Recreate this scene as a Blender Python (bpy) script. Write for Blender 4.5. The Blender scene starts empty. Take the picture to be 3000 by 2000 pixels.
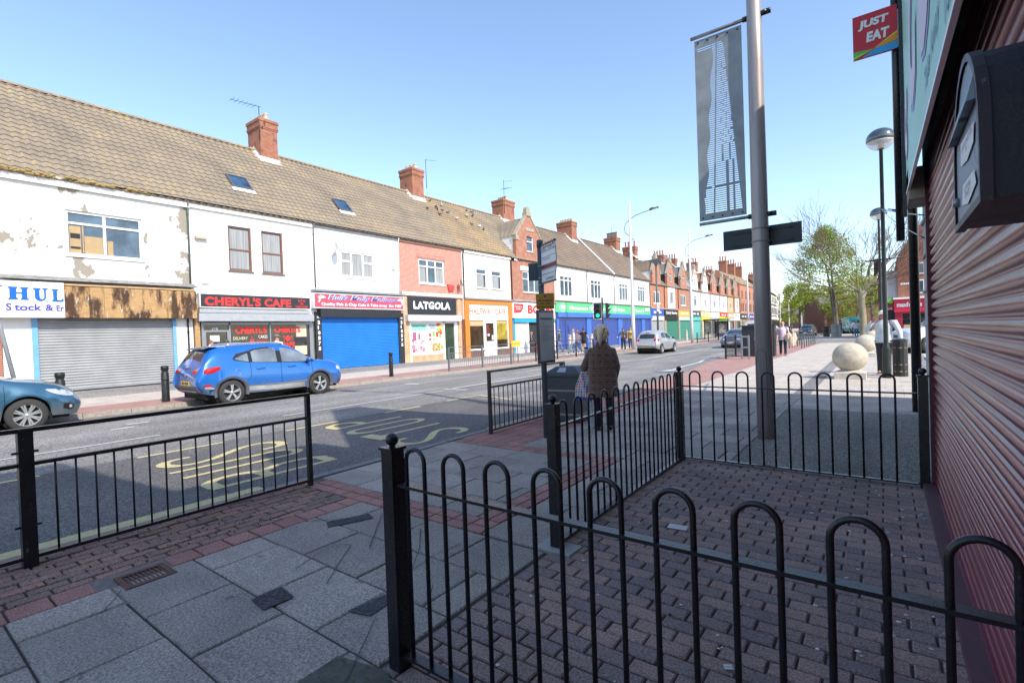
import bpy, math, random
from mathutils import Vector, Matrix
from mathutils.bvhtree import BVHTree
random.seed(11)
rad = math.radians
scene = bpy.context.scene
COL = scene.collection

# ------------------------------------------------------------------ camera, sky, sun, exposure
YAW, PITCH, ROLL = 0.6418734817, -0.0128286766, -0.036
fw = Vector((-math.sin(YAW)*math.cos(PITCH), math.cos(YAW)*math.cos(PITCH), math.sin(PITCH)))
ri = fw.cross(Vector((0, 0, 1))).normalized(); up = ri.cross(fw)
r_ = ri*math.cos(ROLL)+up*math.sin(ROLL); u_ = -ri*math.sin(ROLL)+up*math.cos(ROLL)
cd = bpy.data.cameras.new('camera'); cam = bpy.data.objects.new('camera', cd); COL.objects.link(cam)
cam.matrix_world = Matrix(((r_.x, u_.x, -fw.x, 0), (r_.y, u_.y, -fw.y, 0), (r_.z, u_.z, -fw.z, 1.5), (0, 0, 0, 1)))
cd.lens = 17.52; cd.sensor_width = 36; cd.clip_start = .05; cd.clip_end = 3000
scene.camera = cam
SUN = Vector((1, -.28, .95)).normalized()
world = bpy.data.worlds.new('World'); scene.world = world; world.use_nodes = True
wn = world.node_tree; bg = wn.nodes['Background']
sky = wn.nodes.new('ShaderNodeTexSky'); sky.sky_type = 'NISHITA'; sky.sun_disc = False
sky.sun_elevation = math.asin(SUN.z); sky.sun_rotation = math.atan2(SUN.x, SUN.y)
sky.altitude = 10; sky.air_density = 1.0; sky.dust_density = .7; sky.ozone_density = 1.5
wn.links.new(sky.outputs[0], bg.inputs[0]); bg.inputs[1].default_value = .15
sd = bpy.data.lights.new('sun', 'SUN'); sd.energy = 2.6; sd.angle = rad(.53); sd.color = (1, .93, .83)
so = bpy.data.objects.new('sun', sd); COL.objects.link(so)
so.rotation_euler = (-SUN).to_track_quat('-Z', 'Y').to_euler(); so.location = (20, -5, 30)
scene.view_settings.view_transform = 'Standard'; scene.view_settings.look = 'None'
scene.view_settings.exposure = 1.1; scene.view_settings.gamma = 1

# ------------------------------------------------------------------ node materials
def new_mat(name):
    m = bpy.data.materials.new(name); m.use_nodes = True
    return m, m.node_tree, m.node_tree.nodes['Principled BSDF']
def N(nt, t, **kw):
    n = nt.nodes.new(t)
    for k, v in kw.items():
        if isinstance(k, str) and k.startswith('i_'): n.inputs[k[2:].replace('_', ' ')].default_value = v
        else: setattr(n, k, v)
    return n
def ramp(nt, fac, stops, interp='LINEAR'):
    r = N(nt, 'ShaderNodeValToRGB'); cr = r.color_ramp; cr.interpolation = interp
    while len(cr.elements) < len(stops): cr.elements.new(.5)
    for e, (p, c) in zip(cr.elements, stops):
        e.position = p; e.color = (*c, 1) if len(c) == 3 else c
    nt.links.new(fac, r.inputs[0]); return r.outputs[0]
def objco(nt, scale=(1, 1, 1)):
    tc = N(nt, 'ShaderNodeTexCoord'); mp = N(nt, 'ShaderNodeMapping'); mp.inputs['Scale'].default_value = scale
    nt.links.new(tc.outputs['Object'], mp.inputs[0]); return mp.outputs[0]
def noise(nt, vec, scale, detail=4, rough=.6):
    n = N(nt, 'ShaderNodeTexNoise'); n.inputs['Scale'].default_value = scale; n.inputs['Detail'].default_value = detail
    n.inputs['Roughness'].default_value = rough; nt.links.new(vec, n.inputs['Vector']); return n.outputs[0]
def mixc(nt, fac, a, b, blend='MIX'):
    m = N(nt, 'ShaderNodeMix', data_type='RGBA', blend_type=blend)
    for v, s in ((fac, m.inputs[0]), (a, m.inputs[6]), (b, m.inputs[7])):
        if hasattr(v, 'links') or hasattr(v, 'node'): nt.links.new(v, s)
        elif isinstance(v, (int, float)): s.default_value = v
        else: s.default_value = (*v, 1)
    return m.outputs[2]
def bump(nt, b, h, strength=.4, dist=.01):
    n = N(nt, 'ShaderNodeBump'); n.inputs['Strength'].default_value = strength; n.inputs['Distance'].default_value = dist
    nt.links.new(h, n.inputs['Height']); nt.links.new(n.outputs[0], b.inputs['Normal'])
MATS = {}
def plain(name, c, rough=.6, metal=0, var=.18, scale=6, bmp=0, coat=0, dirt=None, stretch=(1, 1, 1), spec=None):
    """paint, metal, plastic...: base colour varied by noise, optional dirt colour"""
    if name in MATS: return MATS[name]
    m, nt, b = new_mat(name); v = objco(nt, stretch)
    n1 = noise(nt, v, scale, 5)
    lo = tuple(x*(1-var) for x in c); hi = tuple(min(1, x*(1+var*.6)) for x in c)
    colr = ramp(nt, n1, [(.3, lo), (.7, hi)])
    if dirt:
        n2 = noise(nt, v, scale*1.7+3, 8, .7)
        colr = mixc(nt, ramp(nt, n2, [(dirt[1], (0, 0, 0)), (dirt[1]+.05, (1, 1, 1))]), colr, dirt[0])
    nt.links.new(colr, b.inputs['Base Color']); b.inputs['Metallic'].default_value = metal
    nt.links.new(ramp(nt, n1, [(.2, (rough*.8,)*3), (.8, (min(1, rough*1.2),)*3)]), b.inputs['Roughness'])
    if spec is not None: b.inputs['Specular IOR Level'].default_value = spec
    if coat: b.inputs['Coat Weight'].default_value = coat; b.inputs['Coat Roughness'].default_value = .04
    if bmp: bump(nt, b, noise(nt, v, scale*12, 6, .7), bmp, .004)
    MATS[name] = m; return m
def brick(name, c1, c2, mortar, bw=.225, bh=.075, ms=.01, plane='wall', off=.5, weather=None, rough=.85, dist=.006, squash=1, msm=.1, loc=(0, 0, 0), nvar=.35):
    if name in MATS: return MATS[name]
    m, nt, b = new_mat(name); tc = N(nt, 'ShaderNodeTexCoord'); sp = N(nt, 'ShaderNodeSeparateXYZ'); cb = N(nt, 'ShaderNodeCombineXYZ')
    mpp = N(nt, 'ShaderNodeMapping'); mpp.inputs['Location'].default_value = loc
    nt.links.new(tc.outputs['Object'], mpp.inputs[0]); nt.links.new(mpp.outputs[0], sp.inputs[0])
    if plane == 'wall':
        a = N(nt, 'ShaderNodeMath', operation='ADD'); nt.links.new(sp.outputs[0], a.inputs[0]); nt.links.new(sp.outputs[1], a.inputs[1])
        nt.links.new(a.outputs[0], cb.inputs[0]); nt.links.new(sp.outputs[2], cb.inputs[1])
    elif plane == 'floorx': nt.links.new(sp.outputs[0], cb.inputs[0]); nt.links.new(sp.outputs[1], cb.inputs[1])
    else: nt.links.new(sp.outputs[1], cb.inputs[0]); nt.links.new(sp.outputs[0], cb.inputs[1])
    t = N(nt, 'ShaderNodeTexBrick'); t.offset = off; nt.links.new(cb.outputs[0], t.inputs['Vector'])
    t.inputs['Scale'].default_value = 1; t.inputs['Brick Width'].default_value = bw; t.inputs['Row Height'].default_value = bh
    t.inputs['Mortar Size'].default_value = ms; t.inputs['Mortar Smooth'].default_value = msm; t.inputs['Bias'].default_value = 0
    for k, c in (('Color1', c1), ('Color2', c2), ('Mortar', mortar)): t.inputs[k].default_value = (*c, 1)
    n1 = noise(nt, tc.outputs['Object'], 2.3, 6, .65); n2 = noise(nt, tc.outputs['Object'], 40, 4)
    c = mixc(nt, 1, t.outputs['Color'], ramp(nt, n1, [(.25, (1-nvar,)*3), (.7, (1.12,)*3)]), 'MULTIPLY')
    c = mixc(nt, 1, c, ramp(nt, n2, [(.3, (.85,)*3), (.7, (1.1,)*3)]), 'MULTIPLY')
    if weather: c = mixc(nt, ramp(nt, noise(nt, tc.outputs['Object'], weather[2], 7, .7), [(weather[1], (0, 0, 0)), (weather[1]+.06, (1, 1, 1))]), c, weather[0])
    nt.links.new(c, b.inputs['Base Color']); b.inputs['Roughness'].default_value = rough
    inv = N(nt, 'ShaderNodeMath', operation='SUBTRACT'); inv.inputs[0].default_value = 1; nt.links.new(t.outputs['Fac'], inv.inputs[1])
    ad = N(nt, 'ShaderNodeMath', operation='MULTIPLY_ADD'); nt.links.new(n2, ad.inputs[0]); ad.inputs[1].default_value = .25; nt.links.new(inv.outputs[0], ad.inputs[2])
    bump(nt, b, ad.outputs[0], .7, dist); MATS[name] = m; return m
def peeling(name, paint, under, thr=.6, scale=.9, under2=None, stain=.25):
    if name in MATS: return MATS[name]
    m, nt, b = new_mat(name); tc = N(nt, 'ShaderNodeTexCoord'); o = tc.outputs['Object']
    v = objco(nt, (1, 1, .8)); n1 = noise(nt, v, scale, 12, .62)
    st = objco(nt, (3, 3, .25)); ns = noise(nt, st, 2, 5, .6)
    pc = mixc(nt, ramp(nt, ns, [(.5, (0, 0, 0)), (.8, (stain,)*3)]), paint, tuple(x*.62 for x in paint))
    # faint courses showing through the render
    bt = N(nt, 'ShaderNodeTexBrick'); sp = N(nt, 'ShaderNodeSeparateXYZ'); cb = N(nt, 'ShaderNodeCombineXYZ')
    nt.links.new(o, sp.inputs[0]); nt.links.new(sp.outputs[1], cb.inputs[0]); nt.links.new(sp.outputs[2], cb.inputs[1]); nt.links.new(cb.outputs[0], bt.inputs[0])
    bt.inputs['Scale'].default_value = 1; bt.inputs['Brick Width'].default_value = .9; bt.inputs['Row Height'].default_value = .3; bt.inputs['Mortar Size'].default_value = .008
    for k, c in (('Color1', (1, 1, 1)), ('Color2', (.95, .95, .95)), ('Mortar', (.72, .7, .66))): bt.inputs[k].default_value = (*c, 1)
    pc = mixc(nt, 1, pc, bt.outputs['Color'], 'MULTIPLY')
    uc = mixc(nt, noise(nt, o, 9, 5), under, under2 or tuple(x*.7 for x in under))
    msk = ramp(nt, n1, [(thr, (0, 0, 0)), (thr+.008, (1, 1, 1))])
    nt.links.new(mixc(nt, msk, pc, uc), b.inputs['Base Color']); b.inputs['Roughness'].default_value = .75
    inv = N(nt, 'ShaderNodeMath', operation='SUBTRACT'); inv.inputs[0].default_value = 1; nt.links.new(msk, inv.inputs[1])
    bump(nt, b, inv.outputs[0], .6, .006); MATS[name] = m; return m
def slabmat(name, c1, c2, speck=60, rough=.85):
    """concrete units: colour differs per loose piece (mesh island)"""
    if name in MATS: return MATS[name]
    m, nt, b = new_mat(name); ge = N(nt, 'ShaderNodeNewGeometry'); tc = N(nt, 'ShaderNodeTexCoord'); o = tc.outputs['Object']
    c = ramp(nt, ge.outputs['Random Per Island'], [(0, c1), (1, c2)])
    c = mixc(nt, 1, c, ramp(nt, noise(nt, o, 1.6, 6, .7), [(.3, (.72,)*3), (.7, (1.12,)*3)]), 'MULTIPLY')
    c = mixc(nt, 1, c, ramp(nt, noise(nt, o, speck, 3, .8), [(.38, (.55,)*3), (.5, (1,)*3), (.64, (1.5,)*3)]), 'MULTIPLY')
    sp = ramp(nt, noise(nt, o, 5.5, 3, .5), [(.71, (0, 0, 0)), (.725, (.55,)*3)])
    c = mixc(nt, sp, c, (.06, .055, .05))
    c = mixc(nt, ramp(nt, noise(nt, o, 17, 2, .5), [(.76, (0, 0, 0)), (.77, (.6,)*3)]), c, (.5, .48, .45))
    c = mixc(nt, 1, c, ramp(nt, noise(nt, o, .45, 4, .6), [(.35, (.8, .79, .78)), (.65, (1.1, 1.1, 1.1))]), 'MULTIPLY')
    nt.links.new(c, b.inputs['Base Color']); b.inputs['Roughness'].default_value = rough
    bump(nt, b, noise(nt, o, speck*1.5, 4, .8), .5, .003); MATS[name] = m; return m
def asphalt(name, c, speck=90, patch=.3, rough=.9):
    if name in MATS: return MATS[name]
    m, nt, b = new_mat(name); o = N(nt, 'ShaderNodeTexCoord').outputs['Object']
    vo = N(nt, 'ShaderNodeTexVoronoi'); vo.inputs['Scale'].default_value = speck; nt.links.new(o, vo.inputs['Vector'])
    s = ramp(nt, vo.outputs['Color'], [(.2, tuple(x*.45 for x in c)), (.55, c), (.95, tuple(x*2.1 for x in c))])
    lg = noise(nt, objco(nt, (1, .12, 1)), 1.1, 5, .6)
    cc = mixc(nt, 1, s, ramp(nt, lg, [(.3, (1-patch,)*3), (.7, (1+patch*.6,)*3)]), 'MULTIPLY')
    cc = mixc(nt, 1, cc, ramp(nt, noise(nt, o, .35, 4), [(.4, (.84,)*3), (.6, (1.1,)*3)]), 'MULTIPLY')
    cc = mixc(nt, ramp(nt, noise(nt, o, 1.7, 7, .7), [(.66, (0, 0, 0)), (.7, (.4,)*3)]), cc, tuple(x*.4 for x in c))
    ve = N(nt, 'ShaderNodeTexVoronoi', feature='DISTANCE_TO_EDGE'); ve.inputs['Scale'].default_value = .8; nt.links.new(o, ve.inputs['Vector'])
    cm = N(nt, 'ShaderNodeMath', operation='MULTIPLY'); nt.links.new(ramp(nt, ve.outputs['Distance'], [(0, (1, 1, 1)), (.006, (0, 0, 0))]), cm.inputs[0]); nt.links.new(ramp(nt, noise(nt, o, .5, 3), [(.5, (0, 0, 0)), (.6, (.5,)*3)]), cm.inputs[1])
    cc = mixc(nt, cm.outputs[0], cc, tuple(x*.35 for x in c))
    nt.links.new(cc, b.inputs['Base Color']); b.inputs['Roughness'].default_value = rough
    bump(nt, b, vo.outputs['Distance'], .6, .006); MATS[name] = m; return m
def emis(name, c, s):
    if name in MATS: return MATS[name]
    m, nt, b = new_mat(name); b.inputs['Base Color'].default_value = (*c, 1); b.inputs['Emission Color'].default_value = (*c, 1)
    b.inputs['Emission Strength'].default_value = s; MATS[name] = m; return m
def glass(name, c=(.06, .08, .1), rough=.04, alpha=1.0):
    if name in MATS: return MATS[name]
    m, nt, b = new_mat(name); o = N(nt, 'ShaderNodeTexCoord').outputs['Object']
    nt.links.new(ramp(nt, noise(nt, o, 1.3, 3), [(.35, tuple(x*.6 for x in c)), (.65, tuple(x*1.3 for x in c))]), b.inputs['Base Color'])
    b.inputs['Roughness'].default_value = rough; b.inputs['Specular IOR Level'].default_value = .6; b.inputs['Alpha'].default_value = alpha
    MATS[name] = m; return m

# ------------------------------------------------------------------ mesh builder
SPLIT = {'pilaster', 'stall_wall', 'shelf', 'cardboard_box', 'notice', 'stallriser', 'door_frame', 'dormer_cheek', 'blind', 'leg', 'rung', 'bolt', 'rivet', 'fish_emblem', 'curtain', 'strap', 'clamp', 'band', 'channel', 'bus_wheel', 'poster_jar', 'poster_board', 'paper_label', 'bar', 'illegible_lettering', 'pane', 'corner_post', 'plate_marks', 'clamp_bolt', 'banner_arm', 'roof_parapet', 'ring', 'timber_fascia', 'bus_windows', 'poster_band'}
class MB:
    def __init__(s): s.v = []; s.f = []; s.mi = []; s.sm = []; s.m = 0; s.smooth = False
    def face(s, idx): s.f.append(tuple(idx)); s.mi.append(s.m); s.sm.append(s.smooth)
    def add(s, vs, fs):
        b = len(s.v); s.v.extend([tuple(v) for v in vs])
        for f in fs: s.face([b+i for i in f])
        return s
    def quad(s, *p): return s.add(p, [tuple(range(len(p)))])
    def box(s, x0, x1, y0, y1, z0, z1):
        if x0 > x1: x0, x1 = x1, x0
        if y0 > y1: y0, y1 = y1, y0
        return s.add([(x0, y0, z0), (x1, y0, z0), (x1, y1, z0), (x0, y1, z0), (x0, y0, z1), (x1, y0, z1), (x1, y1, z1), (x0, y1, z1)],
                     [(0, 3, 2, 1), (4, 5, 6, 7), (0, 1, 5, 4), (1, 2, 6, 5), (2, 3, 7, 6), (3, 0, 4, 7)])
    def xbox(s, M, sx, sy, sz):
        c = [(a*sx/2, b*sy/2, d*sz/2) for d in (-1, 1) for a, b in ((-1, -1), (1, -1), (1, 1), (-1, 1))]
        return s.add([M @ Vector(q) for q in c], [(0, 3, 2, 1), (4, 5, 6, 7), (0, 1, 5, 4), (1, 2, 6, 5), (2, 3, 7, 6), (3, 0, 4, 7)])
    def slab(s, x0, x1, y0, y1, z0, z1, ch=.006, tilt=0):
        t = [random.uniform(-tilt, tilt) for _ in range(2)]
        cx, cy = (x0+x1)/2, (y0+y1)/2
        def z(x, y, zz): return zz+t[0]*(x-cx)+t[1]*(y-cy)
        v = [(x0, y0, z0), (x1, y0, z0), (x1, y1, z0), (x0, y1, z0)]
        v += [(x, y, z(x, y, z1-ch)) for x, y in ((x0, y0), (x1, y0), (x1, y1), (x0, y1))]
        v += [(x, y, z(x, y, z1)) for x, y in ((x0+ch, y0+ch), (x1-ch, y0+ch), (x1-ch, y1-ch), (x0+ch, y1-ch))]
        return s.add(v, [(0, 1, 5, 4), (1, 2, 6, 5), (2, 3, 7, 6), (3, 0, 4, 7), (4, 5, 9, 8), (5, 6, 10, 9), (6, 7, 11, 10), (7, 4, 8, 11), (8, 9, 10, 11)])
    def bar(s, p, q, w, h, up=(0, 0, 1)):
        p, q = Vector(p), Vector(q); d = (q-p); L = d.length; d.normalize(); u = Vector(up)
        x = d.cross(u)
        if x.length < 1e-4: x = d.cross(Vector((1, 0, 0)))
        x.normalize(); u = x.cross(d)
        M = Matrix((x, d, u)).transposed().to_4x4(); M.translation = (p+q)/2
        return s.xbox(M, w, L, h)
    def tube(s, pts, r, n=8, cap=True):
        pts = [Vector(p) for p in pts]; k = len(pts); rs = r if isinstance(r, (list, tuple)) else [r]*k
        sm = s.smooth; s.smooth = True; b = len(s.v); ref = None
        for i, p in enumerate(pts):
            d = (pts[min(i+1, k-1)]-pts[max(i-1, 0)]).normalized()
            if ref is None: ref = d.orthogonal().normalized()
            x = (ref-d*ref.dot(d)); x = x.normalized() if x.length > 1e-5 else d.orthogonal().normalized(); ref = x; y = d.cross(x)
            for j in range(n):
                a = 2*math.pi*j/n; s.v.append(tuple(p+(x*math.cos(a)+y*math.sin(a))*rs[i]))
        for i in range(k-1):
            for j in range(n): s.face((b+i*n+j, b+i*n+(j+1) % n, b+(i+1)*n+(j+1) % n, b+(i+1)*n+j))
        s.smooth = False
        if cap: s.face([b+j for j in range(n)][::-1]); s.face([b+(k-1)*n+j for j in range(n)])
        s.smooth = sm; return s
    def lathe(s, prof, c=(0, 0, 0), n=20, axis='z', smooth=True, cap=True):
        sm = s.smooth; s.smooth = smooth; b = len(s.v)
        for r, h in prof:
            for j in range(n):
                a = 2*math.pi*j/n; x, y = r*math.cos(a), r*math.sin(a)
                p = (x, y, h) if axis == 'z' else ((h, x, y) if axis == 'x' else (x, h, y))
                s.v.append((c[0]+p[0], c[1]+p[1], c[2]+p[2]))
        for i in range(len(prof)-1):
            for j in range(n): s.face((b+i*n+j, b+i*n+(j+1) % n, b+(i+1)*n+(j+1) % n, b+(i+1)*n+j))
        s.smooth = False
        if cap and prof[0][0] > 1e-4: s.face([b+j for j in range(n)][::-1])
        if cap and prof[-1][0] > 1e-4: s.face([b+(len(prof)-1)*n+j for j in range(n)])
        s.smooth = sm; return s
    def ball(s, c, r, n=16, sc=(1, 1, 1)):
        pr = [(math.sin(math.pi*i/n)+1e-5, -math.cos(math.pi*i/n)) for i in range(n+1)]
        b = len(s.v); s.lathe([(a*r, h*r) for a, h in pr], (0, 0, 0), n+4)
        for i in range(b, len(s.v)):
            v = s.v[i]; s.v[i] = (c[0]+v[0]*sc[0], c[1]+v[1]*sc[1], c[2]+v[2]*sc[2])
        return s
    def prism(s, poly, axis, a, b):
        """poly: 2D points; axis x: (y,z)  y: (x,z)  z: (x,y)"""
        def P(p, h): return (h, p[0], p[1]) if axis == 'x' else ((p[0], h, p[1]) if axis == 'y' else (p[0], p[1], h))
        n = len(poly); v = [P(p, a) for p in poly]+[P(p, b) for p in poly]
        return s.add(v, [tuple(range(n))[::-1], tuple(range(n, 2*n))]+[(i, (i+1) % n, n+(i+1) % n, n+i) for i in range(n)])
    def grid(s, rows, smooth=True):
        sm = s.smooth; s.smooth = smooth; b = len(s.v); n = len(rows[0])
        for r in rows: s.v.extend([tuple(p) for p in r])
        for i in range(len(rows)-1):
            for j in range(n-1): s.face((b+i*n+j, b+i*n+j+1, b+(i+1)*n+j+1, b+(i+1)*n+j))
        s.smooth = sm; return s
    def build(s, name, mats, parent=None, local=False, kind=None):
        if name in SPLIT and parent is not None:
            par = list(range(len(s.v)))
            def fd(i):
                while par[i] != i: par[i] = par[par[i]]; i = par[i]
                return i
            for f in s.f:
                for j in f[1:]: par[fd(j)] = fd(f[0])
            groups = {}
            for k, f in enumerate(s.f): groups.setdefault(fd(f[0]), []).append(k)
            if len(groups) > 1:
                for fl_ in groups.values():
                    q = MB(); mp = {}
                    for k in fl_:
                        for j in s.f[k]:
                            if j not in mp: mp[j] = len(q.v); q.v.append(s.v[j])
                        q.f.append(tuple(mp[j] for j in s.f[k])); q.mi.append(s.mi[k]); q.sm.append(s.sm[k])
                    o = q._build(name, mats, parent, local, kind)
                return o
        return s._build(name, mats, parent, local, kind)
    def _build(s, name, mats, parent=None, local=False, kind=None):
        me = bpy.data.meshes.new(name)
        off = Vector((0, 0, 0)); p = parent
        while p is not None and not local: off += p.location; p = p.parent
        me.from_pydata([tuple(Vector(v)-off) for v in s.v] if off.length > 0 else s.v, [], s.f)
        for m in (mats if isinstance(mats, (list, tuple)) else [mats]): me.materials.append(m)
        me.polygons.foreach_set('material_index', s.mi); me.polygons.foreach_set('use_smooth', s.sm); me.update()
        o = bpy.data.objects.new(name, me); COL.objects.link(o)
        if parent: o.parent = parent
        if kind: o['kind'] = kind
        return o
def thing(name, label, cat, loc=(0, 0, 0), rz=0, group=None):
    o = bpy.data.objects.new(name, None); COL.objects.link(o); o.location = loc; o.rotation_euler = (0, 0, rz)
    o.empty_display_size = .2; o['label'] = label; o['category'] = cat
    if group: o['group'] = group
    return o
def tag(o, label, cat, group=None):
    o['label'] = label; o['category'] = cat
    if group: o['group'] = group
    return o
def copy_tree(o, parent=None):
    c = o.copy(); COL.objects.link(c)
    if parent: c.parent = parent; c.matrix_parent_inverse = o.matrix_parent_inverse
    for ch in list(o.children): copy_tree(ch, c)
    return c
def text_mesh(s, bold=0, shear=0, spacing=1.0, res=3, ext=0):
    cu = bpy.data.curves.new('t', 'FONT'); cu.body = s; cu.size = 1; cu.offset = bold; cu.shear = shear; cu.space_character = spacing
    cu.resolution_u = res; cu.align_x = 'CENTER'; cu.extrude = ext; cu.space_line = .95
    ob = bpy.data.objects.new('t', cu); COL.objects.link(ob); bpy.context.view_layer.update()
    me = bpy.data.meshes.new_from_object(ob.evaluated_get(bpy.context.evaluated_depsgraph_get()))
    vs = [v.co.copy() for v in me.vertices]; fs = [tuple(p.vertices) for p in me.polygons]
    bpy.data.objects.remove(ob); bpy.data.curves.remove(cu); bpy.data.meshes.remove(me)
    return vs, fs
def text(s, mat, parent, o, xd, yd, w, h, bold=0, shear=0, spacing=1.0, depth=.006, name='lettering', warp=None, local=False):
    """fit text into a w x h rectangle whose lower left corner is o"""
    vs, fs = text_mesh(s, bold, shear, spacing)
    x0 = min(v.x for v in vs); x1 = max(v.x for v in vs); y0 = min(v.y for v in vs); y1 = max(v.y for v in vs)
    o, xd, yd = Vector(o), Vector(xd), Vector(yd); nn = xd.cross(yd).normalized()
    mb = MB(); pts = []
    for v in vs:
        a = (v.x-x0)/(x1-x0)*w; b_ = (v.y-y0)/(y1-y0)*h
        if warp: a, b_ = warp(a, b_)
        pts.append(o+xd*a+yd*b_+nn*depth)
    mb.add(pts, fs); return mb.build(name, mat, parent, local)
# ------------------------------------------------------------------ palette
M_BLACK = plain('black_gloss_paint', (.014, .013, .016), .27, 0, .3, 14, .25, dirt=((.08, .06, .05), .645))
M_RAILP = plain('chipped_black_rail_paint', (.014, .014, .016), .36, 0, .3, 11, .25, dirt=((.15, .14, .13), .62))
M_GREYRAIL = plain('grey_rail_paint', (.16, .17, .18), .45, .3, .2, 9)
M_GALV = plain('weathered_galvanised_steel', (.34, .33, .33), .42, .6, .25, 5, .1, stretch=(1, 1, .2), dirt=((.2, .15, .12), .66))
M_POLE = plain('brushed_steel_pole', (.42, .37, .355), .4, .3, .3, 4, .08, stretch=(2, 2, .15), dirt=((.2, .12, .09), .66))
M_LAMPW = plain('pale_grey_mast_paint', (.62, .62, .6), .45, .1, .08, 2)
M_WHITE = plain('white_upvc', (.8, .8, .79), .35, 0, .05, 3)
M_WPAINT = plain('white_painted_render', (.78, .77, .74), .8, 0, .08, 1.2, .15, dirt=((.42, .4, .36), .74), stretch=(1, 1, .4))
M_WPEEL = peeling('peeling_white_paint', (.76, .745, .71), (.34, .3, .24), .575, .8)
M_WPEEL2 = peeling('dirty_white_paint_on_brick', (.76, .75, .72), (.5, .3, .22), .66, 1.5)
M_WBLOCK = peeling('white_painted_blockwork', (.79, .78, .75), (.5, .46, .4), .7, 1.1, stain=.15)
M_GLASS = glass('window_glass', (.07, .1, .13))
M_GLASSF = glass('shopfront_glass', (.03, .035, .035), .03)
M_CARGLASS = glass('car_glass', (.035, .045, .05), .02)
M_BRICK = brick('orange_red_brick', (.46, .14, .065), (.36, .1, .05), (.4, .33, .27), weather=((.16, .08, .055), .66, 1.4))
M_BRICKR = brick('bright_red_brick', (.52, .165, .1), (.46, .13, .08), (.6, .48, .42), nvar=.15)
M_BRICKO = brick('orange_brick_far', (.5, .18, .09), (.42, .13, .07), (.42, .3, .22), nvar=.2)
M_BRICKD = brick('dark_weathered_brick', (.2, .085, .055), (.14, .06, .045), (.16, .13, .11))
M_CHIM = brick('chimney_brick', (.44, .15, .075), (.34, .105, .055), (.28, .2, .15), weather=((.1, .05, .035), .58, 2.2))
M_STONE = plain('weathered_stone_trim', (.36, .32, .25), .9, 0, .3, 5, .3, dirt=((.13, .11, .08), .6))
M_FLASH = plain('white_lead_flashing', (.7, .7, .7), .55, 0, .15, 7, dirt=((.3, .3, .3), .62))
M_TAR = asphalt('old_asphalt', (.225, .212, .2), 70, .35)
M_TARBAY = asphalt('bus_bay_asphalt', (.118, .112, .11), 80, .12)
M_TARP = asphalt('tarmac_patch', (.05, .05, .055), 90, .3)
M_TARY = asphalt('mossy_tarmac', (.22, .195, .16), 80, .5)
M_SLAB = slabmat('concrete_slabs', (.31, .262, .225), (.43, .36, .305), 75)
M_REDB = slabmat('red_block_pavers', (.36, .165, .135), (.46, .22, .18), 90)
M_MIXB = slabmat('dirty_block_pavers', (.23, .155, .125), (.38, .205, .155), 70)
M_BROWNB = slabmat('brown_block_pavers', (.22, .175, .165), (.39, .25, .205), 90)
M_JOINT = plain('jointing_sand', (.095, .082, .07), .95, 0, .4, 30)
M_KERB = plain('granite_kerb', (.33, .29, .24), .85, 0, .35, 14, .5, dirt=((.17, .14, .11), .6))
M_KERBN = plain('grey_concrete_kerb', (.2, .195, .19), .85, 0, .25, 14, .4)
M_FARSLAB = brick('sunlit_pavement_slabs', (.47, .41, .355), (.53, .465, .4), (.34, .295, .25), .6, .45, .008, 'floorx', weather=((.28, .25, .22), .63, .5), nvar=.2, dist=.004)
M_FARRED = brick('sunlit_red_paving', (.42, .235, .2), (.36, .19, .16), (.33, .22, .19), .2, .1, .006, 'floory', nvar=.25, dist=.003)
M_FARTAR = asphalt('pavement_tarmac', (.25, .235, .22), 60, .2)
M_YELP = plain('worn_yellow_road_paint', (.56, .47, .24), .8, 0, .25, 25, .3, dirt=((.2, .17, .1), .62))
M_WHP = plain('worn_white_road_paint', (.6, .6, .58), .8, 0, .2, 25, .3, dirt=((.22, .22, .22), .6))
M_GRASS = plain('dry_moss', (.34, .24, .09), .95, 0, .4, 40, .6)

# ------------------------------------------------------------------ ground, road, pavements
def struct(mb, name, m): return mb.build(name, m, kind='structure')
mb = MB(); mb.box(-400, 400, -60, 1200, -.3, -.16); struct(mb, 'ground', plain('rough_ground', (.2, .19, .17), .95, 0, .2, .3))
KN = [(-5.2, -10), (-5.2, 9), (-5.35, 13), (-5.72, 17.8), (-6.4, 23), (-6.6, 60), (-7.5, 90), (-9, 120), (-14, 180), (-24, 260)]
KF = [(-15.15, -10), (-15.15, 9), (-15.15, 13), (-15.15, 17.8), (-15.15, 23), (-15.2, 60), (-15.6, 90), (-17.5, 120), (-23, 180), (-34, 260)]
mb = MB(); mb.grid([[(a[0]+.02, a[1], -.1) for a in KN], [(b[0]-.02, b[1], -.1) for b in KF]], False); struct(mb, 'road', M_TAR)
def zroad(x, y): return -.1+.07*min(1, max(0, (x+8)/2.4))*min(1, max(0, (15-y)/4))
mb = MB(); ys_ = [-10+i for i in range(20)]+[9.6]
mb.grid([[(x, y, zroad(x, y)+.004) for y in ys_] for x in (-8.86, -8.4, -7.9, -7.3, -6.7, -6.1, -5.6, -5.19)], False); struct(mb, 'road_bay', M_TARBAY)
mb = MB(); mb.grid([[(x, y, zroad(x, y)+.002) for y in (9.6, 10.5, 11.2, 12, 13, 14, 15)] for x in (-8.0, -7.3, -6.7, -6.1, -5.6, -5.18)], False); struct(mb, 'road_apron', M_TAR)
def onroad(mb):
    for i, (x, y, q) in enumerate(mb.v):
        if -8.9 < x and y < 15:
            e = q+.1; X_, Y_ = x, y
            for _ in range(6): k_ = (1.5-zroad(X_, Y_))/1.6; X_, Y_ = x*k_, y*k_
            mb.v[i] = (X_, Y_, zroad(X_, Y_)+e)
    return mb
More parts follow.
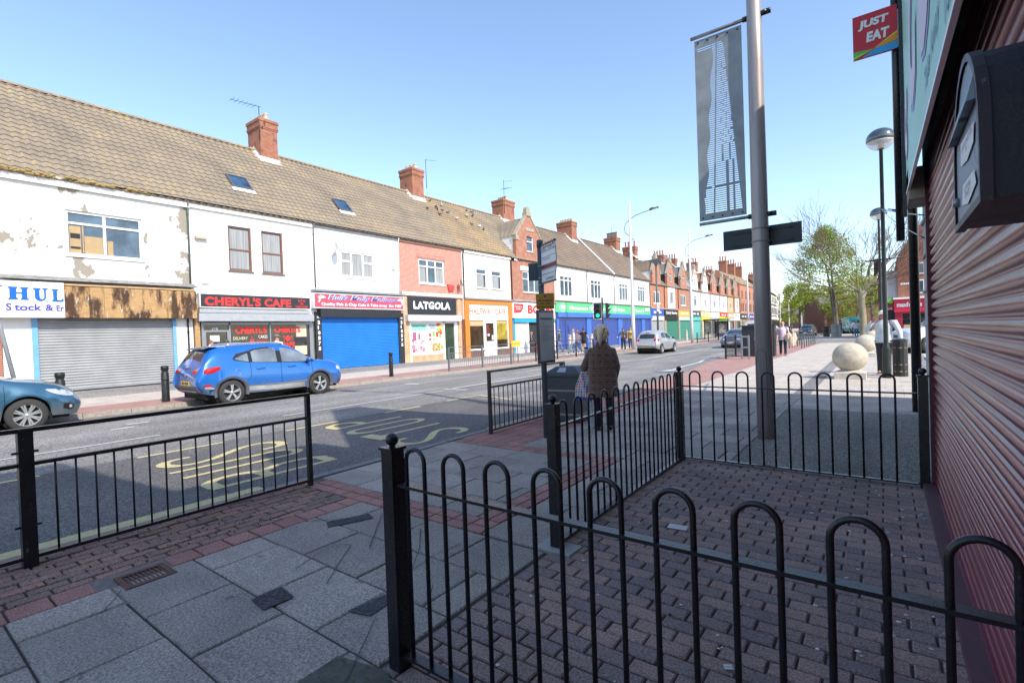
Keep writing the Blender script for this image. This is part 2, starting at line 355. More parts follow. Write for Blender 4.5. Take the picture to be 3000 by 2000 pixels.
mb = MB(); mb.quad((-6.6, 46, .006), (60, 46, .006), (60, 55, .006), (-6.6, 55, .006)); struct(mb, 'side_road', M_TAR)
# kerbs: stones of about 0.9 m
def kerb(path, w, z0, z1, name, m, right=True):
    mb = MB(); s = 1 if right else -1
    for (x0, y0), (x1, y1) in zip(path, path[1:]):
        L = y1-y0; n = max(1, int(L/(.91 if y0 < 30 else 6)))
        for i in range(n):
            a = y0+L*i/n+.006; b = y0+L*(i+1)/n-.006; xa = x0+(x1-x0)*i/n; xb = x0+(x1-x0)*(i+1)/n; dz = random.uniform(-.004, .004)
            mb.add([(xa, a, z0), (xa+s*w, a, z0), (xb+s*w, b, z0), (xb, b, z0), (xa+s*.012, a, z1+dz), (xa+s*w, a, z1+dz), (xb+s*w, b, z1+dz), (xb+s*.012, b, z1+dz)],
                   [(4, 5, 6, 7), (0, 1, 5, 4), (1, 2, 6, 5), (2, 3, 7, 6), (3, 0, 4, 7)])
    struct(mb, name, m)
kerb(KN[:7], .13, -.15, .0, 'kerb_near', M_KERBN); kerb(KF[:8], .17, -.15, .012, 'kerb_far', M_KERB, False)
# base under the loose paving units, then the units themselves
mb = MB(); mb.box(-5.21, 12, -6, 12.4, -.15, -.016); struct(mb, 'paving_bed', M_JOINT)
def lay(name, m, regions, w, h, gap, ch, run=True, jit=.0, along='x', skip=None, tilt=.004, hz=.0015):
    mb = MB()
    for (x0, x1, y0, y1) in regions:
        if along == 'x': A0, A1, B0, B1 = x0, x1, y0, y1
        else: A0, A1, B0, B1 = y0, y1, x0, x1
        nb = max(1, round((B1-B0)/h)); hh = (B1-B0)/nb
        for j in range(nb):
            a = A0-(w*.5 if (j % 2 and run) else 0)-(random.uniform(0, w) if run == 'rand' else 0)
            while a < A1-.02:
                p, q = max(a, A0), min(a+w, A1)
                if q-p > .03:
                    g = gap/2+random.uniform(0, jit); b0, b1 = B0+j*hh+g, B0+(j+1)*hh-g
                    X = (p+g, q-g, b0, b1) if along == 'x' else (b0, b1, p+g, q-g)
                    if not (skip and skip((X[0]+X[1])/2, (X[2]+X[3])/2)): mb.slab(*X, -.05, random.uniform(-hz, hz), ch, tilt)
                a += w
    return struct(mb, name, m)
GR = (-4.08, -3.8, 1.0, 1.28)
nogr = lambda x, y: GR[0]-.03 < x < GR[1]+.03 and GR[2]-.03 < y < GR[3]+.03
mb = MB(); mb.box(-4.19, -3.62, .86, 1.42, -.04, -.006); struct(mb, 'grate_surround_paving', plain('surround_concrete', (.2, .17, .15), .9, 0, .3, 20, .3))
lay('pavement_slabs', M_SLAB, [(-3.94, -1.9, -1.88, 2.84), (-1.9, 1.5, -1.88, 1.1), (-5.02, -2.76, 3.11, 5.2), (-2.5, -1.9, 2.86, 5.9), (-4.0, -1.42, 5.92, 12.4), (-4.0, -2.5, 5.46, 5.91)], .61, .45, .01, .007, True, .0015, tilt=.008, hz=.003, skip=nogr)
lay('kerb_side_blocks', M_REDB, [(-5.06, -5.03, 2.9, 5.45), (-5.06, -4.0, 5.46, 12.4)], .2, .105, .008, .005, False, .001, 'x')
lay('red_block_courses', M_REDB, [(-4.9, -2.5, 2.85, 2.975), (-4.9, -2.5, 2.98, 3.105), (-5.02, -2.5, 5.21, 5.33), (-5.02, -2.5, 5.335, 5.455)], .2, .13, .009, .005, True, .001, 'x')
lay('red_block_border', M_REDB, [(-2.755, -2.63, 3.11, 5.2), (-2.625, -2.505, 3.11, 5.2), ], .21, .125, .009, .005, True, .001, 'y', skip=nogr)
lay('square_block_course', M_REDB, [(-4.155, -3.945, -1.5, 2.85)], .2, .21, .011, .006, False, .003, 'y', skip=nogr)
lay('dirty_block_strip', M_MIXB, [(-5.06, -4.16, -2, 2.85), (-5.06, -4.9, 2.85, 3.0)], .21, .105, .01, .006, True, .003, 'y', tilt=.03, hz=.004, skip=nogr)
lay('forecourt_paving', M_BROWNB, [(-1.88, .33, 1.1, 5.86)], .205, .103, .009, .006, True, .0015, 'x', tilt=.02, hz=.002)
mb = MB(); mb.quad((-1.41, 5.92, .001), (.42, 5.92, .001), (.42, 10.2, .001), (-1.41, 10.2, .001)); mb.quad((.42, 7.0, .001), (9, 7, .001), (9, 10.2, .001), (.42, 10.2, .001)); struct(mb, 'tarmac_path', M_TARY)
mb = MB(); mb.quad((-1.41, 10.2, .001), (9, 10.2, .001), (9, 12.4, .001), (-1.41, 12.4, .001)); struct(mb, 'path_far_slabs', M_SLAB)
# repaired patches, sunlit pavement beyond
mb = MB()
for q in [[(-3.01, 1.38), (-2.83, 1.36), (-2.82, 1.54), (-3.01, 1.56)], [(-3.75, 2.35), (-3.62, 2.28), (-3.48, 2.62), (-3.6, 2.66)], [(-2.42, 1.62), (-2.27, 1.66), (-2.3, 1.93), (-2.36, 1.96)]]:
    mb.quad(*[(x, y, .0065) for x, y in q])
struct(mb, 'tarmac_patches', M_TARP)
mb = MB()
for pts in [[(-3.83, .98), (-3.73, .92), (-3.62, .84)], [(-3.16, 2.17), (-3.0, 1.97), (-2.8, 1.74)], [(-2.24, 1.68), (-2.1, 1.5), (-1.93, 1.27)], [(-3.16, 1.74), (-3.24, 1.95), (-3.27, 2.1), (-3.18, 2.18)], [(-3.92, 2.25), (-3.72, 2.44), (-3.59, 2.54), (-3.49, 2.51)], [(-3.49, 2.72), (-3.26, 2.48), (-3.01, 2.22)], [(-2.95, 2.66), (-2.7, 2.42), (-2.49, 2.16)], [(-2.49, 2.62), (-2.52, 2.38), (-2.48, 2.16)], [(-2.22, 2.08), (-2.12, 1.96), (-2.11, 1.89)]]:
    L_ = []; R2 = []
    for j, (x, y) in enumerate(pts):
        a_, b_ = pts[max(j-1, 0)], pts[min(j+1, len(pts)-1)]; d = Vector((b_[0]-a_[0], b_[1]-a_[1])).normalized(); w = random.uniform(.002, .0045); L_.append((x-d.y*w, y+d.x*w, .0085)); R2.append((x+d.y*w, y-d.x*w, .0085))
    mb.grid([L_, R2], False)
struct(mb, 'pavement_cracks', M_JOINT)
mb = MB(); mb.quad((-2.1, 1.05, .004), (-1.55, 1.0, .004), (-1.5, 1.3, .004), (-1.85, 1.42, .004), (-2.12, 1.36, .004)); struct(mb, 'concrete_patch', plain('mossy_concrete', (.1, .1, .08), .9, 0, .5, 12, .6, dirt=((.05, .07, .03), .55)))
mb = MB(); mb.quad((-4.0, 12.4, .0), (60, 12.4, .0), (60, 46, .0), (-4.0, 46, .0)); mb.quad((-6.5, 55, 0), (60, 55, 0), (60, 150, 0), (-6.5, 150, 0)); struct(mb, 'pavement_near_sunlit', M_FARSLAB)
NK = lambda y: next(a[0]+(b[0]-a[0])*(y-a[1])/(b[1]-a[1]) for a, b in zip(KN, KN[1:]) if a[1] <= y <= b[1])+.13
mb = MB(); ys = [12.4, 13, 15, 17.8, 20, 23, 30, 46]; mb.grid([[(-4.0, y, .0) for y in ys], [(NK(y), y, .0) for y in ys]], False); struct(mb, 'red_paving_near', M_FARRED)
mb = MB(); mb.quad((-1.62, 12.4, .004), (-1.3, 12.4, .004), (-1.5, 46, .004), (-1.9, 46, .004)); mb.quad((.95, 12.4, .004), (1.3, 12.4, .004), (1.3, 46, .004), (.95, 46, .004)); struct(mb, 'dark_paving_band', asphalt('dark_paving_band', (.2, .19, .185), 50, .2))
mb = MB(); mb.quad((-23.6, -10, .03), (-19.9, -10, .015), (-19.9, 150, .015), (-23.6, 150, .03)); struct(mb, 'tarmac_pavement_far', M_FARTAR)
mb = MB(); mb.quad((-19.9, -10, .014), (-16.9, -10, .012), (-16.9, 150, .012), (-19.9, 150, .014)); struct(mb, 'slab_pavement_far', M_FARSLAB)
mb = MB(); mb.quad((-16.9, -10, .011), (-15.3, -10, .009), (-15.3, 150, .009), (-16.9, 150, .011)); struct(mb, 'red_pavement_far', M_FARRED)
mb = MB(); mb.quad((-60, 150, .02), (-18, 150, .02), (-30, 300, .02), (-90, 300, .02)); struct(mb, 'pavement_distant', M_FARSLAB)
# road markings
mb = MB(); z = -.0915
def line(mb, x0, x1, y0, y1, zz=z):
    n = max(1, int((y1-y0)/.5)); pl = [y0+(y1-y0)*i/n for i in range(n+1)]
    mb.grid([[(x0+random.uniform(-.004, .004), y, zz) for y in pl], [(x1+random.uniform(-.004, .004), y, zz) for y in pl]], False)
for y0, y1 in [(-1.6, -.4), (.1, 1.45), (2.5, 3.7), (4.75, 5.85), (7, 8.05)]: line(mb, -8.82, -8.72, y0, y1)
mb.quad((-8.9, 9.0, z), (-8.8, 9.0, z), (-8.78, 10.15, z), (-7.5, 9.82, z), (-7.48, 9.92, z), (-8.85, 10.3, z))
line(mb, -5.67, -5.45, -3, 2.72); line(mb, -5.56, -5.42, 6.6, 9.6)
mb.grid([[(-5.49, 9.6, z), (-5.62, 13, z), (-6.0, 17.8, z)], [(-5.39, 9.6, z), (-5.52, 13, z), (-5.9, 17.8, z)]], False)
struct(onroad(mb), 'road_yellow_lines', M_YELP)
mb = MB(); line(mb, -10.7, -10.63, -4, 3.4); line(mb, -10.66, -10.59, 5.7, 10.7)
for a, b, c, d in [((-10.95, 11.0), (-10.1, 11.1), (-10.1, 11.22), (-10.95, 11.12))]: mb.quad(*[(x, y, z) for x, y in (a, b, c, d)])
mb.grid([[(-10.9, 11.3, z), (-10.95, 16, z), (-11.1, 20.5, z), (-11.25, 24, z), (-10.68, 26, z), (-10.95, 31, z), (-11.1, 46, z)], [(-10.78, 11.3, z), (-10.83, 16, z), (-10.98, 20.5, z), (-11.13, 24, z), (-10.55, 26, z), (-10.83, 31, z), (-10.98, 46, z)]], False)
mb.grid([[(-14.25, 20, z), (-14.35, 25.3, z), (-14.3, 30, z)], [(-14.15, 20, z), (-14.25, 25.3, z), (-14.2, 30, z)]], False)
mb.grid([[(-6.75, 19.5, z), (-6.95, 21.2, z), (-7.05, 24, z), (-7.4, 26, z), (-7.1, 29, z), (-7.15, 34, z)], [(-6.6, 19.5, z), (-6.82, 21.2, z), (-6.92, 24, z), (-7.25, 26, z), (-6.98, 29, z), (-7.02, 34, z)]], False)
for q in [[(-7.1, 18.2), (-6.6, 18.4), (-6.6, 19.6), (-6.75, 19.5)], [(-12.4, 3.1), (-12.28, 3.1), (-12.28, 3.5), (-12.4, 3.5)], [(-12.9, 3.5), (-12.78, 3.5), (-12.78, 3.9), (-12.9, 3.9)], [(-13.7, 11.8), (-13.1, 11.9), (-13.1, 12.1), (-13.7, 12.0)]]: mb.quad(*[(x, y, z) for x, y in q])
for i in range(30): line(mb, -10.98-.02*max(0, i-20), -10.88-.02*max(0, i-20), 48+6*i, 51+6*i)
struct(mb, 'road_white_lines', M_WHP)
# BUS STOP lettering painted on the road (read by drivers heading towards -y)
SK = [0]
def stroke(mb, pts, w, zz=None):
    """a painted stroke of even width across the road; stretched letters: x widths given separately"""
    SK[0] += 1; zz = z+.0006*(SK[0] % 6)
    P = [Vector((p[0], p[1], 0)) for p in pts]; L = []; Rr = []
    for i, p in enumerate(P):
        d = (P[min(i+1, len(P)-1)]-P[max(i-1, 0)]); d = Vector((d.x*2.6, d.y, 0)).normalized(); n = Vector((-d.y, d.x*1.0, 0))
        L.append((p.x+n.x*w*.39, p.y+n.y*w*.72, zz)); Rr.append((p.x-n.x*w*.39, p.y-n.y*w*.72, zz))
    mb.grid([L, Rr], False)
def arc(cx, cy, rx, ry, a0, a1, n=12): return [(cx+rx*math.cos(rad(a0+(a1-a0)*i/n)), cy+ry*math.sin(rad(a0+(a1-a0)*i/n))) for i in range(n+1)]
W_ = .115
def letter(mb, ch, xl, xr, yt, yb):
    """xl = left edge as read (larger x), xr = right edge; yt = top of letter (smaller y)"""
    w = xl-xr; h = yb-yt; cx = (xl+xr)/2; q = h*.16
    if ch == 'S':
        N_ = [(1, .25), (.99, .13), (.85, .04), (.5, .0), (.15, .04), (.0, .13), (.0, .22), (.14, .34), (.5, .5), (.86, .66), (1, .78), (1, .87), (.85, .96), (.5, 1), (.15, .96), (.01, .87), (0, .75)]
        p = [(xl-.06-(w-.12)*a_, yt+.07+(h-.14)*b_) for a_, b_ in N_]
        p2 = []
        for i in range(len(p)-1):
            P4 = [(*p[max(i-1, 0)], 0), (*p[i], 0), (*p[i+1], 0), (*p[min(i+2, len(p)-1)], 0)]
            for k in range(4):
                t_ = k/4; p2.append(tuple(.5*((2*P4[1][j])+(P4[2][j]-P4[0][j])*t_+(2*P4[0][j]-5*P4[1][j]+4*P4[2][j]-P4[3][j])*t_*t_+(3*P4[1][j]-P4[0][j]-3*P4[2][j]+P4[3][j])*t_**3) for j in (0, 1)))
        p = p2+[p[-1]]
        stroke(mb, p, W_)
    if ch == 'U': stroke(mb, [(xl-.06, yt), (xl-.06, yb-q)]+[(cx+(w/2-.06)*math.cos(rad(a)), yb-q-.05+q*math.sin(rad(a))) for a in range(10, 171, 20)]+[(xr+.06, yb-q), (xr+.06, yt)], W_)
    if ch == 'O': stroke(mb, [(cx+(w/2-.06)*math.cos(rad(a)), (yt+yb)/2+(h*.28 if math.sin(rad(a)) > 0 else -h*.28)+h*.2*math.sin(rad(a))) for a in list(range(-5, 356, 15))], W_)
    if ch == 'T': stroke(mb, [(cx, yt+.1), (cx, yb)], W_); mb.quad((xl, yt, z+.003), (xl, yt+.26, z+.003), (xr, yt+.26, z+.003), (xr, yt, z+.003))
    if ch in 'PB':
        stroke(mb, [(xl-.06, yt+.05), (xl-.06, yb-.05)], W_)
        m_ = yt+h*.5
        stroke(mb, [(xl-.1, yt+.12), (cx, yt+.12)]+[(cx-(w/2-.06)*math.sin(rad(a)), (yt+m_)/2-(m_-yt-.24)/2*math.cos(rad(a))) for a in range(15, 171, 15)]+[(cx, m_-.12), (xl-.1, m_-.12)], W_)
        if ch == 'B': stroke(mb, [(xl-.1, m_-.12), (cx, m_-.12)]+[(cx-(w/2-.06)*math.sin(rad(a)), (yb+m_)/2-.06-(yb-m_)/2*math.cos(rad(a))*.96) for a in range(15, 171, 15)]+[(cx, yb-.12), (xl-.1, yb-.12)], W_)
mb = MB()
letter(mb, 'B', -5.95, -6.5, 2.33, 4.0); letter(mb, 'U', -6.78, -7.32, 2.4, 4.02); letter(mb, 'S', -7.5, -8.12, 2.45, 4.2)
letter(mb, 'S', -5.68, -6.25, 4.95, 6.45); letter(mb, 'T', -6.42, -6.98, 5.03, 6.6); letter(mb, 'O', -7.12, -7.66, 5.15, 6.78); letter(mb, 'P', -7.95, -8.5, 5.2, 6.85)
struct(onroad(mb), 'road_bus_stop_lettering', M_YELP)

# drain grate
t = thing('drain_grate', 'rusty rectangular drain grate set in the block paving behind the railing', 'drain grate', (-3.94, 1.14, 0), .0)
mb = MB()
for a in ((-4.07, -3.81, 1.0, 1.035), (-4.07, -3.81, 1.245, 1.28), (-4.07, -4.035, 1.035, 1.245), (-3.845, -3.81, 1.035, 1.245)): mb.box(a[0], a[1], a[2], a[3], -.03, .006)
mb.build('frame', plain('rusty_iron', (.14, .07, .05), .7, .3, .4, 20, .3), t)
mb = MB()
for i in range(9): y = 1.042+i*.0237; mb.box(-4.035, -3.845, y, y+.011, -.02, .002)
mb.build('bar', MATS['rusty_iron'], t)
mb = MB(); mb.box(-4.035, -3.845, 1.035, 1.245, -.13, -.12); mb.build('pit', plain('pit_black', (.004, .004, .004), 1), t)

# litter, droppings, leaves on the forecourt (each a thing one could pick up)
pm = plain('litter_paper', (.6, .58, .56), .8)
for i, (x, y, sx, sy, a, lab) in enumerate([(-1.28, 3.72, .14, .08, .1, 'flattened white carton on the brick forecourt by the side fence'), (-.58, 2.28, .035, .03, .5, 'small torn paper scrap lying mid forecourt'), (-.42, 1.86, .04, .03, 1.1, 'white paper scrap between the front fence bars'), (.1, 2.02, .05, .02, .3, 'curled paper strip near the burgundy shutter')]):
    mb = MB(); Mx = Matrix.Translation((x, y, .008)) @ Matrix.Rotation(a, 4, 'Z') @ Matrix.Rotation(.03, 4, 'X'); mb.xbox(Mx, sx, sy, .004); mb.xbox(Mx @ Matrix.Translation((0, sy*.2, .003)), sx*.9, sy*.4, .003)
    tag(mb.build('litter', pm), lab, 'litter', 'paper litter on the forecourt')
mb = MB(); random.seed(5)
for i in range(150):
    x, y = random.uniform(-1.8, .3), random.uniform(1.3, 5.7)
    if random.random() < .5: x = random.uniform(-.3, .3)
    r = random.uniform(.003, .011)
    mb.ball((x, y, .001), r, 4, (random.uniform(.8, 1.8), 1, .3))
tag(mb.build('bird_droppings', plain('dropping_white', (.6, .6, .57), .8)), 'white bird droppings and grit specks scattered over the forecourt bricks', 'droppings')['kind'] = 'stuff'
mb = MB()
for i in range(90):
    c = random.choice([(-4.35, 1.9, .35, .5), (-4.6, 1.0, .4, .9), (-.9, 3, 1, 2.4)]); x, y = random.gauss(c[0], c[2]*.5), random.gauss(c[1], c[3]*.5)
    if not (-5.1 < x < .3 and -.5 < y < 5.7): continue
    mb.ball((x, y, .004), random.uniform(.003, .009), 4, (1.3, 1, .6))
tag(mb.build('dirt_crumbs', plain('wet_leaf_litter', (.03, .024, .018), .9)), 'dark soil crumbs and leaf litter on the paving near the railing', 'debris')['kind'] = 'stuff'
random.seed(21)

# ------------------------------------------------------------------ bow-top fences round the forecourt
def hoop_mesh(p0, p1, h0, h1, r=.0085):
    """one inverted U bar from p0 to p1 (x,y), feet at h0, top at h1"""
    mb = MB(); p0, p1 = Vector((*p0, 0)), Vector((*p1, 0)); c = (p0+p1)/2; d = (p1-p0)/2; R_ = d.length
    pts = [p0+Vector((0, 0, h0)), p0+Vector((0, 0, h1-R_))]
    pts += [c-d*math.cos(math.pi*i/14)+Vector((0, 0, h1-R_+R_*math.sin(math.pi*i/14))) for i in range(1, 14)]
    pts += [p1+Vector((0, 0, h1-R_)), p1+Vector((0, 0, h0))]
    mb.tube(pts, r, 10); return mb
def post(mb, x, y, h, w=.055, ballr=.032):
    mb.box(x-w, x+w, y-w, y+w, 0, h); mb.box(x-w-.008, x+w+.008, y-w-.008, y+w+.008, h, h+.012)
def bow_fence(label, a, b, nh, posts, zb=.075, pitch=.228, start=.1, group='bow-top fences round the shop forecourt', r=.0095):
    a, b = Vector((*a, 0)), Vector((*b, 0)); d = (b-a).normalized()
    t = thing('bow_top_fence', label, 'fence', (a.x, a.y, 0), 0, group)
    mb = MB(); mb.bar(a+Vector((0, 0, .845)), b+Vector((0, 0, .845)), .042, .012); mb.build('top_rail', M_BLACK, t)
    mb = MB(); mb.bar(a+Vector((0, 0, zb)), b+Vector((0, 0, zb)), .05, .012); mb.build('bottom_rail', M_BLACK, t)
    first = None
    for i in range(nh):
        p = a+d*(start+i*pitch)
        if first is None: first = hoop_mesh((p.x, p.y), (p.x+d.x*.114, p.y+d.y*.114), zb, 1.015, r).build('hoop_bar', M_BLACK, t)
        else:
            c = first.copy(); COL.objects.link(c); c.parent = t; c.location = d*(i*pitch)
    for x, y in posts:
        mb = MB(); post(mb, x, y, 1.0, .036); po = mb.build('post', M_BLACK, t)
        mb = MB(); mb.lathe([(.014, 1.012), (.014, 1.022)], (x, y, 0), 12); mb.ball((x, y, 1.045), .03, 12); mb.build('ball_finial', M_BLACK, po)
    return t
bow_fence('near bow-top fence crossing the bottom right of the view, painted black', (-1.77, 1.48), (.34, 1.48), 9, [(-1.81, 1.48)], start=.052)
ft = bow_fence('bow-top fence at the left side of the forecourt, beside the elderly woman', (-1.87, 2.98), (-1.89, 5.72), 12, [(-1.87, 2.95)], zb=.04, start=.045, pitch=.226)
bow_fence('bow-top fence at the far end of the forecourt, in front of the tall steel pole', (-1.88, 5.75), (.22, 5.75), 8, [(-1.9, 5.72), (.265, 5.75)], zb=.03, start=.09, pitch=.249)
mb = MB(); mb.slab(-2.0, -1.72, 2.86, 3.04, -.02, .012, .004); struct(mb, 'post_footing_paving', plain('footing_concrete', (.34, .33, .3), .9, 0, .2, 20, .3))

# ------------------------------------------------------------------ pedestrian guard railings
def guard_rail(label, group, x, y0, y1, bars, posts, mat, top=.955, mid=.715, bot=.06, w=.025, pw=.03, lowbars=True, dbl=None, cat='railing', name='pedestrian_railing'):
    t = thing(name, label, cat, (x, y0, 0), 0, group)
    mb = MB(); mb.bar((x, y0, top), (x, y1, top), w*2, .03); mb.build('top_rail', mat, t)
    mb = MB(); mb.bar((x, y0, mid), (x, y1, mid), w*2, .026); mb.build('middle_rail', mat, t)
    mb = MB(); mb.bar((x, y0, bot), (x, y1, bot), w*2, .026); mb.build('bottom_rail', mat, t)
    f = None
    for y in bars:
        if f is None: mb = MB(); mb.tube([(x, y, bot), (x, y, mid)], .0078, 6); f = mb.build('bar', mat, t); fy = y
        elif mat is M_RAILP and 2.6 < y < 2.7: mb = MB(); mb.tube([(x, y, bot), (x+.01, y+.012, bot+.2), (x+.005, y+.02, bot+.33), (x, y-.004, mid-.15), (x, y, mid)], .0078, 6); mb._build('bar', mat, t)['label'] = 'bent bar'
        else: c = f.copy(); COL.objects.link(c); c.parent = t; c.location = (0, y-fy, 0)
    for y, ww in posts:
        mb = MB(); mb.box(x-ww, x+ww, y-ww, y+ww, -.02, top+.012); po = mb.build('post', mat, t)
        if ww > .035:
            mb = MB()
            for z_ in (.28, .8):
                for s in (-1, 1): mb.lathe([(.009, 0), (.009, .03)], (x, y+s*ww, z_), 6, 'y') if s > 0 else mb.lathe([(.009, -.03), (.009, 0)], (x, y-ww, z_), 6, 'y')
            mb.build('bolt', mat, po)
    return t
bl = [.89+i*.1155 for i in range(17)]
guard_rail('chipped black pedestrian railing at bottom left in front of the blue cars', 'black pedestrian railings by the bus stop kerb', -4.86, -1.2, 2.9, [-1.08+i*.1155 for i in range(15)]+bl, [(-1.2, .04), (.735, .04), (2.88, .022)], M_RAILP)
guard_rail('black pedestrian railing between the bus stop pole and the litter bin', 'black pedestrian railings by the bus stop kerb', -4.86, 5.86, 8.05, [5.99+i*.118 for i in range(17)], [(5.88, .022), (8.05, .04)], M_RAILP)
fr = [15.8, 18.07, 20.35, 22.6, 24.84, 27.06, 29.3, 31.5]
for i, (a, b) in enumerate(zip(fr, fr[1:])):
    guard_rail(['first grey railing panel across the road, starting outside the black fronted shop', 'second grey railing panel across the road, before the white cafe door', 'third grey railing panel across the road, by the orange cafe pillar', 'fourth railing panel across the road, with the yellow board, before the white and red shop', 'fifth railing panel across the road, left of the man in green', 'sixth railing panel across the road, in front of the couple in beige', 'last railing panel across the road, ending at the traffic light'][i],
               'grey railings along the far kerb', -15.3, a, b, [a+.12+k*.13 for k in range(int((b-a-.2)/.13)+1)], [(a, .03)]+([(b, .03)] if i == 6 else []), M_GREYRAIL if i < 3 else M_BLACK, 1.05, .8, .15)
guard_rail('short black railing beside the dark cabinet near the kerb', None, -6.05, 25.0, 28.6, [25.1+k*.12 for k in range(29)], [(25.0, .035), (27.0, .035), (28.6, .035)], M_BLACK, 1.1, 1.02, .12)
for i, (a, b) in enumerate([(52, 56), (56, 60), (60, 64), (64, 68), (68, 72)]):
    guard_rail(['far railing panel outside the black fronted sweet shop', 'far railing panel outside the green shutters', 'far railing panel before the turquoise shop', 'far railing panel in front of the bus shelter', 'far railing panel just past the bus shelter'][i], 'black railings along the distant kerb', -15.3, a, b, [a+.3+k*.3 for k in range(12)], [(a, .04), (b, .04)], M_BLACK, 1.05, .85, .15)
# ------------------------------------------------------------------ the terrace across the road
X0 = -23.5
def roofmat(name, base, lich, dens=.6):
    m, nt, b = new_mat(name); o = N(nt, 'ShaderNodeTexCoord').outputs['Object']
    n1 = noise(nt, o, .7, 5, .6); n2 = noise(nt, o, 7, 6, .75); n3 = noise(nt, o, 22, 4, .6)
    c = ramp(nt, n3, [(.3, tuple(x*.75 for x in base)), (.7, tuple(x*1.25 for x in base))])
    c = mixc(nt, 1, c, ramp(nt, n1, [(.3, (.8, .8, .8)), (.7, (1.15, 1.12, 1.05))]), 'MULTIPLY')
    ml = N(nt, 'ShaderNodeMath', operation='MULTIPLY'); nt.links.new(ramp(nt, n2, [(dens, (0, 0, 0)), (dens+.03, (1, 1, 1))]), ml.inputs[0])
    nt.links.new(ramp(nt, n1, [(.42, (.15,)*3), (.62, (.95,)*3)]), ml.inputs[1])
    c = mixc(nt, ml.outputs[0], c, lich)
    n4 = noise(nt, o, 13, 3, .5); c = mixc(nt, ramp(nt, n4, [(.72, (0, 0, 0)), (.74, (.8, .8, .8))]), c, (.5, .48, .43))
    nt.links.new(c, b.inputs['Base Color']); b.inputs['Roughness'].default_value = .9; bump(nt, b, n3, .5, .01); MATS[name] = m; return m
M_TILE = roofmat('lichened_concrete_tiles', (.235, .195, .15), (.42, .27, .08), .57)
M_TILE2 = roofmat('mossy_concrete_tiles', (.26, .2, .14), (.44, .28, .08), .53)
M_TILE3 = roofmat('brown_concrete_tiles', (.19, .145, .11), (.24, .19, .12), .7)
M_SLATE = roofmat('grey_slates', (.17, .165, .16), (.2, .19, .16), .7)
M_TERRA = roofmat('terracotta_tiles', (.33, .14, .09), (.3, .2, .12), .7)
def roof_mesh(mb, y0, y1, x0, z0, x1, z1, rows=17, wave=.3, amp=.024, step=.034, ystep=.05):
    """front slope of a tiled roof: stepped, wavy courses from eaves (x0,z0) to ridge (x1,z1)"""
    d = Vector((x1-x0, 0, z1-z0)); nrm = Vector((z1-z0, 0, x0-x1)).normalized()*(1 if x0 > x1 else -1)
    if nrm.z < 0: nrm = -nrm
    n = max(2, int((y1-y0)/ystep)); ys = [y0+(y1-y0)*i/n for i in range(n+1)]
    for r in range(rows):
        A = Vector((x0, 0, z0))+d*(r/rows); B = Vector((x0, 0, z0))+d*((r+1)/rows+.004)
        ph = (r % 2)*.0
        lo, l2, hi = [], [], []
        for y in ys:
            w = amp*math.sin(2*math.pi*(y+ph)/wave)+amp*.5*math.sin(4*math.pi*(y+ph)/wave)
            j = random.uniform(-.002, .002)
            p = A+nrm*(step+w+j); q = B+nrm*w; lo.append((p.x, y, p.z)); hi.append((q.x, y, q.z)); e = A+nrm*(w-.01); l2.append((e.x, y, e.z))
        mb.grid([l2, lo], False); mb.grid([lo, hi], True)
def wall_yz(mb, X, y0, y1, z0, z1, holes=(), rev=.12, back=True):
    ys = sorted({y0, y1, *[h[0] for h in holes], *[h[1] for h in holes]}); zs = sorted({z0, z1, *[h[2] for h in holes], *[h[3] for h in holes]})
    for a, b in zip(ys, ys[1:]):
        for c, d in zip(zs, zs[1:]):
            if any(h[0] <= (a+b)/2 <= h[1] and h[2] <= (c+d)/2 <= h[3] for h in holes): continue
            mb.quad((X, a, c), (X, b, c), (X, b, d), (X, a, d))
    for a, b, c, d in holes:
        mb.quad((X, a, c), (X, a, d), (X-rev, a, d), (X-rev, a, c)); mb.quad((X, b, c), (X-rev, b, c), (X-rev, b, d), (X, b, d))
        mb.quad((X, a, d), (X, b, d), (X-rev, b, d), (X-rev, a, d)); mb.quad((X, a, c), (X-rev, a, c), (X-rev, b, c), (X, b, c))
M_NET = plain('net_curtain', (.3, .31, .31), .9, 0, .3, 3, stretch=(1, 5, .3))
M_CURT = plain('grey_curtain', (.4, .45, .47), .9, 0, .35, 3, stretch=(1, 6, .2))
M_DARKIN = plain('dark_room', (.025, .027, .03), .9)
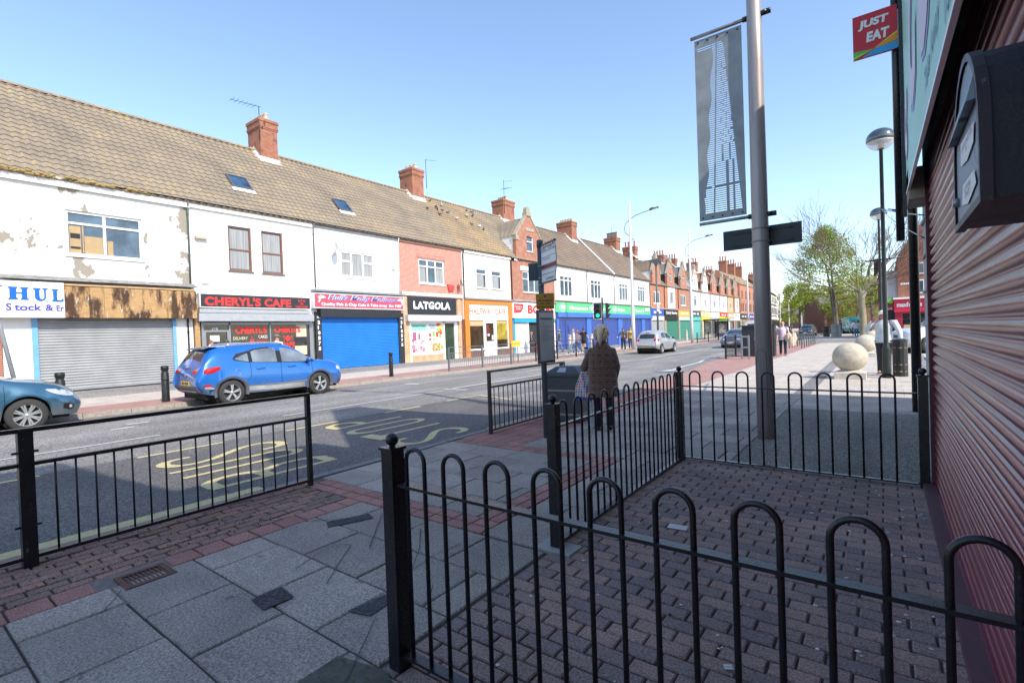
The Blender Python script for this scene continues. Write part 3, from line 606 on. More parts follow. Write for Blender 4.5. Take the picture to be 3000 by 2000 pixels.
def window(t, y0, y1, z0, z1, X=X0, frame=None, vs=(), hs=(), fw=.06, sill=True, curtain=None, sillm=None, glassm=None, rec=.07, extra=(), lab=None):
    """casement: outer frame plus vertical bars at fractions vs, transoms at fractions hs (from the top)"""
    frame = frame or M_WHITE; mb = MB(); x0, x1 = X-rec-.05, X-rec+.015
    mb.box(x0, x1, y0, y0+fw, z0, z1); mb.box(x0, x1, y1-fw, y1, z0, z1); mb.box(x0+.001, x1-.001, y0+fw, y1-fw, z0, z0+fw); mb.box(x0+.001, x1-.001, y0+fw, y1-fw, z1-fw, z1)
    for v in vs: c = y0+(y1-y0)*v; mb.box(x0+.002, x1-.002, c-fw*.5, c+fw*.5, z0+fw, z1-fw)
    for h in hs: c = z1-(z1-z0)*h; mb.box(x0+.003, x1-.003, y0+fw, y1-fw, c-fw*.45, c+fw*.45)
    for e in extra: mb.box(x0+.004, x1-.004, *e)
    w = mb.build('window', frame, t)
    if lab: w['label'] = lab
    mb = MB(); mb.quad((X-rec-.03, y0+.02, z0+.02), (X-rec-.03, y1-.02, z0+.02), (X-rec-.03, y1-.02, z1-.02), (X-rec-.03, y0+.02, z1-.02)); mb.build('pane', glassm or M_GLASS, w)
    if sill: mb = MB(); mb.box(X-.02, X+.055, y0-.05, y1+.05, z0-.07, z0-.005); mb.build('sill', sillm or M_WHITE, w)
    if curtain:
        for (a, b, c, d) in curtain:
            mb = MB(); n = max(4, int((b-a)/.03)); mb.grid([[(X-rec-.022+.004*math.sin(i*1.9), a+(b-a)*i/n, zz) for i in range(n+1)] for zz in (c, d)], True); mb.build('curtain', M_NET, w)
    return w
def shutter(t, X, y0, y1, z0, z1, mat, pitch=.075, name='shutter', depth=.014):
    rows = []; n = int((z1-z0)/pitch); mb = MB()
    for i in range(n):
        a = z0+i*pitch
        for k, (f, d) in enumerate(((0, 0), (.12, -.4), (.3, .5), (.55, 1), (.8, .75), (.95, .2))): rows.append([(X+d*depth, y0, a+f*pitch), (X+d*depth, y1, a+f*pitch)])
    rows.append([(X, y0, z1), (X, y1, z1)])
    mb.grid(rows, True); mb.box(X-.03, X+.02, y0, y1, z0-.02, z0+.04)
    return mb.build(name, mat, t)
def gutter(t, y0, y1, z, mat, X=X0, drop=None):
    mb = MB(); n = 6
    rows = [[(X+.13-.065*math.cos(math.pi*k/n)+.0, y, z-.06*math.sin(math.pi*k/n)) for y in (y0, y1)] for k in range(n+1)]
    mb.grid(rows, True); mb.box(X+.19, X+.2, y0, y1, z-.005, z+.01)
    for i in range(int((y1-y0)/.9)): mb.box(X, X+.2, y0+.45+i*.9, y0+.48+i*.9, z-.07, z-.055)
    return mb.build('gutter', mat, t)
def downpipe(t, y, z0, z1, mat, X=X0, r=.04, head=True):
    mb = MB(); pts = [(X+.06, y, z0), (X+.06, y, z1-.35)]+([(X+.14, y, z1-.12), (X+.14, y, z1)] if head else [(X+.06, y, z1)])
    mb.tube(pts, r, 8)
    for zz in (z0+1.2, z0+3, z1-.6):
        if zz < z1-.4: mb.lathe([(r+.012, zz), (r+.012, zz+.06)], (X+.06, y, 0), 8)
    return mb.build('downpipe', mat, t)
def chimney(t, x0, x1, y0, y1, zb, zt, pots, mat=None, aerial=None, potm=None, corb=True):
    """stack x0..x1 (depth) y0..y1 (width), pots in a line along x"""
    mat = mat or M_CHIM; mb = MB(); mb.box(x0, x1, y0, y1, zb, zt-.55)
    if corb:
        for k, (a, b, e) in enumerate(((.55, .47, .03), (.47, .39, .06), (.39, .16, .035), (.16, 0, .075))): mb.box(x0-e, x1+e, y0-e, y1+e, zt-a, zt-b)
    else: mb.box(x0-.05, x1+.05, y0-.05, y1+.05, zt-.55, zt)
    c = mb.build('chimney', mat, t)
    mb = MB(); mb.box(x0+.02, x1-.02, y0+.02, y1-.02, zt, zt+.04); mb.build('flaunching', M_STONE, c)
    pm_ = potm or plain('buff_chimney_pot', (.5, .42, .33), .8, 0, .3, 8)
    for i in range(pots[0]):
        x = x0+.25+(x1-x0-.5)*(i/max(1, pots[0]-1)); mb = MB(); h, r = pots[1], pots[2]
        mb.lathe([(r, zt+.03), (r*.86, zt+h*.8), (r*1.02, zt+h*.82), (r*1.02, zt+h), (r*.75, zt+h), (r*.7, zt+h*.5)], (x, (y0+y1)/2, 0), pots[3] if len(pots) > 3 else 10, smooth=False); mb.build('chimney_pot', pm_, c)
    if aerial:
        mb = MB(); ay, az, kind = aerial; x = x1-.12
        mb.tube([(x+.18, ay, zt-1.3), (x+.18, ay, az)], .022, 6)
        if kind == 1:
            mb.tube([(x+.18, ay-1.5, az-.12), (x+.18, ay+.1, az+.0)], .015, 4)
            for i in range(6): mb.tube([(x-.1, ay-1.4+i*.22, az-.1), (x+.5, ay-1.4+i*.22, az-.1)], .008, 4)
        elif kind == 2:
            for zz, l in ((az-.05, .9), (az-.75, .8)):
                mb.tube([(x+.18, ay-.05, zz-.1), (x+.5, ay+l, zz+.15)], .013, 4)
            for i in range(7): mb.tube([(x-.1, ay-.35+i*.16, az-.9+i*.05), (x+.55, ay-.35+i*.16, az-.9+i*.05)], .007, 4)
        else:
            mb.tube([(x+.18, ay, az-.05), (x+.3, ay+.9, az+.08)], .013, 4)
            for i in range(5): mb.tube([(x+.12, ay+.1, az-2+.25*i), (x+.24, ay-.1, az-2+.25*i)], .008, 4)
        mb.build('aerial', plain('aerial_metal', (.08, .08, .09), .5, .6), c)
    # lead flashing down the front and side
    mb = MB(); f = .02
    def rz(x): return 7.7+(X0-x)*1.044
    mb.quad((x1+f, y0-.06, rz(x1)+.02), (x1+f, y1+.1, rz(x1)+.02), (x1+f, y1+.1, rz(x1)+.22), (x1+f, y0-.06, rz(x1)+.22))
    mb.quad((x1+f, y0-.06, rz(x1)+.03), (x1+f+.12, y0-.06, rz(x1+.12)+.03), (x1+f+.12, y1+.15, rz(x1+.12)+.03), (x1+f, y1+.15, rz(x1)+.03))
    k = 7; xs = [x1-(x1-max(x0, -28))*i/k for i in range(k+1)]
    for a, b in zip(xs, xs[1:]): mb.quad((a, y0-f, rz(a)), (a, y0-f, rz(a)+.24), (b, y0-f, rz(a)+.24), (b, y0-f, rz(b)))
    mb.quad((x1, y0-.2, rz(x1)+.055), (x1, y0, rz(x1)+.055), (-28, y0, rz(-28)+.055), (-28, y0-.2, rz(-28)+.055))
    if zb < 12: mb.build('flashing', M_FLASH, c)
    return c
def shell(t, y0, y1, wm, holes=(), eaves=7.7, rx=-28, rzz=12.4, roofm=None, fin=True, rows=17, wave=.3, ystep=.05, lower=None, side=True, zs=2.7, back=-32.5):
    """walls and roof of one house of the terrace; shop front opening below zs"""
    mb = MB(); wall_yz(mb, X0, y0+.004, y1-.004, zs, eaves, holes)
    for h in holes: mb.quad((X0-.4, h[0]-.2, h[2]-.2), (X0-.4, h[1]+.2, h[2]-.2), (X0-.4, h[1]+.2, h[3]+.2), (X0-.4, h[0]-.2, h[3]+.2))
    mb.quad((X0, y0+.004, 0), (back, y0+.004, 0), (back, y0+.004, eaves), (rx, y0+.004, rzz-.05), (X0, y0+.004, eaves))
    mb.quad((X0, y1-.004, 0), (back, y1-.004, 0), (back, y1-.004, eaves), (rx, y1-.004, rzz-.05), (X0, y1-.004, eaves))
    mb.quad((back, y0, 0), (back, y1, 0), (back, y1, eaves), (back, y0, eaves)); mb.quad((X0-.35, y0, 0), (X0-.35, y1, 0), (X0-.35, y1, zs), (X0-.35, y0, zs))
    mb.build('wall', wm, t)
    if roofm:
        mb = MB(); s = (rzz-eaves)/(X0-rx); roof_mesh(mb, y0, y1, X0+.16, eaves-.16*s+.05, rx, rzz, rows+3 if rows == 17 else rows, wave, ystep=ystep)
        mb.quad((rx, y0, rzz-.02), (rx, y1, rzz-.02), (back, y1, eaves), (back, y0, eaves))
        r = mb.build('roof', roofm, t)
        mb = MB(); k = int((y1-y0)/.45)
        for i in range(k):
            a = y0+(y1-y0)*i/k; b = y0+(y1-y0)*(i+1)/k-.01
            mb.grid([[(rx+q, y, rzz+.09-abs(q)*s*.97-(.03 if abs(q) < .05 else 0)) for y in (a, b)] for q in (-.22, -.12, -.04, .04, .12, .22)], True)
        mb.build('ridge_tiles', M_TILE2 if roofm in (M_TILE, M_TILE2) else roofm, r)
        return r
def skylight(r, x0, x1, y0, y1):
    def rz(x): return 7.7+(X0-x)*1.044+.12
    mb = MB(); n = Vector((1.044, 0, 1)).normalized()*.07
    def P(x, y, o=1): return (x+n.x*o, y, rz(x)+n.z*o-.03)
    for a, b, c, d in ((x0, x0+.05, y0, y1), (x1-.05, x1, y0, y1), (x0+.05, x1-.05, y0, y0+.07), (x0+.05, x1-.05, y1-.07, y1)):
        vs = [P(a, c, 0), P(b, c, 0), P(b, d, 0), P(a, d, 0), P(a, c), P(b, c), P(b, d), P(a, d)]
        mb.add(vs, [(4, 5, 6, 7), (0, 1, 5, 4), (1, 2, 6, 5), (2, 3, 7, 6), (3, 0, 4, 7)])
    f = mb.build('skylight', plain('dark_grey_frame', (.11, .12, .13), .4, .2), r.parent)
    mb = MB(); mb.quad(P(x0+.04, y0+.05, .5), P(x1-.04, y0+.05, .5), P(x1-.04, y1-.05, .5), P(x0+.04, y1-.05, .5)); mb.build('pane', glass('sky_glass', (.03, .07, .13), .05), f)
    mb = MB(); mb.quad(P(x1+.0, y0-.05, .1), P(x1+.2, y0-.05, .05), P(x1+.2, y1+.08, .05), P(x1+.0, y1+.08, .1)); mb.build('apron', M_FLASH, f)
def board(t, y0, y1, z0, z1, X, mat, frame=None, depth=.12, fw=.035, name='sign_board', slope=0):
    k = X/X0; Y0, Y1, Z0, Z1 = y0*k, y1*k, 1.5+(z0-1.5)*k, 1.5+(z1-1.5)*k
    mb = MB(); mb.box(X-depth, X, Y0, Y1, Z0, Z1); b = mb.build(name, mat, t)
    if frame:
        mb = MB()
        for q in ((Y0-fw, Y1+fw, Z1, Z1+fw), (Y0-fw, Y1+fw, Z0-fw, Z0), (Y0-fw, Y0, Z0, Z1), (Y1, Y1+fw, Z0, Z1)): mb.box(X-depth, X+.015, *q)
        mb.build('frame', frame, b)
    b_ = dict(k=k, X=X+.004, o=b)
    return b_
def btext(bd, s, mat, y0, y1, z0, z1, **kw):
    k = bd['k']; Y0, Y1, Z0, Z1 = y0*k, y1*k, 1.5+(z0-1.5)*k, 1.5+(z1-1.5)*k
    return text(s, mat, bd['o'], (bd['X'], Y0, Z0), (0, 1, 0), (0, 0, 1), Y1-Y0, Z1-Z0, **kw)
def pbox(mb, X, x_in, y0, y1, z0, z1):
    k = X/X0; mb.box(x_in, X, y0*k, y1*k, 1.5+(z0-1.5)*k if z0 > .1 else 0, 1.5+(z1-1.5)*k)
def bars(par, mat, X, y0, y1, z0, z1, n=7):
    mb = MB(); w = (y1-y0)/n
    for i in range(n):
        if n > 5 and i == n//2: continue
        mb.box(X, X+.006, y0+w*(i+.12), y0+w*(i+.82), z0+(z1-z0)*.1*random.random(), z1)
    q = MB(); q.v, q.f, q.mi, q.sm = mb.v, mb.f, mb.mi, mb.sm; return q._build('illegible_lettering', mat, par)
GR_ = 'shops of the terrace across the road'
RED = plain('sign_red', (.72, .035, .03), .5, 0, .05, 3); BLKS = plain('sign_black', (.022, .024, .03), .4, 0, .2, 2, dirt=((.07, .08, .1), .62), stretch=(1, 3, .2))
WHS = plain('sign_white', (.82, .82, .82), .45, 0, .04, 2); BLUS = plain('sign_blue', (.0, .12, .62), .5, 0, .05); INDG = plain('sign_indigo', (.16, .1, .42), .5)

# --- far left neighbour, only its edge is seen
t = thing('terraced_house', 'red brick house at the extreme left edge behind the white peeling shop', 'house', (X0, 0, 0), 0, GR_)
shell(t, -4, 3.13, M_BRICK, roofm=M_TILE3, ystep=.15, zs=0)
mb = MB(); mb.box(-28.6, X0+.1, 3.0, 3.2, 7.4, 7.7); mb.build('kneeler', M_STONE, t)
# --- house 1
t = thing('terraced_shop', 'peeling white shop with a half missing HULL sign and rotten bare board', 'shop', (X0, 3.15, 0), 0, GR_)
r = shell(t, 3.15, 8.86, M_WPEEL, [(4.88, 7.2, 4.98, 6.6)], roofm=M_TILE)
w = window(t, 4.88, 7.2, 4.98, 6.6, vs=(.49,), hs=(.28,), fw=.085, lab='wide white window with boxes and boards behind the glass', glassm=glass('clear_blue_glass', (.08, .12, .16), .03))
bx = plain('cardboard', (.42, .29, .15), .85, 0, .15, 5)
mb = MB(); X_ = X0-.098; mb.box(X_-.004, X_+.012, 5.0, 5.32, 5.06, 6.05); mb.box(X_-.004, X_+.01, 5.42, 5.96, 5.06, 5.72); mb.box(X_-.004, X_+.009, 6.1, 6.27, 5.06, 5.62); mb.box(X_, X_+.02, 5.36, 5.4, 5.1, 6.1); mb.build('cardboard_box', bx, w)
mb = MB(); mb.box(X0-.09, X0-.078, 5.02, 5.3, 5.22, 5.3); mb.box(X0-.09, X0-.078, 5.02, 5.3, 5.6, 5.78); mb.build('shelf', M_DARKIN, w)
mb = MB(); mb.box(X0-.02, X0+.12, 3.15, 8.9, 7.36, 7.68); mb.build('fascia_board', M_WPAINT, t)
gutter(t, 5.9, 8.9, 7.68, M_BLACK); downpipe(t, 8.83, 4.15, 7.66, plain('grey_green_pipe', (.1, .13, .12), .5))
mb = MB(); random.seed(3)
for i in range(520):
    y = random.uniform(3.1, 7.5) if random.random() < .8 else random.uniform(3.1, 4.6)
    if 4.6 < y < 4.85 or 6.35 < y < 6.5: continue
    x = X0+random.uniform(.02, .24); mb.ball((x, y, 7.66+random.uniform(-.06, .05)), random.uniform(.025, .06), 4, (1, 1.5, .8))
mb.build('gutter_moss', M_GRASS, t); random.seed(22)
# sign board and bare timber fascia
bd = board(t, 2.2, 4.76, 2.70, 3.94, X0+.42, WHS, None, .4)
def serif_letters(bd, mat):
    k = bd['k']; X = bd['X']; mb = MB(); P = lambda y, z: (X+.002, y*k, 1.5+(z-1.5)*k)
    def poly(pts): mb.quad(*[P(*p) for p in pts])
    zt, zb = 3.74, 3.3; zt2 = 3.72
    def stem(y0, y1, za, zb_): 
        e = .035; poly([(y0-e, za), (y1+e, za), (y1+e, za+.035), (y1, za+.075), (y1, zb_-.075), (y1+e, zb_-.035), (y1+e, zb_), (y0-e, zb_), (y0-e, zb_-.035), (y0, zb_-.075), (y0, za+.075), (y0-e, za+.035)])
    stem(3.36, 3.53, zb, zt); stem(3.66, 3.8, zb-.005, zt-.005); poly([(3.53, 3.5), (3.66, 3.5), (3.66, 3.555), (3.53, 3.555)])
    # U
    o = [(3.94, 3.72), (3.94, 3.68), (3.99, 3.65)]+[(4.145-.155*math.cos(rad(a)), 3.42-.16*math.sin(rad(a))) for a in range(0, 181, 15)]+[(4.3, 3.65), (4.35, 3.68), (4.35, 3.72), (4.16, 3.72), (4.16, 3.68), (4.235, 3.65)]+[(4.17+.065*math.cos(rad(a)), 3.42-.09*math.sin(rad(a))) for a in range(0, 181, 20)]+[(4.125, 3.65), (4.18-.04, 3.68), (4.14, 3.72)]
    n = len(o)
    # split into thin strips: left stem, bowl, right stem
    poly([(3.93, 3.725), (3.93, 3.69), (3.985, 3.65), (3.985, 3.42), (4.11, 3.42), (4.11, 3.65), (4.145, 3.69), (4.145, 3.725)])
    poly([(4.18, 3.725), (4.18, 3.69), (4.225, 3.65), (4.225, 3.42), (4.275, 3.42), (4.275, 3.65), (4.33, 3.69), (4.33, 3.725)])
    out = [(4.13-.145*math.cos(rad(a)), 3.42-.155*math.sin(rad(a))) for a in range(0, 181, 12)]; inn = [(4.1675-.0575*math.cos(rad(a)), 3.42-.075*math.sin(rad(a))) for a in range(0, 181, 12)]
    mb.grid([[P(*p) for p in out], [P(*p) for p in inn]], False)
    stem(4.46, 4.57, 3.26, 3.705)
    poly([(4.57, 3.26), (4.7, 3.255), (4.74, 3.3), (4.74, 3.37), (4.7, 3.38), (4.68, 3.33), (4.57, 3.315)])
    # opening bracket
    ob = [(3.2, 3.78), (3.06, 3.72), (2.98, 3.6), (2.96, 3.5), (2.98, 3.4), (3.1, 3.25)]; ib = [(3.21, 3.74), (3.13, 3.71), (3.06, 3.6), (3.05, 3.5), (3.06, 3.42), (3.14, 3.27)]
    mb.grid([[P(*p) for p in ob], [P(*p) for p in ib]], False)
    mb.build('lettering', mat, bd['o'])
serif_letters(bd, plain('letter_blue', (.0, .11, .6), .5, 0, .03))
NAV = plain('letter_navy', (.06, .06, .38), .5, 0, .03)
btext(bd, 'S', NAV, 3.26, 3.4, 2.93, 3.18, bold=.03); btext(bd, 'tock', NAV, 3.46, 4.16, 2.93, 3.17, bold=.03); btext(bd, '&', NAV, 4.24, 4.46, 2.93, 3.16, bold=.03); btext(bd, 'Er', NAV, 4.53, 4.74, 2.93, 3.14, bold=.03)
M_ROT = None
m, nt, b = new_mat('rotten_plywood'); o = N(nt, 'ShaderNodeTexCoord').outputs['Object']
n1 = noise(nt, objco(nt, (1, 1.6, .5)), 1.6, 9, .68); n2 = noise(nt, objco(nt, (1, 1, 8)), 3, 5); n3 = noise(nt, objco(nt, (1, 3, .8)), 2.4, 10, .75)
c = mixc(nt, ramp(nt, n1, [(.46, (0, 0, 0)), (.56, (1, 1, 1))]), (.44, .27, .12), (.07, .035, .02)); c = mixc(nt, 1, c, ramp(nt, n2, [(.3, (.75,)*3), (.7, (1.15,)*3)]), 'MULTIPLY')
c = mixc(nt, ramp(nt, n3, [(.6, (0, 0, 0)), (.63, (.9,)*3)]), c, (.55, .49, .42)); nt.links.new(c, b.inputs['Base Color']); b.inputs['Roughness'].default_value = .9; bump(nt, b, n3, .5, .01); M_ROT = m
k = (X0+.4)/X0
mb = MB()
for a, b_ in ((4.77, 5.9), (5.905, 8.3), (8.305, 9.05)): pbox(mb, X0+.4, X0, a, b_-.006, 2.7, 3.84)
mb.build('timber_fascia', m, t)
mb = MB(); pbox(mb, X0+.43, X0+.0, 4.78, 9.0, 3.86, 3.92); mb.build('timber_batten', plain('raw_pine', (.5, .33, .17), .8, 0, .3, 5), t)
mb = MB(); mb.box(X0-.01, X0+.44, 3.1, 8.95, 3.98, 4.03); mb.box(X0+.02, X0+.3, 3.1, 8.9, 4.03, 4.12); mb.build('lead_ledge', plain('grey_lead', (.3, .29, .28), .7, 0, .4, 6, dirt=((.1, .09, .07), .6)), t)
mb = MB(); mb.box(X0-.02, X0+.02, 3.14, 4.0, 0, 2.72); mb.box(X0-.02, X0+.02, 8.24, 8.86, 0, 2.72); mb.build('stall_wall', M_WPAINT, t)
mb = MB()
for a, b_ in ((3.86, 4.01), (8.1, 8.23)): mb.box(X0-.06, X0+.06, a, b_, 0, 2.68)
mb.build('door_frame', plain('sky_blue_frame', (.16, .38, .62), .5, 0, .12), t)
shutter(t, X0-.02, 4.02, 8.1, .1, 2.68, plain('galvanised_slats', (.3, .305, .31), .5, .2, .15, 1.5, dirt=((.3, .25, .2), .72)), .1, depth=.022)
downpipe(t, 8.66, 0, 2.7, M_BLACK, X0+.01, .035, False)
# --- house 2
t = thing('terraced_shop', 'white house above the black and red cafe sign with the grey shutter box', 'shop', (X0, 8.86, 0), 0, GR_)
H2 = [(10.44, 11.47, 4.87, 6.88), (11.94, 12.98, 4.86, 6.86)]
r = shell(t, 8.86, 14.55, M_WBLOCK, H2, roofm=M_TILE); skylight(r, -25.4, -24.7, 11.28, 12.24)
WOODF = plain('brown_timber_frame', (.2, .085, .055), .5, 0, .2, 5)
for h in H2: window(t, *h, frame=WOODF, hs=(.52,), fw=.07, sillm=plain('dark_sill', (.13, .11, .09), .7), curtain=[(h[0]+.1, h[1]-.1, h[2]+.1, h[3]-.12)])
mb = MB(); mb.box(X0-.02, X0+.1, 8.86, 14.55, 7.4, 7.68); mb.build('fascia_board', M_WPAINT, t)
gutter(t, 8.8, 14.6, 7.68, M_BLACK)
mb = MB(); mb.box(X0, X0+.16, 9.06, 9.52, 6.1, 6.22); mb.build('wall_light', plain('lamp_beige', (.45, .41, .3), .6), t)
mb = MB(); mb.box(X0, X0+.1, 9.28, 9.55, 4.2, 4.5); mb.build('alarm_box', M_WHITE, t)
bd = board(t, 9.2, 14.3, 3.2, 3.76, X0+.3, BLKS, WHS, .28)
btext(bd, "CHERYL'S CAFE", RED, 9.36, 13.28, 3.26, 3.66, bold=.045, spacing=1.05); btext(bd, 'EAT IN\nOR\nTAKE AWAY', RED, 13.5, 14.2, 3.24, 3.66, bold=.02)
mb = MB(); pbox(mb, X0+.3, X0, 9.15, 14.3, 2.95, 3.12); pbox(mb, X0+.36, X0, 9.12, 14.5, 2.58, 2.93); mb.build('shutter_box', plain('grey_shutter_box', (.42, .43, .44), .45, .4, .1), t)
mb = MB(); G_ = plain('grey_shopfront_frame', (.3, .31, .33), .45, .5, .1)
for a, b_, c, d in ((9.18, 9.27, 0, 2.6), (10.3, 10.37, .0, 2.5), (12.14, 12.2, .5, 2.5), (14.2, 14.36, 0, 2.6), (9.27, 14.2, 2.42, 2.52), (10.37, 14.2, .45, .56), (9.27, 10.3, 2.1, 2.18), (9.27, 9.35, 0, 2.1), (10.22, 10.3, 0, 2.1)): mb.box(X0-.06, X0+.03, a, b_, c, d)
sf = mb.build('shopfront', G_, t)
mb = MB(); mb.quad((X0-.02, 9.27, 0), (X0-.02, 14.2, 0), (X0-.02, 14.2, 2.5), (X0-.02, 9.27, 2.5)); mb.build('pane', M_GLASSF, sf)
mb = MB(); mb.box(X0-.05, X0+.02, 10.37, 14.2, 0, .45); mb.build('stallriser', BLKS, sf)
tx = lambda s, m_, y0, y1, z0, z1, **kw: text(s, m_, sf, (X0-.012, y0, z0), (0, 1, 0), (0, 0, 1), y1-y0, z1-z0, **kw)
tx("CHERYL'S", RED, 10.58, 12.02, 2.0, 2.34, bold=.05); tx("CHERYL'S", RED, 12.38, 13.72, 2.02, 2.32, bold=.05); tx('CAFE', RED, 12.72, 13.4, 1.28, 1.55, bold=.05)
tx('DELIVERY', plain('letter_cream', (.75, .7, .5), .6), 10.48, 11.12, 1.73, 1.86); tx('CAKES', WHS, 11.62, 12.04, 1.78, 1.92); tx('TRAYBAKES +', RED, 11.5, 12.08, 1.6, 1.72); tx('398', WHS, 9.6, 9.85, 2.2, 2.3)
mb = MB(); cx, cz = 13.06, 1.74
mb.lathe([(.13, 0), (.0001, 0)], (X0-.012, cx, cz), 20, 'x', cap=False)
for s in (-1, 1):
    mb.box(X0-.014, X0-.01, cx+s*.2-.012, cx+s*.2+.012, cz-.14, cz+.04)
    mb.box(X0-.014, X0-.01, cx+s*.2-.03, cx+s*.2+.03, cz+.03, cz+.13)
mb.prism([(11.22, 1.74), (11.42, 1.74), (11.4, 1.62), (11.24, 1.62)], 'x', X0-.014, X0-.01); mb.box(X0-.014, X0-.01, 11.18, 11.48, 1.57, 1.595); mb.box(X0-.014, X0-.01, 11.3, 11.33, 1.77, 1.86); mb.build('emblem', RED, sf)
mb = MB(); mb.box(X0-.012, X0-.008, 9.52, 9.9, 1.68, 1.95); mb.box(X0-.012, X0-.008, 9.72, 9.92, 1.36, 1.46); mb.build('notice', WHS, sf)
mb = MB(); mb.box(X0-.012, X0-.006, 13.4, 14.0, 1.5, 1.78); mb.build('chalkboard', BLKS, sf)
mb = MB(); n = 20; mb.grid([[(X0-.015+.003*math.sin(i*2.2), 13.5+.55*i/n, z_) for i in range(n+1)] for z_ in (1.8, 2.4)], True); mb.grid([[(X0-.015+.003*math.sin(i*2.2), 13.4+.65*i/n, z_) for i in range(n+1)] for z_ in (.9, 1.35)], True); mb.build('curtain', plain('cream_net', (.6, .52, .38), .9, 0, .3, 3, stretch=(1, 6, .2)), sf)
mb = MB(); mb.box(X0, X0+.1, 8.9, 9.1, 0, 3.3); mb.build('pilaster', M_ROT, t)
# --- house 3
t = thing('terraced_shop', 'clean white house over the pink fish and chip sign and bright blue shutter', 'shop', (X0, 14.55, 0), 0, GR_)
r = shell(t, 14.55, 20.22, M_WPAINT, [(16.2, 18.45, 5.0, 6.42)], roofm=M_TILE); skylight(r, -25.35, -24.6, 17.03, 17.92)
window(t, 16.2, 18.45, 5.0, 6.42, vs=(.32, .66), hs=(), fw=.1, extra=[(16.3, 16.88, 5.82, 5.92), (17.72, 18.35, 5.82, 5.92)], curtain=[(16.3, 18.35, 5.1, 6.3)])
chimney(t, -28.6, -27.25, 14.02, 15.0, 10.6, 13.95, (4, .42, .15, 8), aerial=(13.98, 14.5, 1))
gutter(t, 14.5, 20.3, 7.66, M_BLACK); downpipe(t, 14.62, 4.3, 7.66, M_GREYRAIL, r=.035)
mb = MB(); mb.box(X0-.02, X0+.08, 14.56, 20.2, 7.46, 7.66); mb.build('fascia_board', plain('grey_fascia', (.2, .21, .23), .6), t)
mb = MB(); mb.box(X0, X0+.12, 19.68, 19.95, 5.68, 5.9); mb.build('alarm_box', M_WHITE, t)
def dish(t, y, z, r_=.27, m_=None, reach=.45):
    mb = MB(); c = Vector((X0+reach, y, z)); ax = Vector((.8, .55, .3)).normalized(); M = ax.to_track_quat('Z', 'Y').to_matrix().to_4x4(); M.translation = c
    rows = [[tuple(M @ Vector((r_*a*math.cos(q*math.pi/10), r_*a*math.sin(q*math.pi/10), .3*r_*a*a))) for q in range(21)] for a in (0.02, .4, .7, 1)]
    mb.grid(rows, True); mb.tube([(X0, y, z-.35), (X0+reach*.6, y, z-.35), c], .018, 6); mb.tube([c-Vector((0, 0, r_)), c+ax*.4], .01, 5); mb.ball(tuple(c+ax*.42), .04, 6)
    return mb.build('satellite_dish', m_ or plain('dish_grey', (.4, .41, .42), .5), t)
dish(t, 15.66, 6.4)
bd = board(t, 14.56, 20.5, 3.3, 4.02, X0+.36, plain('sign_pink_red', (.62, .07, .11), .5, 0, .06), WHS, .34)
btext(bd, "Hull's Molly Mollone", plain('letter_slate_blue', (.1, .17, .42), .5), 15.35, 20.0, 3.63, 3.98, bold=.035, shear=.35)
btext(bd, "Hull's Molly Mollone", WHS, 15.32, 19.97, 3.645, 3.995, bold=.014, shear=.35, depth=.004)
btext(bd, 'Quality Fish & Chip Cafe & Take away  Est 1987', WHS, 14.95, 20.35, 3.37, 3.57, bold=.03)
mb = MB(); kk = bd['k']
for cy, s in ((14.95, 1), (20.3, -1)):
    pts = [(cy+s*(a), 1.5+(zz-1.5)*kk) for a, zz in ((-.2, 3.62), (-.1, 3.7), (-.2, 3.86), (-.02, 3.95), (.2, 3.9), (.27, 3.82), (.12, 3.8), (.0, 3.78), (-.06, 3.68), (-.1, 3.56))]
    mb.quad(*[(bd['X']+.002, p[0]*kk, p[1]) for p in pts])
mb.build('fish_emblem', WHS, bd['o'])
mb = MB(); mb.box(X0, X0+.4, 14.35, 20.28, 4.1, 4.2); mb.build('lead_ledge', plain('slate_ledge', (.22, .24, .26), .6, 0, .3, 8), t)
mb = MB(); pbox(mb, X0+.34, X0, 14.9, 20.3, 2.8, 3.24); mb.build('shutter_box', plain('black_shutter_box', (.03, .03, .035), .4, .3), t)
mb = MB()
for a, b_ in ((14.5, 14.86), (19.98, 20.38)): mb.box(X0-.02, X0+.1, a, b_, 0, 3.05)
pl = mb.build('pilaster', BLKS, t)
for y in (14.69, 20.2):
    for i, ch in enumerate('210575'): text(ch, WHS, pl, (X0+.105, y-.07, 2.42-.27*i-(.0 if y < 16 else .0)), (0, 1, 0), (0, 0, 1), .14 if ch != '1' else .06, .19, bold=.05)
    text('TEL', WHS, pl, (X0+.105, y-.12, 2.72), (0, 1, 0), (0, 0, 1), .24, .1, bold=.03)
shutter(t, X0+.02, 14.86, 19.98, .08, 2.82, plain('bright_blue_slats', (.012, .17, .62), .42, .1, .1, 1.2, dirt=((.2, .35, .6), .72)), .085)
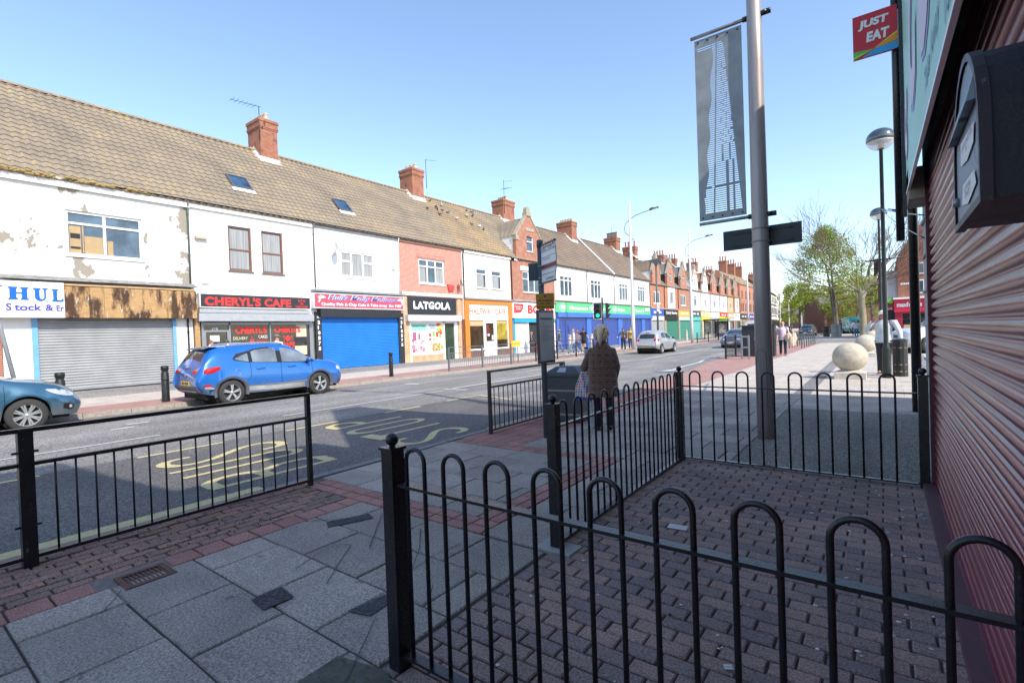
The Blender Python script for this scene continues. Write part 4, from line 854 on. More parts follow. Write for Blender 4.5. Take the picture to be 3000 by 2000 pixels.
# --- house 4
t = thing('terraced_shop', 'red brick shop with the black sign in dripping white letters', 'shop', (X0, 20.22, 0), 0, GR_)
r = shell(t, 20.22, 25.9, M_BRICKR, [(21.86, 24.17, 5.0, 6.58)], roofm=M_TILE)
window(t, 21.86, 24.17, 5.0, 6.58, vs=(.34, .66), hs=(.3,), fw=.1, curtain=[(21.98, 22.5, 5.12, 6.0), (23.5, 24.05, 5.12, 6.0)])
mb = MB(); mb.box(X0, X0+.012, 21.75, 24.3, 6.6, 6.85); mb.build('soldier_course', brick('soldier_bricks', (.5, .15, .09), (.42, .12, .07), (.6, .48, .42), .075, .25, .01), t)
chimney(t, -28.7, -27.35, 25.15, 26.25, 10.6, 14.0, (3, .42, .15, 8), aerial=(26.5, 14.9, 3))
gutter(t, 20.2, 25.9, 7.66, M_BLACK); downpipe(t, 20.2, 4.2, 7.66, M_WHITE, r=.03)
mb = MB(); mb.box(X0-.02, X0+.08, 20.24, 25.88, 7.44, 7.64); mb.build('fascia_board', plain('brown_fascia', (.25, .14, .11), .7), t)
dish(t, 25.3, 5.2, .26, plain('dish_dark', (.13, .14, .15), .5), .4)
mb = MB(); mb.prism([(24.35, 5.05), (24.98, 5.0), (24.92, 4.66), (24.45, 4.6)], 'x', X0, X0+.12); mb.build('alarm_box', plain('alarm_red', (.7, .06, .06), .5), t)
mb = MB(); mb.box(X0-.02, X0+.14, 20.3, 25.8, 4.16, 4.4); mb.build('stone_band', plain('grey_concrete_band', (.5, .47, .43), .85, 0, .2, 5), t)
bd = board(t, 20.86, 25.2, 3.02, 4.1, X0+.12, BLKS, None, .1)
btext(bd, 'LATGOLA', WHS, 21.3, 24.6, 3.35, 3.84, bold=.05, spacing=1.12, warp=lambda a, b_: (a+.012*math.sin(b_*22+a*3), b_+.02*math.sin(a*9)))
mb = MB(); pbox(mb, X0+.36, X0, 20.86, 25.7, 2.6, 2.98); mb.build('shutter_box', plain('pale_shutter_box', (.62, .62, .63), .45, .1), t)
TAN = brick('tan_tiled_pilaster', (.62, .42, .25), (.55, .36, .2), (.4, .28, .18), .3, .3, .006)
mb = MB(); mb.box(X0-.02, X0+.06, 20.42, 20.86, 0, 4.1); mb.box(X0-.02, X0+.06, 25.25, 25.6, 0, 4.1); mb.box(X0-.02, X0+.045, 21.0, 23.9, 0, .45); mb.build('pilaster', TAN, t)
mb = MB(); mb.box(X0-.05, X0+.05, 20.88, 21.0, 0, 2.6); mb.box(X0-.05, X0+.05, 23.8, 23.95, 0, 2.6); mb.box(X0-.05, X0+.05, 24.9, 25.2, 0, 2.6); mb.box(X0-.05, X0+.05, 21, 23.8, .45, .55); mb.box(X0-.05, X0+.05, 22.34, 22.4, .55, 2.46); mb.box(X0-.05, X0+.05, 21.0, 24.9, 2.46, 2.6)
sf = mb.build('shopfront', M_WHITE, t)
# window poster: food photographs as coloured shapes
mb = MB(); mb.quad((X0, 21.0, .55), (X0, 23.8, .55), (X0, 23.8, 2.46), (X0, 21.0, 2.46)); po_ = mb.build('window_poster', WHS, sf)
mb = MB(); mb.quad((X0+.004, 21.05, 2.0), (X0+.004, 22.33, 2.0), (X0+.004, 22.33, 2.42), (X0+.004, 21.05, 2.42)); mb.build('poster_band', plain('poster_teal', (.25, .58, .5), .6), po_)
mb = MB(); mb.quad((X0+.004, 22.41, 2.05), (X0+.004, 23.4, 2.05), (X0+.004, 23.4, 2.42), (X0+.004, 22.41, 2.42)); mb.build('poster_band', plain('poster_grey_blue', (.5, .57, .58), .6), po_)
text('любовью из Латвии', plain('letter_green', (.05, .3, .18), .5), po_, (X0+.005, 21.12, 2.2), (0, 1, 0), (0, 0, 1), 1.1, .15, shear=.2); text('Laipni\nlūdzam!', NAV, po_, (X0+.005, 22.6, 2.1), (0, 1, 0), (0, 0, 1), .55, .28, shear=.3)
def blobs(cols, n, y0, y1, z0, z1, r0, r1, nm, seed):
    random.seed(seed); mb = MB()
    for i in range(n):
        mb.m = random.randrange(len(cols)); cy, cz = random.uniform(y0, y1), random.uniform(z0, z1); r = random.uniform(r0, r1); k_ = random.randint(5, 9); a0 = random.random()*6; ex = random.uniform(.6, 1.6)
        mb.quad(*[(X0+.005+.0004*i, cy+r*ex*math.cos(a0+6.283*j/k_), cz+r*math.sin(a0+6.283*j/k_)) for j in range(k_)])
    mb.build(nm, cols, po_)
PC = lambda n, c: plain(n, c, .6)
blobs([PC('poster_rose', (.6, .22, .28)), PC('poster_blush', (.75, .5, .5)), PC('poster_pale', (.8, .72, .72)), PC('poster_plum', (.35, .1, .2))], 46, 21.1, 22.25, .65, 1.35, .05, .17, 'poster_meat', 4)
blobs([PC('poster_orange', (.75, .28, .07)), PC('poster_rust', (.5, .12, .04)), PC('poster_sand', (.8, .55, .25)), PC('poster_leaf', (.2, .45, .08))], 60, 22.55, 23.7, .7, 1.15, .04, .11, 'poster_dish', 8)
blobs([PC('poster_leaf', (.2, .45, .08)), PC('poster_tomato', (.7, .06, .04)), PC('poster_lemon', (.8, .7, .1))], 24, 23.35, 23.75, 1.7, 2.4, .04, .12, 'poster_vegetables', 9)
mb = MB()
for i, (y, z_, w_, h_) in enumerate(((22.62, 1.6, .2, .2), (22.95, 1.6, .2, .34), (23.25, 1.55, .2, .34), (23.52, 1.5, .18, .2), (22.62, 1.35, .2, .14), (22.95, 1.35, .2, .12))): mb.m = i % 2; mb.box(X0+.004, X0+.012, y-w_/2, y+w_/2, z_, z_+h_)
mb.build('poster_jar', [PC('poster_tomato', 0), PC('poster_leaf', 0)], po_)
mb = MB(); mb.box(X0+.004, X0+.01, 21.15, 21.45, 1.4, 1.9); mb.box(X0+.004, X0+.01, 21.6, 21.78, 1.25, 1.8); mb.build('poster_board', PC('poster_plum', 0), po_)
mb = MB(); mb.quad((X0-.04, 23.95, .05), (X0-.04, 24.9, .05), (X0-.04, 24.9, 2.46), (X0-.04, 23.95, 2.46)); mb.build('open_doorway', glass('green_interior', (.035, .06, .035), .2), sf)
# --- house 5
t = thing('terraced_shop', 'narrow flaking white brick house above the orange framed cafe', 'shop', (X0, 25.9, 0), 0, GR_)
H5 = [(27.42, 28.62, 5.0, 6.42), (29.2, 30.4, 5.0, 6.4)]
r = shell(t, 25.9, 31.5, M_WPEEL2, H5, roofm=M_TILE2)
for h in H5: window(t, *h, hs=(.27,), vs=(), fw=.08, sillm=M_STONE, curtain=[(h[0]+.08, h[1]-.3, h[2]+.1, h[3]-.45)])
gutter(t, 25.9, 31.6, 7.66, M_BLACK); downpipe(t, 26.0, 4.2, 7.66, M_BLACK)
mb = MB(); mb.box(X0-.02, X0+.1, 26.1, 32.0, 7.42, 7.64); mb.build('fascia_board', M_WPAINT, t)
mb = MB(); mb.box(X0-.02, X0+.2, 25.95, 31.45, 4.14, 4.26); mb.build('stone_band', MATS['grey_lead'], t)
ORG = plain('orange_shopfront_paint', (.62, .2, .03), .5, 0, .12, 3)
mb = MB(); mb.box(X0-.02, X0+.1, 25.95, 26.42, 0, 4.12); mb.box(X0-.02, X0+.1, 31.0, 31.45, 0, 4.12); mb.box(X0-.02, X0+.098, 26.42, 31.0, 3.78, 4.12); mb.build('pilaster', ORG, t)
bd = board(t, 26.3, 31.05, 2.66, 3.78, X0+.06, WHS, None, .05)
btext(bd, 'HALFWAY CAFE', plain('letter_orange', (.6, .13, .02), .5, 0, .05), 26.55, 30.75, 3.08, 3.52, bold=.02, spacing=1.05)
mb = MB(); mb.box(X0-.05, X0+.03, 26.42, 28.1, .5, .6); mb.box(X0-.05, X0+.03, 29.5, 31, .5, .6); mb.box(X0-.05, X0+.03, 28.0, 28.16, 0, 2.66); mb.box(X0-.05, X0+.03, 29.4, 29.52, 0, 2.66); mb.box(X0-.05, X0+.031, 28.16, 29.4, 2.45, 2.66); mb.box(X0-.04, X0+.0, 28.16, 29.4, 0, 1.1); mb.box(X0-.04, X0, 28.16, 28.3, 1.1, 2.45); mb.box(X0-.04, X0, 29.22, 29.4, 1.1, 2.45); mb.box(X0-.05, X0+.03, 30.9, 31, .6, 2.66)
sf = mb.build('shopfront', M_WHITE, t)
mb = MB(); mb.box(X0-.04, X0+.02, 26.42, 28, 0, .5); mb.box(X0-.04, X0+.02, 29.52, 31, 0, .5); mb.build('stallriser', M_BRICKD, sf)
mb = MB(); mb.quad((X0-.02, 26.42, .6), (X0-.02, 28, .6), (X0-.02, 28, 2.66), (X0-.02, 26.42, 2.66)); mb.quad((X0-.03, 28.3, 1.1), (X0-.03, 29.22, 1.1), (X0-.03, 29.22, 2.45), (X0-.03, 28.3, 2.45)); mb.build('pane', glass('warm_dark_glass', (.05, .035, .02), .04), sf)
mb = MB(); mb.quad((X0-.02, 29.52, .6), (X0-.02, 30.9, .6), (X0-.02, 30.9, 1.2), (X0-.02, 29.52, 1.2)); mb.build('pane', glass('warm_dark_glass', 0), sf)
mb = MB(); mb.quad((X0-.02, 29.52, 1.2), (X0-.02, 30.9, 1.2), (X0-.02, 30.9, 2.5), (X0-.02, 29.52, 2.5)); mb.build('yellow_wall', glass('mustard_interior', (.38, .29, .05), .1), sf)
mb = MB(); mb.box(X0-.018, X0-.01, 26.42, 28, 2.25, 2.66); mb.box(X0-.018, X0-.01, 29.52, 30.9, 2.45, 2.66); mb.build('blind', plain('tan_blind', (.55, .36, .18), .7), sf)
mb = MB(); mb.box(X0-.028, X0-.02, 28.36, 28.7, 1.45, 2.3); mb.build('notice', plain('maroon_notice', (.16, .02, .02), .6), sf)
mb = MB(); mb.box(X0-.028, X0-.018, 28.5, 28.72, 1.5, 1.66); mb.box(X0-.028, X0-.018, 28.98, 29.15, 1.2, 1.55); mb.build('notice', WHS, sf)
# --- house 6 with the gabled dormer
def dormer(t, yc, hw, ztop, zap, zb, wm, roofm, cheek, win, eaves=7.7, rx=-28, s=1.044, stone=True, sides=M_STONE):
    """stone-capped gable rising flush with the facade at yc, with its little roof running back"""
    y0, y1 = yc-hw, yc+hw; mb = MB(); X = X0+.02
    wy0, wy1, wz0, wz1 = win
    # front with a window opening
    ys = [y0, wy0, wy1, y1]; mb.quad((X, y0, zb), (X, wy0, zb), (X, wy0, ztop), (X, y0, ztop)); mb.quad((X, wy1, zb), (X, y1, zb), (X, y1, ztop), (X, wy1, ztop))
    mb.quad((X, wy0, zb), (X, wy1, zb), (X, wy1, wz0), (X, wy0, wz0)); mb.quad((X, wy0, wz1), (X, wy1, wz1), (X, wy1, ztop), (X, wy0, ztop)) if wz1 < ztop else None
    mb.quad((X, y0, ztop), (X, y1, ztop), (X, yc+.3, zap), (X, yc-.3, zap)) if wz1 <= ztop else mb.quad((X, y0, ztop), (X, y1, ztop), (X, yc+.3, zap), (X, yc-.3, zap))
    for a, sg in ((y0, 1), (y1, -1)): mb.quad((X, a, zb), (X, a, ztop), (X-.3, a, ztop), (X-.3, a, zb))
    for a, b_ in ((wy0, 1), (wy1, 1)): mb.quad((X, a, wz0), (X, a, wz1), (X-.1, a, wz1), (X-.1, a, wz0))
    mb.quad((X-.3, y0, zb), (X-.3, y1, zb), (X-.3, y1, ztop), (X-.3, yc+.3, zap), (X-.3, yc-.3, zap), (X-.3, y0, ztop))
    g = mb.build('gable', wm, t)
    w = window(t, wy0, wy1, wz0, wz1, X, hs=(.5,), fw=.08, sillm=M_STONE)
    mb = MB(); ze = ztop-.15
    for sg in (-1, 1):
        e = yc+sg*hw; xb = X0-(ze-eaves)/s
        xr = X0-(zap-.15-eaves)/s
        n_ = 9; rows = []
        for i in range(7):
            f = i/6; a = Vector((X-.28, e+(yc-e)*f, ze+(zap-.1-ze)*f)); b_ = Vector((xb+(xr-xb)*f, a.y, a.z)); rows.append([tuple(a+(b_-a)*k/16+Vector((0, 0, .02*math.sin(k*1.57)))) for k in range(17)])
        mb.grid(rows, True)
    mb.build('dormer_roof', roofm, t)
    mb = MB()
    for e in (y0+.05, y1-.05):
        mb.quad((X-.3, e, eaves+.0), (X-.3, e, ze), (X0-(ze-eaves)/s, e, ze))
    mb.build('dormer_cheek', cheek, t)
    if stone:
        mb = MB()
        for sg in (-1, 1):
            e = yc+sg*(hw+.05); mb.bar((X-.13, e, ztop-.1), (X-.13, yc+sg*.25, zap+.02), .36, .1, (0, sg, .5)); mb.box(X-.3, X+.07, min(e, e-sg*.35), max(e, e-sg*.35), ztop-.45, ztop-.08)
        mb.box(X-.34, X+.08, yc-.34, yc+.34, zap-.05, zap+.25); mb.box(X-.3, X+.05, yc-.28, yc+.28, zap+.25, zap+.5)
        n_ = 8; mb.prism([(yc+.28*math.cos(math.pi*i/n_), zap+.5+.24*math.sin(math.pi*i/n_)) for i in range(n_+1)], 'x', X-.3, X+.05)
        mb.box(X-.02, X+.04, wy0-.12, wy1+.12, wz1, wz1+.28)
        mb.build('coping', sides, t)
t = thing('terraced_shop', 'brick shop with the stone capped gable dormer and white BOYES fascia', 'shop', (X0, 31.5, 0), 0, GR_)
r = shell(t, 31.5, 38.1, M_BRICK, [(33.2, 35.8, 4.95, 6.7)], roofm=M_TILE)
window(t, 33.2, 35.8, 4.95, 6.7, vs=(.34, .67), hs=(.36,), fw=.09, sillm=M_STONE)
dormer(t, 34.25, 1.85, 9.6, 11.35, 7.6, M_BRICK, M_TILE, M_WPAINT, (33.93, 34.88, 8.35, 10.05), s=1.044)
chimney(t, -28.8, -27.5, 36.2, 37.9, 10.8, 13.9, (4, .45, .16, 8), aerial=(36.3, 15.6, 2))
mb = MB(); mb.box(X0, X0+.02, 32.9, 36.1, 6.75, 7.1); mb.build('lintel', M_WPAINT, t)
gutter(t, 36.2, 38.1, 7.66, M_BLACK); downpipe(t, 31.62, 4.3, 7.66, M_BLACK)
mb = MB(); mb.box(X0-.02, X0+.1, 31.55, 32.4, 7.42, 7.64); mb.build('fascia_board', M_WPAINT, t)
mb = MB(); mb.box(X0-.02, X0+.25, 31.5, 38.1, 4.16, 4.3); mb.build('stone_band', MATS['grey_lead'], t)
bd = board(t, 31.75, 38.0, 2.85, 4.1, X0+.22, WHS, None, .2)
btext(bd, 'BOYES', RED, 33.75, 37.8, 3.2, 3.95, bold=.05, spacing=1.05); btext(bd, 'Breadburys', plain('letter_grey', (.3, .3, .3), .6), 33.6, 36.2, 2.93, 3.1)
k = bd['k']; mb = MB(); mb.quad(*[(bd['X']+.002, y*k, 1.5+(z_-1.5)*k) for y, z_ in ((31.85, 4.0), (33.2, 4.0), (33.1, 3.6), (32.8, 3.3), (31.85, 3.22))]); mb.build('roundel', RED, bd['o'])
btext(bd, 'Telephone\n324994', WHS, 31.95, 32.95, 3.5, 3.85, depth=.008)
mb = MB(); pbox(mb, X0+.2, X0, 31.9, 37.95, 2.5, 2.82); mb.box(X0-.02, X0+.08, 31.55, 31.85, 0, 2.9); mb.build('shutter_box', plain('turquoise_blue', (.03, .33, .55), .5), t)
mb = MB(); mb.box(X0-.05, X0+.02, 31.85, 33.6, .4, 2.45); mb.box(X0-.05, X0+.03, 33.6, 33.8, 0, 2.5); mb.box(X0-.05, X0+.03, 35.1, 35.3, 0, 2.5); mb.box(X0-.05, X0+.02, 35.3, 37.9, 0, 2.45); mb.box(X0-.05, X0+.02, 31.85, 33.6, 0, .4); sf = mb.build('shopfront', WHS, t)
mb = MB(); mb.quad((X0-.04, 33.8, .03), (X0-.04, 35.1, .03), (X0-.04, 35.1, 2.5), (X0-.04, 33.8, 2.5)); mb.build('open_doorway', M_DARKIN, sf)
bars(sf, plain('letter_pale', (.6, .6, .6), .6), X0+.022, 31.95, 33.3, 1.75, 1.95, 6)
# --- house 7, the long white front
t = thing('department_store', 'long white fronted store with green sign and four indigo shutters', 'store', (X0, 38.1, 0), 0, GR_)
H7 = [(39.05, 41.35, 4.88, 6.8), (45.0, 47.3, 4.88, 6.8), (51.7, 54.1, 4.9, 6.85), (56.9, 59.2, 4.9, 6.85)]
r = shell(t, 38.1, 60.7, M_WPAINT, H7, roofm=M_TILE3, ystep=.1)
for h in H7: window(t, *h, vs=(.36, .68), hs=(.22,), fw=.1)
gutter(t, 38.1, 60.8, 7.66, M_BLACK)
for y in (44.1, 50.3, 55.6, 60.55): downpipe(t, y, 4.5, 7.66, M_BLACK, r=.035)
mb = MB()
for ya, yb in ((37.6, 37.9), (50.2, 50.5)):
    def rz(x): return 7.7+(X0-x)*1.044+.1
    mb.add([(X0+.1, ya, rz(X0+.1)), (X0+.1, yb, rz(X0+.1)), (-27.9, yb, rz(-27.9)), (-27.9, ya, rz(-27.9)), (X0+.1, ya, rz(X0+.1)+.12), (X0+.1, yb, rz(X0+.1)+.12), (-27.9, yb, rz(-27.9)+.12), (-27.9, ya, rz(-27.9)+.12)], [(4, 5, 6, 7), (0, 4, 7, 3), (1, 2, 6, 5), (0, 1, 5, 4)])
mb.build('roof_parapet', M_FLASH, t)
chimney(t, -29, -27.15, 47.9, 49.1, 10.8, 13.75, (5, .4, .15, 8)); chimney(t, -29, -27.3, 59.6, 60.8, 10.8, 13.6, (5, .75, .15, 8), aerial=(58.2, 14.6, 2), potm=plain('sooty_pot', (.2, .13, .09), .8))
mb = MB(); mb.box(X0-.02, X0+.3, 38.1, 60.75, 4.4, 4.5); mb.build('stone_band', MATS['grey_lead'], t)
GRN = plain('sign_green', (.1, .52, .2), .5, 0, .05, 1)
bd = board(t, 38.15, 60.7, 3.42, 4.36, X0+.2, GRN, None, .18)
for s_, a, b_ in (('Homeware', 40.6, 44.2), ('Electricals', 46.0, 49.2), ('Paint', 51.2, 53.0), ('at home', 55.3, 57.9), ('by', 58.1, 58.6)): btext(bd, s_, WHS, a, b_, 3.68, 4.05, bold=.03)
mb = MB(); k = bd['k']
for cy in (39.4, 45.2, 50.4):
    for dy, dz, r_ in ((0, 0, 1),):
        P = lambda a, b_: (bd['X']+.003, (cy+a)*k, 1.5+(3.88+b_-1.5)*k)
        o_ = [(-.75, 0), (0, .42), (.75, 0), (0, -.42)]; i_ = [(q[0]*.9, q[1]*.9) for q in o_]
        for j in range(4): mb.quad(P(*o_[j]), P(*o_[(j+1) % 4]), P(*i_[(j+1) % 4]), P(*i_[j]))
        mb.quad(P(-.3, -.15), P(.3, -.15), P(.36, .1), P(0, .2), P(-.36, .1))
mb.quad((bd['X']+.003, 59.0*k, 3.85), (bd['X']+.003, 60.4*k, 3.85), (bd['X']+.003, 60.4*k, 4.2), (bd['X']+.003, 59.0*k, 4.2)); mb.build('emblem', WHS, bd['o'])
BLF = plain('royal_blue_frame', (.06, .16, .5), .45, 0, .1); mb = MB(); mb.box(X0-.02, X0+.28, 38.1, 60.7, 2.95, 3.4)
for a, b_ in ((38.1, 38.4), (43.7, 44.6), (50.9, 52.0), (57.6, 58.5), (60.4, 60.7)): mb.box(X0-.02, X0+.12, a, b_, 0, 2.95)
mb.build('shopfront', BLF, t)
for a, b_ in ((38.4, 43.7), (44.6, 50.9), (52.0, 57.6), (58.5, 60.4)): shutter(t, X0+.0, a, b_, .05, 2.95, plain('indigo_slats', (.05, .085, .3), .5, .1, .1, 1), .09)
# ------------------------------------------------------------------ the gabled row further along
ys = [60.75, 65.8, 71.4, 76.8, 82.4, 87.9, 93.8, 99.3, 104.1, 109.6]; ap = [62.8, 68.2, 73.7, 79.2, 84.7, 90.2, 95.8, 100.8, 106.0]
PB = plain('pale_blue_render', (.62, .68, .74), .8, 0, .08); PO = plain('pale_orange_paint', (.66, .38, .2), .8, 0, .12)
rows = [ # wall, gable, roof, cheek, fascia colour, sign text, text colour, shop colour, label, band under sign
 (M_BRICKO, M_BRICKO, M_TILE3, M_WPAINT, plain('sign_royal', (.04, .09, .5), .5), 'SUBWAY', WHS, plain('grey_roller', (.38, .38, .37), .5, .2), 'first gabled brick shop after the green store, narrow royal blue sign', (.6, .6, .58)),
 (M_BRICKO, M_BRICKO, M_SLATE, M_DARKIN, BLKS, 'Candy Smoke', WHS, plain('green_roller', (.04, .2, .13), .5), 'gabled brick shop with black candy sign and dark green shutter', (.02, .02, .02)),
 (M_BRICKO, M_BRICKO, M_SLATE, M_DARKIN, plain('sign_amber', (.75, .45, .12), .5), 'LUCKY LAND', plain('letter_cream2', (.8, .7, .5), .5), plain('green_roller2', (.05, .24, .17), .5), 'gabled brick shop with amber sign and green shutter behind the lamp mast', (.5, .6, .5)),
 (M_WPEEL2, M_WPAINT, M_TILE3, M_WPAINT, plain('sign_charcoal', (.08, .085, .09), .5), 'BARBERS', WHS, plain('teal_roller', (.12, .42, .38), .5), 'white gabled shop with charcoal signs and turquoise shutter', (.1, .5, .45)),
 (M_WPAINT, M_WPAINT, M_TERRA, M_BRICKD, plain('sign_cream', (.78, .66, .38), .5), 'SUNSETS', plain('letter_tan', (.5, .36, .15), .5), plain('cream_front', (.6, .5, .3), .5), 'white gabled shop with terracotta roof and cream yellow sign', (.8, .6, .05)),
 (PB, M_BRICKO, M_TERRA, M_DARKIN, WHS, 'BAKERY', plain('letter_grey2', (.5, .5, .5), .5), plain('dark_front', (.1, .1, .1), .5), 'pale blue fronted shop with terracotta gabled roof behind the bus shelter', (.5, .5, .5)),
 (M_WPAINT, M_BRICKO, M_TILE3, M_DARKIN, RED, 'LOCAL', WHS, plain('grey_panel', (.18, .18, .18), .5), 'white fronted gabled shop with red sign over lime green frame', (.15, .6, .1)),
 (PO, M_BRICKO, M_TILE3, M_DARKIN, plain('sign_peach', (.7, .4, .22), .5), 'TAILOR', WHS, plain('white_window', (.6, .6, .6), .4), 'peach painted gabled shop in the middle of the far row', (.5, .5, .5)),
 (M_BRICKO, M_BRICKO, M_TILE3, M_DARKIN, WHS, 'TANNING', RED, plain('dusky_red_door', (.4, .08, .08), .5), 'last gabled brick shop, white bay panel and dusky red door', (.7, .7, .7))]
for i, (wm, gm, rm, ck, sm_, tx_, tc_, sh, lab, bandc) in enumerate(rows):
    y0, y1 = ys[i], ys[i+1]; t = thing('terraced_shop', lab, 'shop', (X0, y0, 0), 0, 'gabled shops further along the terrace'); yc = ap[i]; a = yc-.3
    wn_ = (y0+1.2, y0+3.6, 4.9, 6.5) if i in (0, 2) else (y0+2.0, y0+3.6, 4.95, 6.6)
    shell(t, y0, y1, wm, [wn_], 7.4, -28, 11.6, rm, rows=9, ystep=.6)
    if i in (1, 8): mb = MB(); mb.box(X0, X0+.05, wn_[0]-.6, wn_[1]+.6, 4.4, wn_[2]); mb.box(X0, X0+.05, wn_[0]-.6, wn_[1]+.6, wn_[3], 7.4); mb.box(X0, X0+.05, wn_[0]-.6, wn_[0], wn_[2], wn_[3]); mb.box(X0, X0+.05, wn_[1], wn_[1]+.6, wn_[2], wn_[3]); mb.build('bay_panel', M_WPAINT, t)
    window(t, *wn_, vs=(.5,) if i % 2 else (.34, .67), hs=(.25,) if i > 2 else (), fw=.12)
    dormer(t, yc+.35, 1.45, 9.2, 10.75, 7.2, gm, rm, ck, (yc+.0, yc+.75, 8.0, 9.9), eaves=7.4, s=.93)
    mb = MB(); mb.box(X0-.02, X0+.15, y0, y1, 4.2, 4.35); mb.build('stone_band', M_STONE, t)
    bd = board(t, y0+.15, y1-.25, 3.35 if i != 1 else 3.4, 4.15, X0+.2, sm_, None, .18); (btext(bd, tx_, tc_, y0+.5, y1-.6, 3.5, 3.98, bold=.03) if i == 1 else bars(bd['o'], tc_, bd['X'], (y0+1.1)*bd['k'], (y1-1.2)*bd['k'], 3.6, 3.9, 6+i % 3))
    mb = MB(); pbox(mb, X0+.16, X0, y0+.2, y1-.3, 2.75, 3.3); mb.build('fascia_band', plain('band_%d' % i, bandc, .5), t)
    mb = MB(); mb.box(X0-.02, X0+.1, y0, y0+.3, 0, 3.4); mb.box(X0-.02, X0+.1, y1-.3, y1, 0, 3.4); mb.build('pilaster', M_STONE if i not in (6,) else plain('lime_green', (.15, .6, .1), .5), t)
    if i in (0, 1, 2, 3): shutter(t, X0, y0+.3, y1-.3, .05, 2.75, sh, .12)
    else:
        mb = MB(); mb.box(X0-.08, X0, y0+.3, y1-.3, 0, .5); mb.box(X0-.08, X0-.02, y0+.3, y0+1.7, 0, 2.75); mb.build('shopfront', sh, t)
        mb = MB(); mb.quad((X0-.06, y0+1.7, .5), (X0-.06, y1-.3, .5), (X0-.06, y1-.3, 2.75), (X0-.06, y0+1.7, 2.75)); mb.build('shop_window', M_GLASSF, t)
    downpipe(t, y1-.05, 4.4, 7.3, M_BLACK, r=.04)
    if i in (0, 2, 3, 5, 7): chimney(t, -29, -27.2, y1-.5, y1+.5, 10, 13.1 if i != 5 else 13.6, (4, .8, .14, 8), M_CHIM if i else M_CHIM, potm=plain('red_pot', (.4, .13, .08), .8), aerial=(y1-2, 14.2, 3) if i == 0 else None)
# red brick row without gables
for j, (y0, y1) in enumerate(((109.7, 117.2), (117.2, 124.6), (124.6, 131.8))):
    t = thing('terraced_shop', ['tall plain red brick shop right after the gabled row', 'tall plain red brick shop, middle of the group of three', 'tall plain red brick shop hidden partly behind the big steel pole'][j], 'shop', (X0, y0, 0), 0, 'tall plain brick shops in the distance')
    hs = [(y0+1.6, y0+2.6, 7.2, 9.0), (y0+5.2, y0+6.2, 7.2, 9.0), (y0+1.2, y0+2.0, 4.6, 6.4), (y0+2.5, y0+3.3, 4.6, 6.4), (y0+5, y0+5.8, 4.6, 6.4)]
    shell(t, y0, y1, M_BRICKO, hs, 10.3, -28, 13.6, M_TILE2, rows=7, ystep=1.2)
    for h in hs: window(t, *h, frame=WOODF, hs=(.5,), fw=.1)
    chimney(t, -29.2, -27.6, y1-.6, y1+.6, 12, 16.2, (3, 1.1, .17, 8), M_CHIM, potm=plain('red_pot', (0, 0, 0)))
    mb = MB(); mb.box(X0-.02, X0+.15, y0, y1, 4.2, 4.35); mb.build('stone_band', M_STONE, t)
    bd = board(t, y0+.2, y1-.3, 3.2, 4.1, X0+.2, [BLKS, NAV, BLUS][j], None, .18); bars(bd['o'], WHS, bd['X'], (y0+1.5)*bd['k'], (y1-2)*bd['k'], 3.45, 3.8, 6)
    mb = MB(); mb.box(X0-.06, X0+.02, y0, y0+.5, 0, 3.2); mb.box(X0-.06, X0+.02, y1-.5, y1, 0, 3.2); mb.box(X0-.06, X0+.02, y0+.5, y1-.5, 0, .6); mb.build('shopfront', [M_WHITE, NAV, M_WHITE][j], t)
    mb = MB(); mb.quad((X0-.04, y0+.5, .6), (X0-.04, y1-.5, .6), (X0-.04, y1-.5, 3.2), (X0-.04, y0+.5, 3.2)); mb.build('shop_window', M_GLASSF, t)
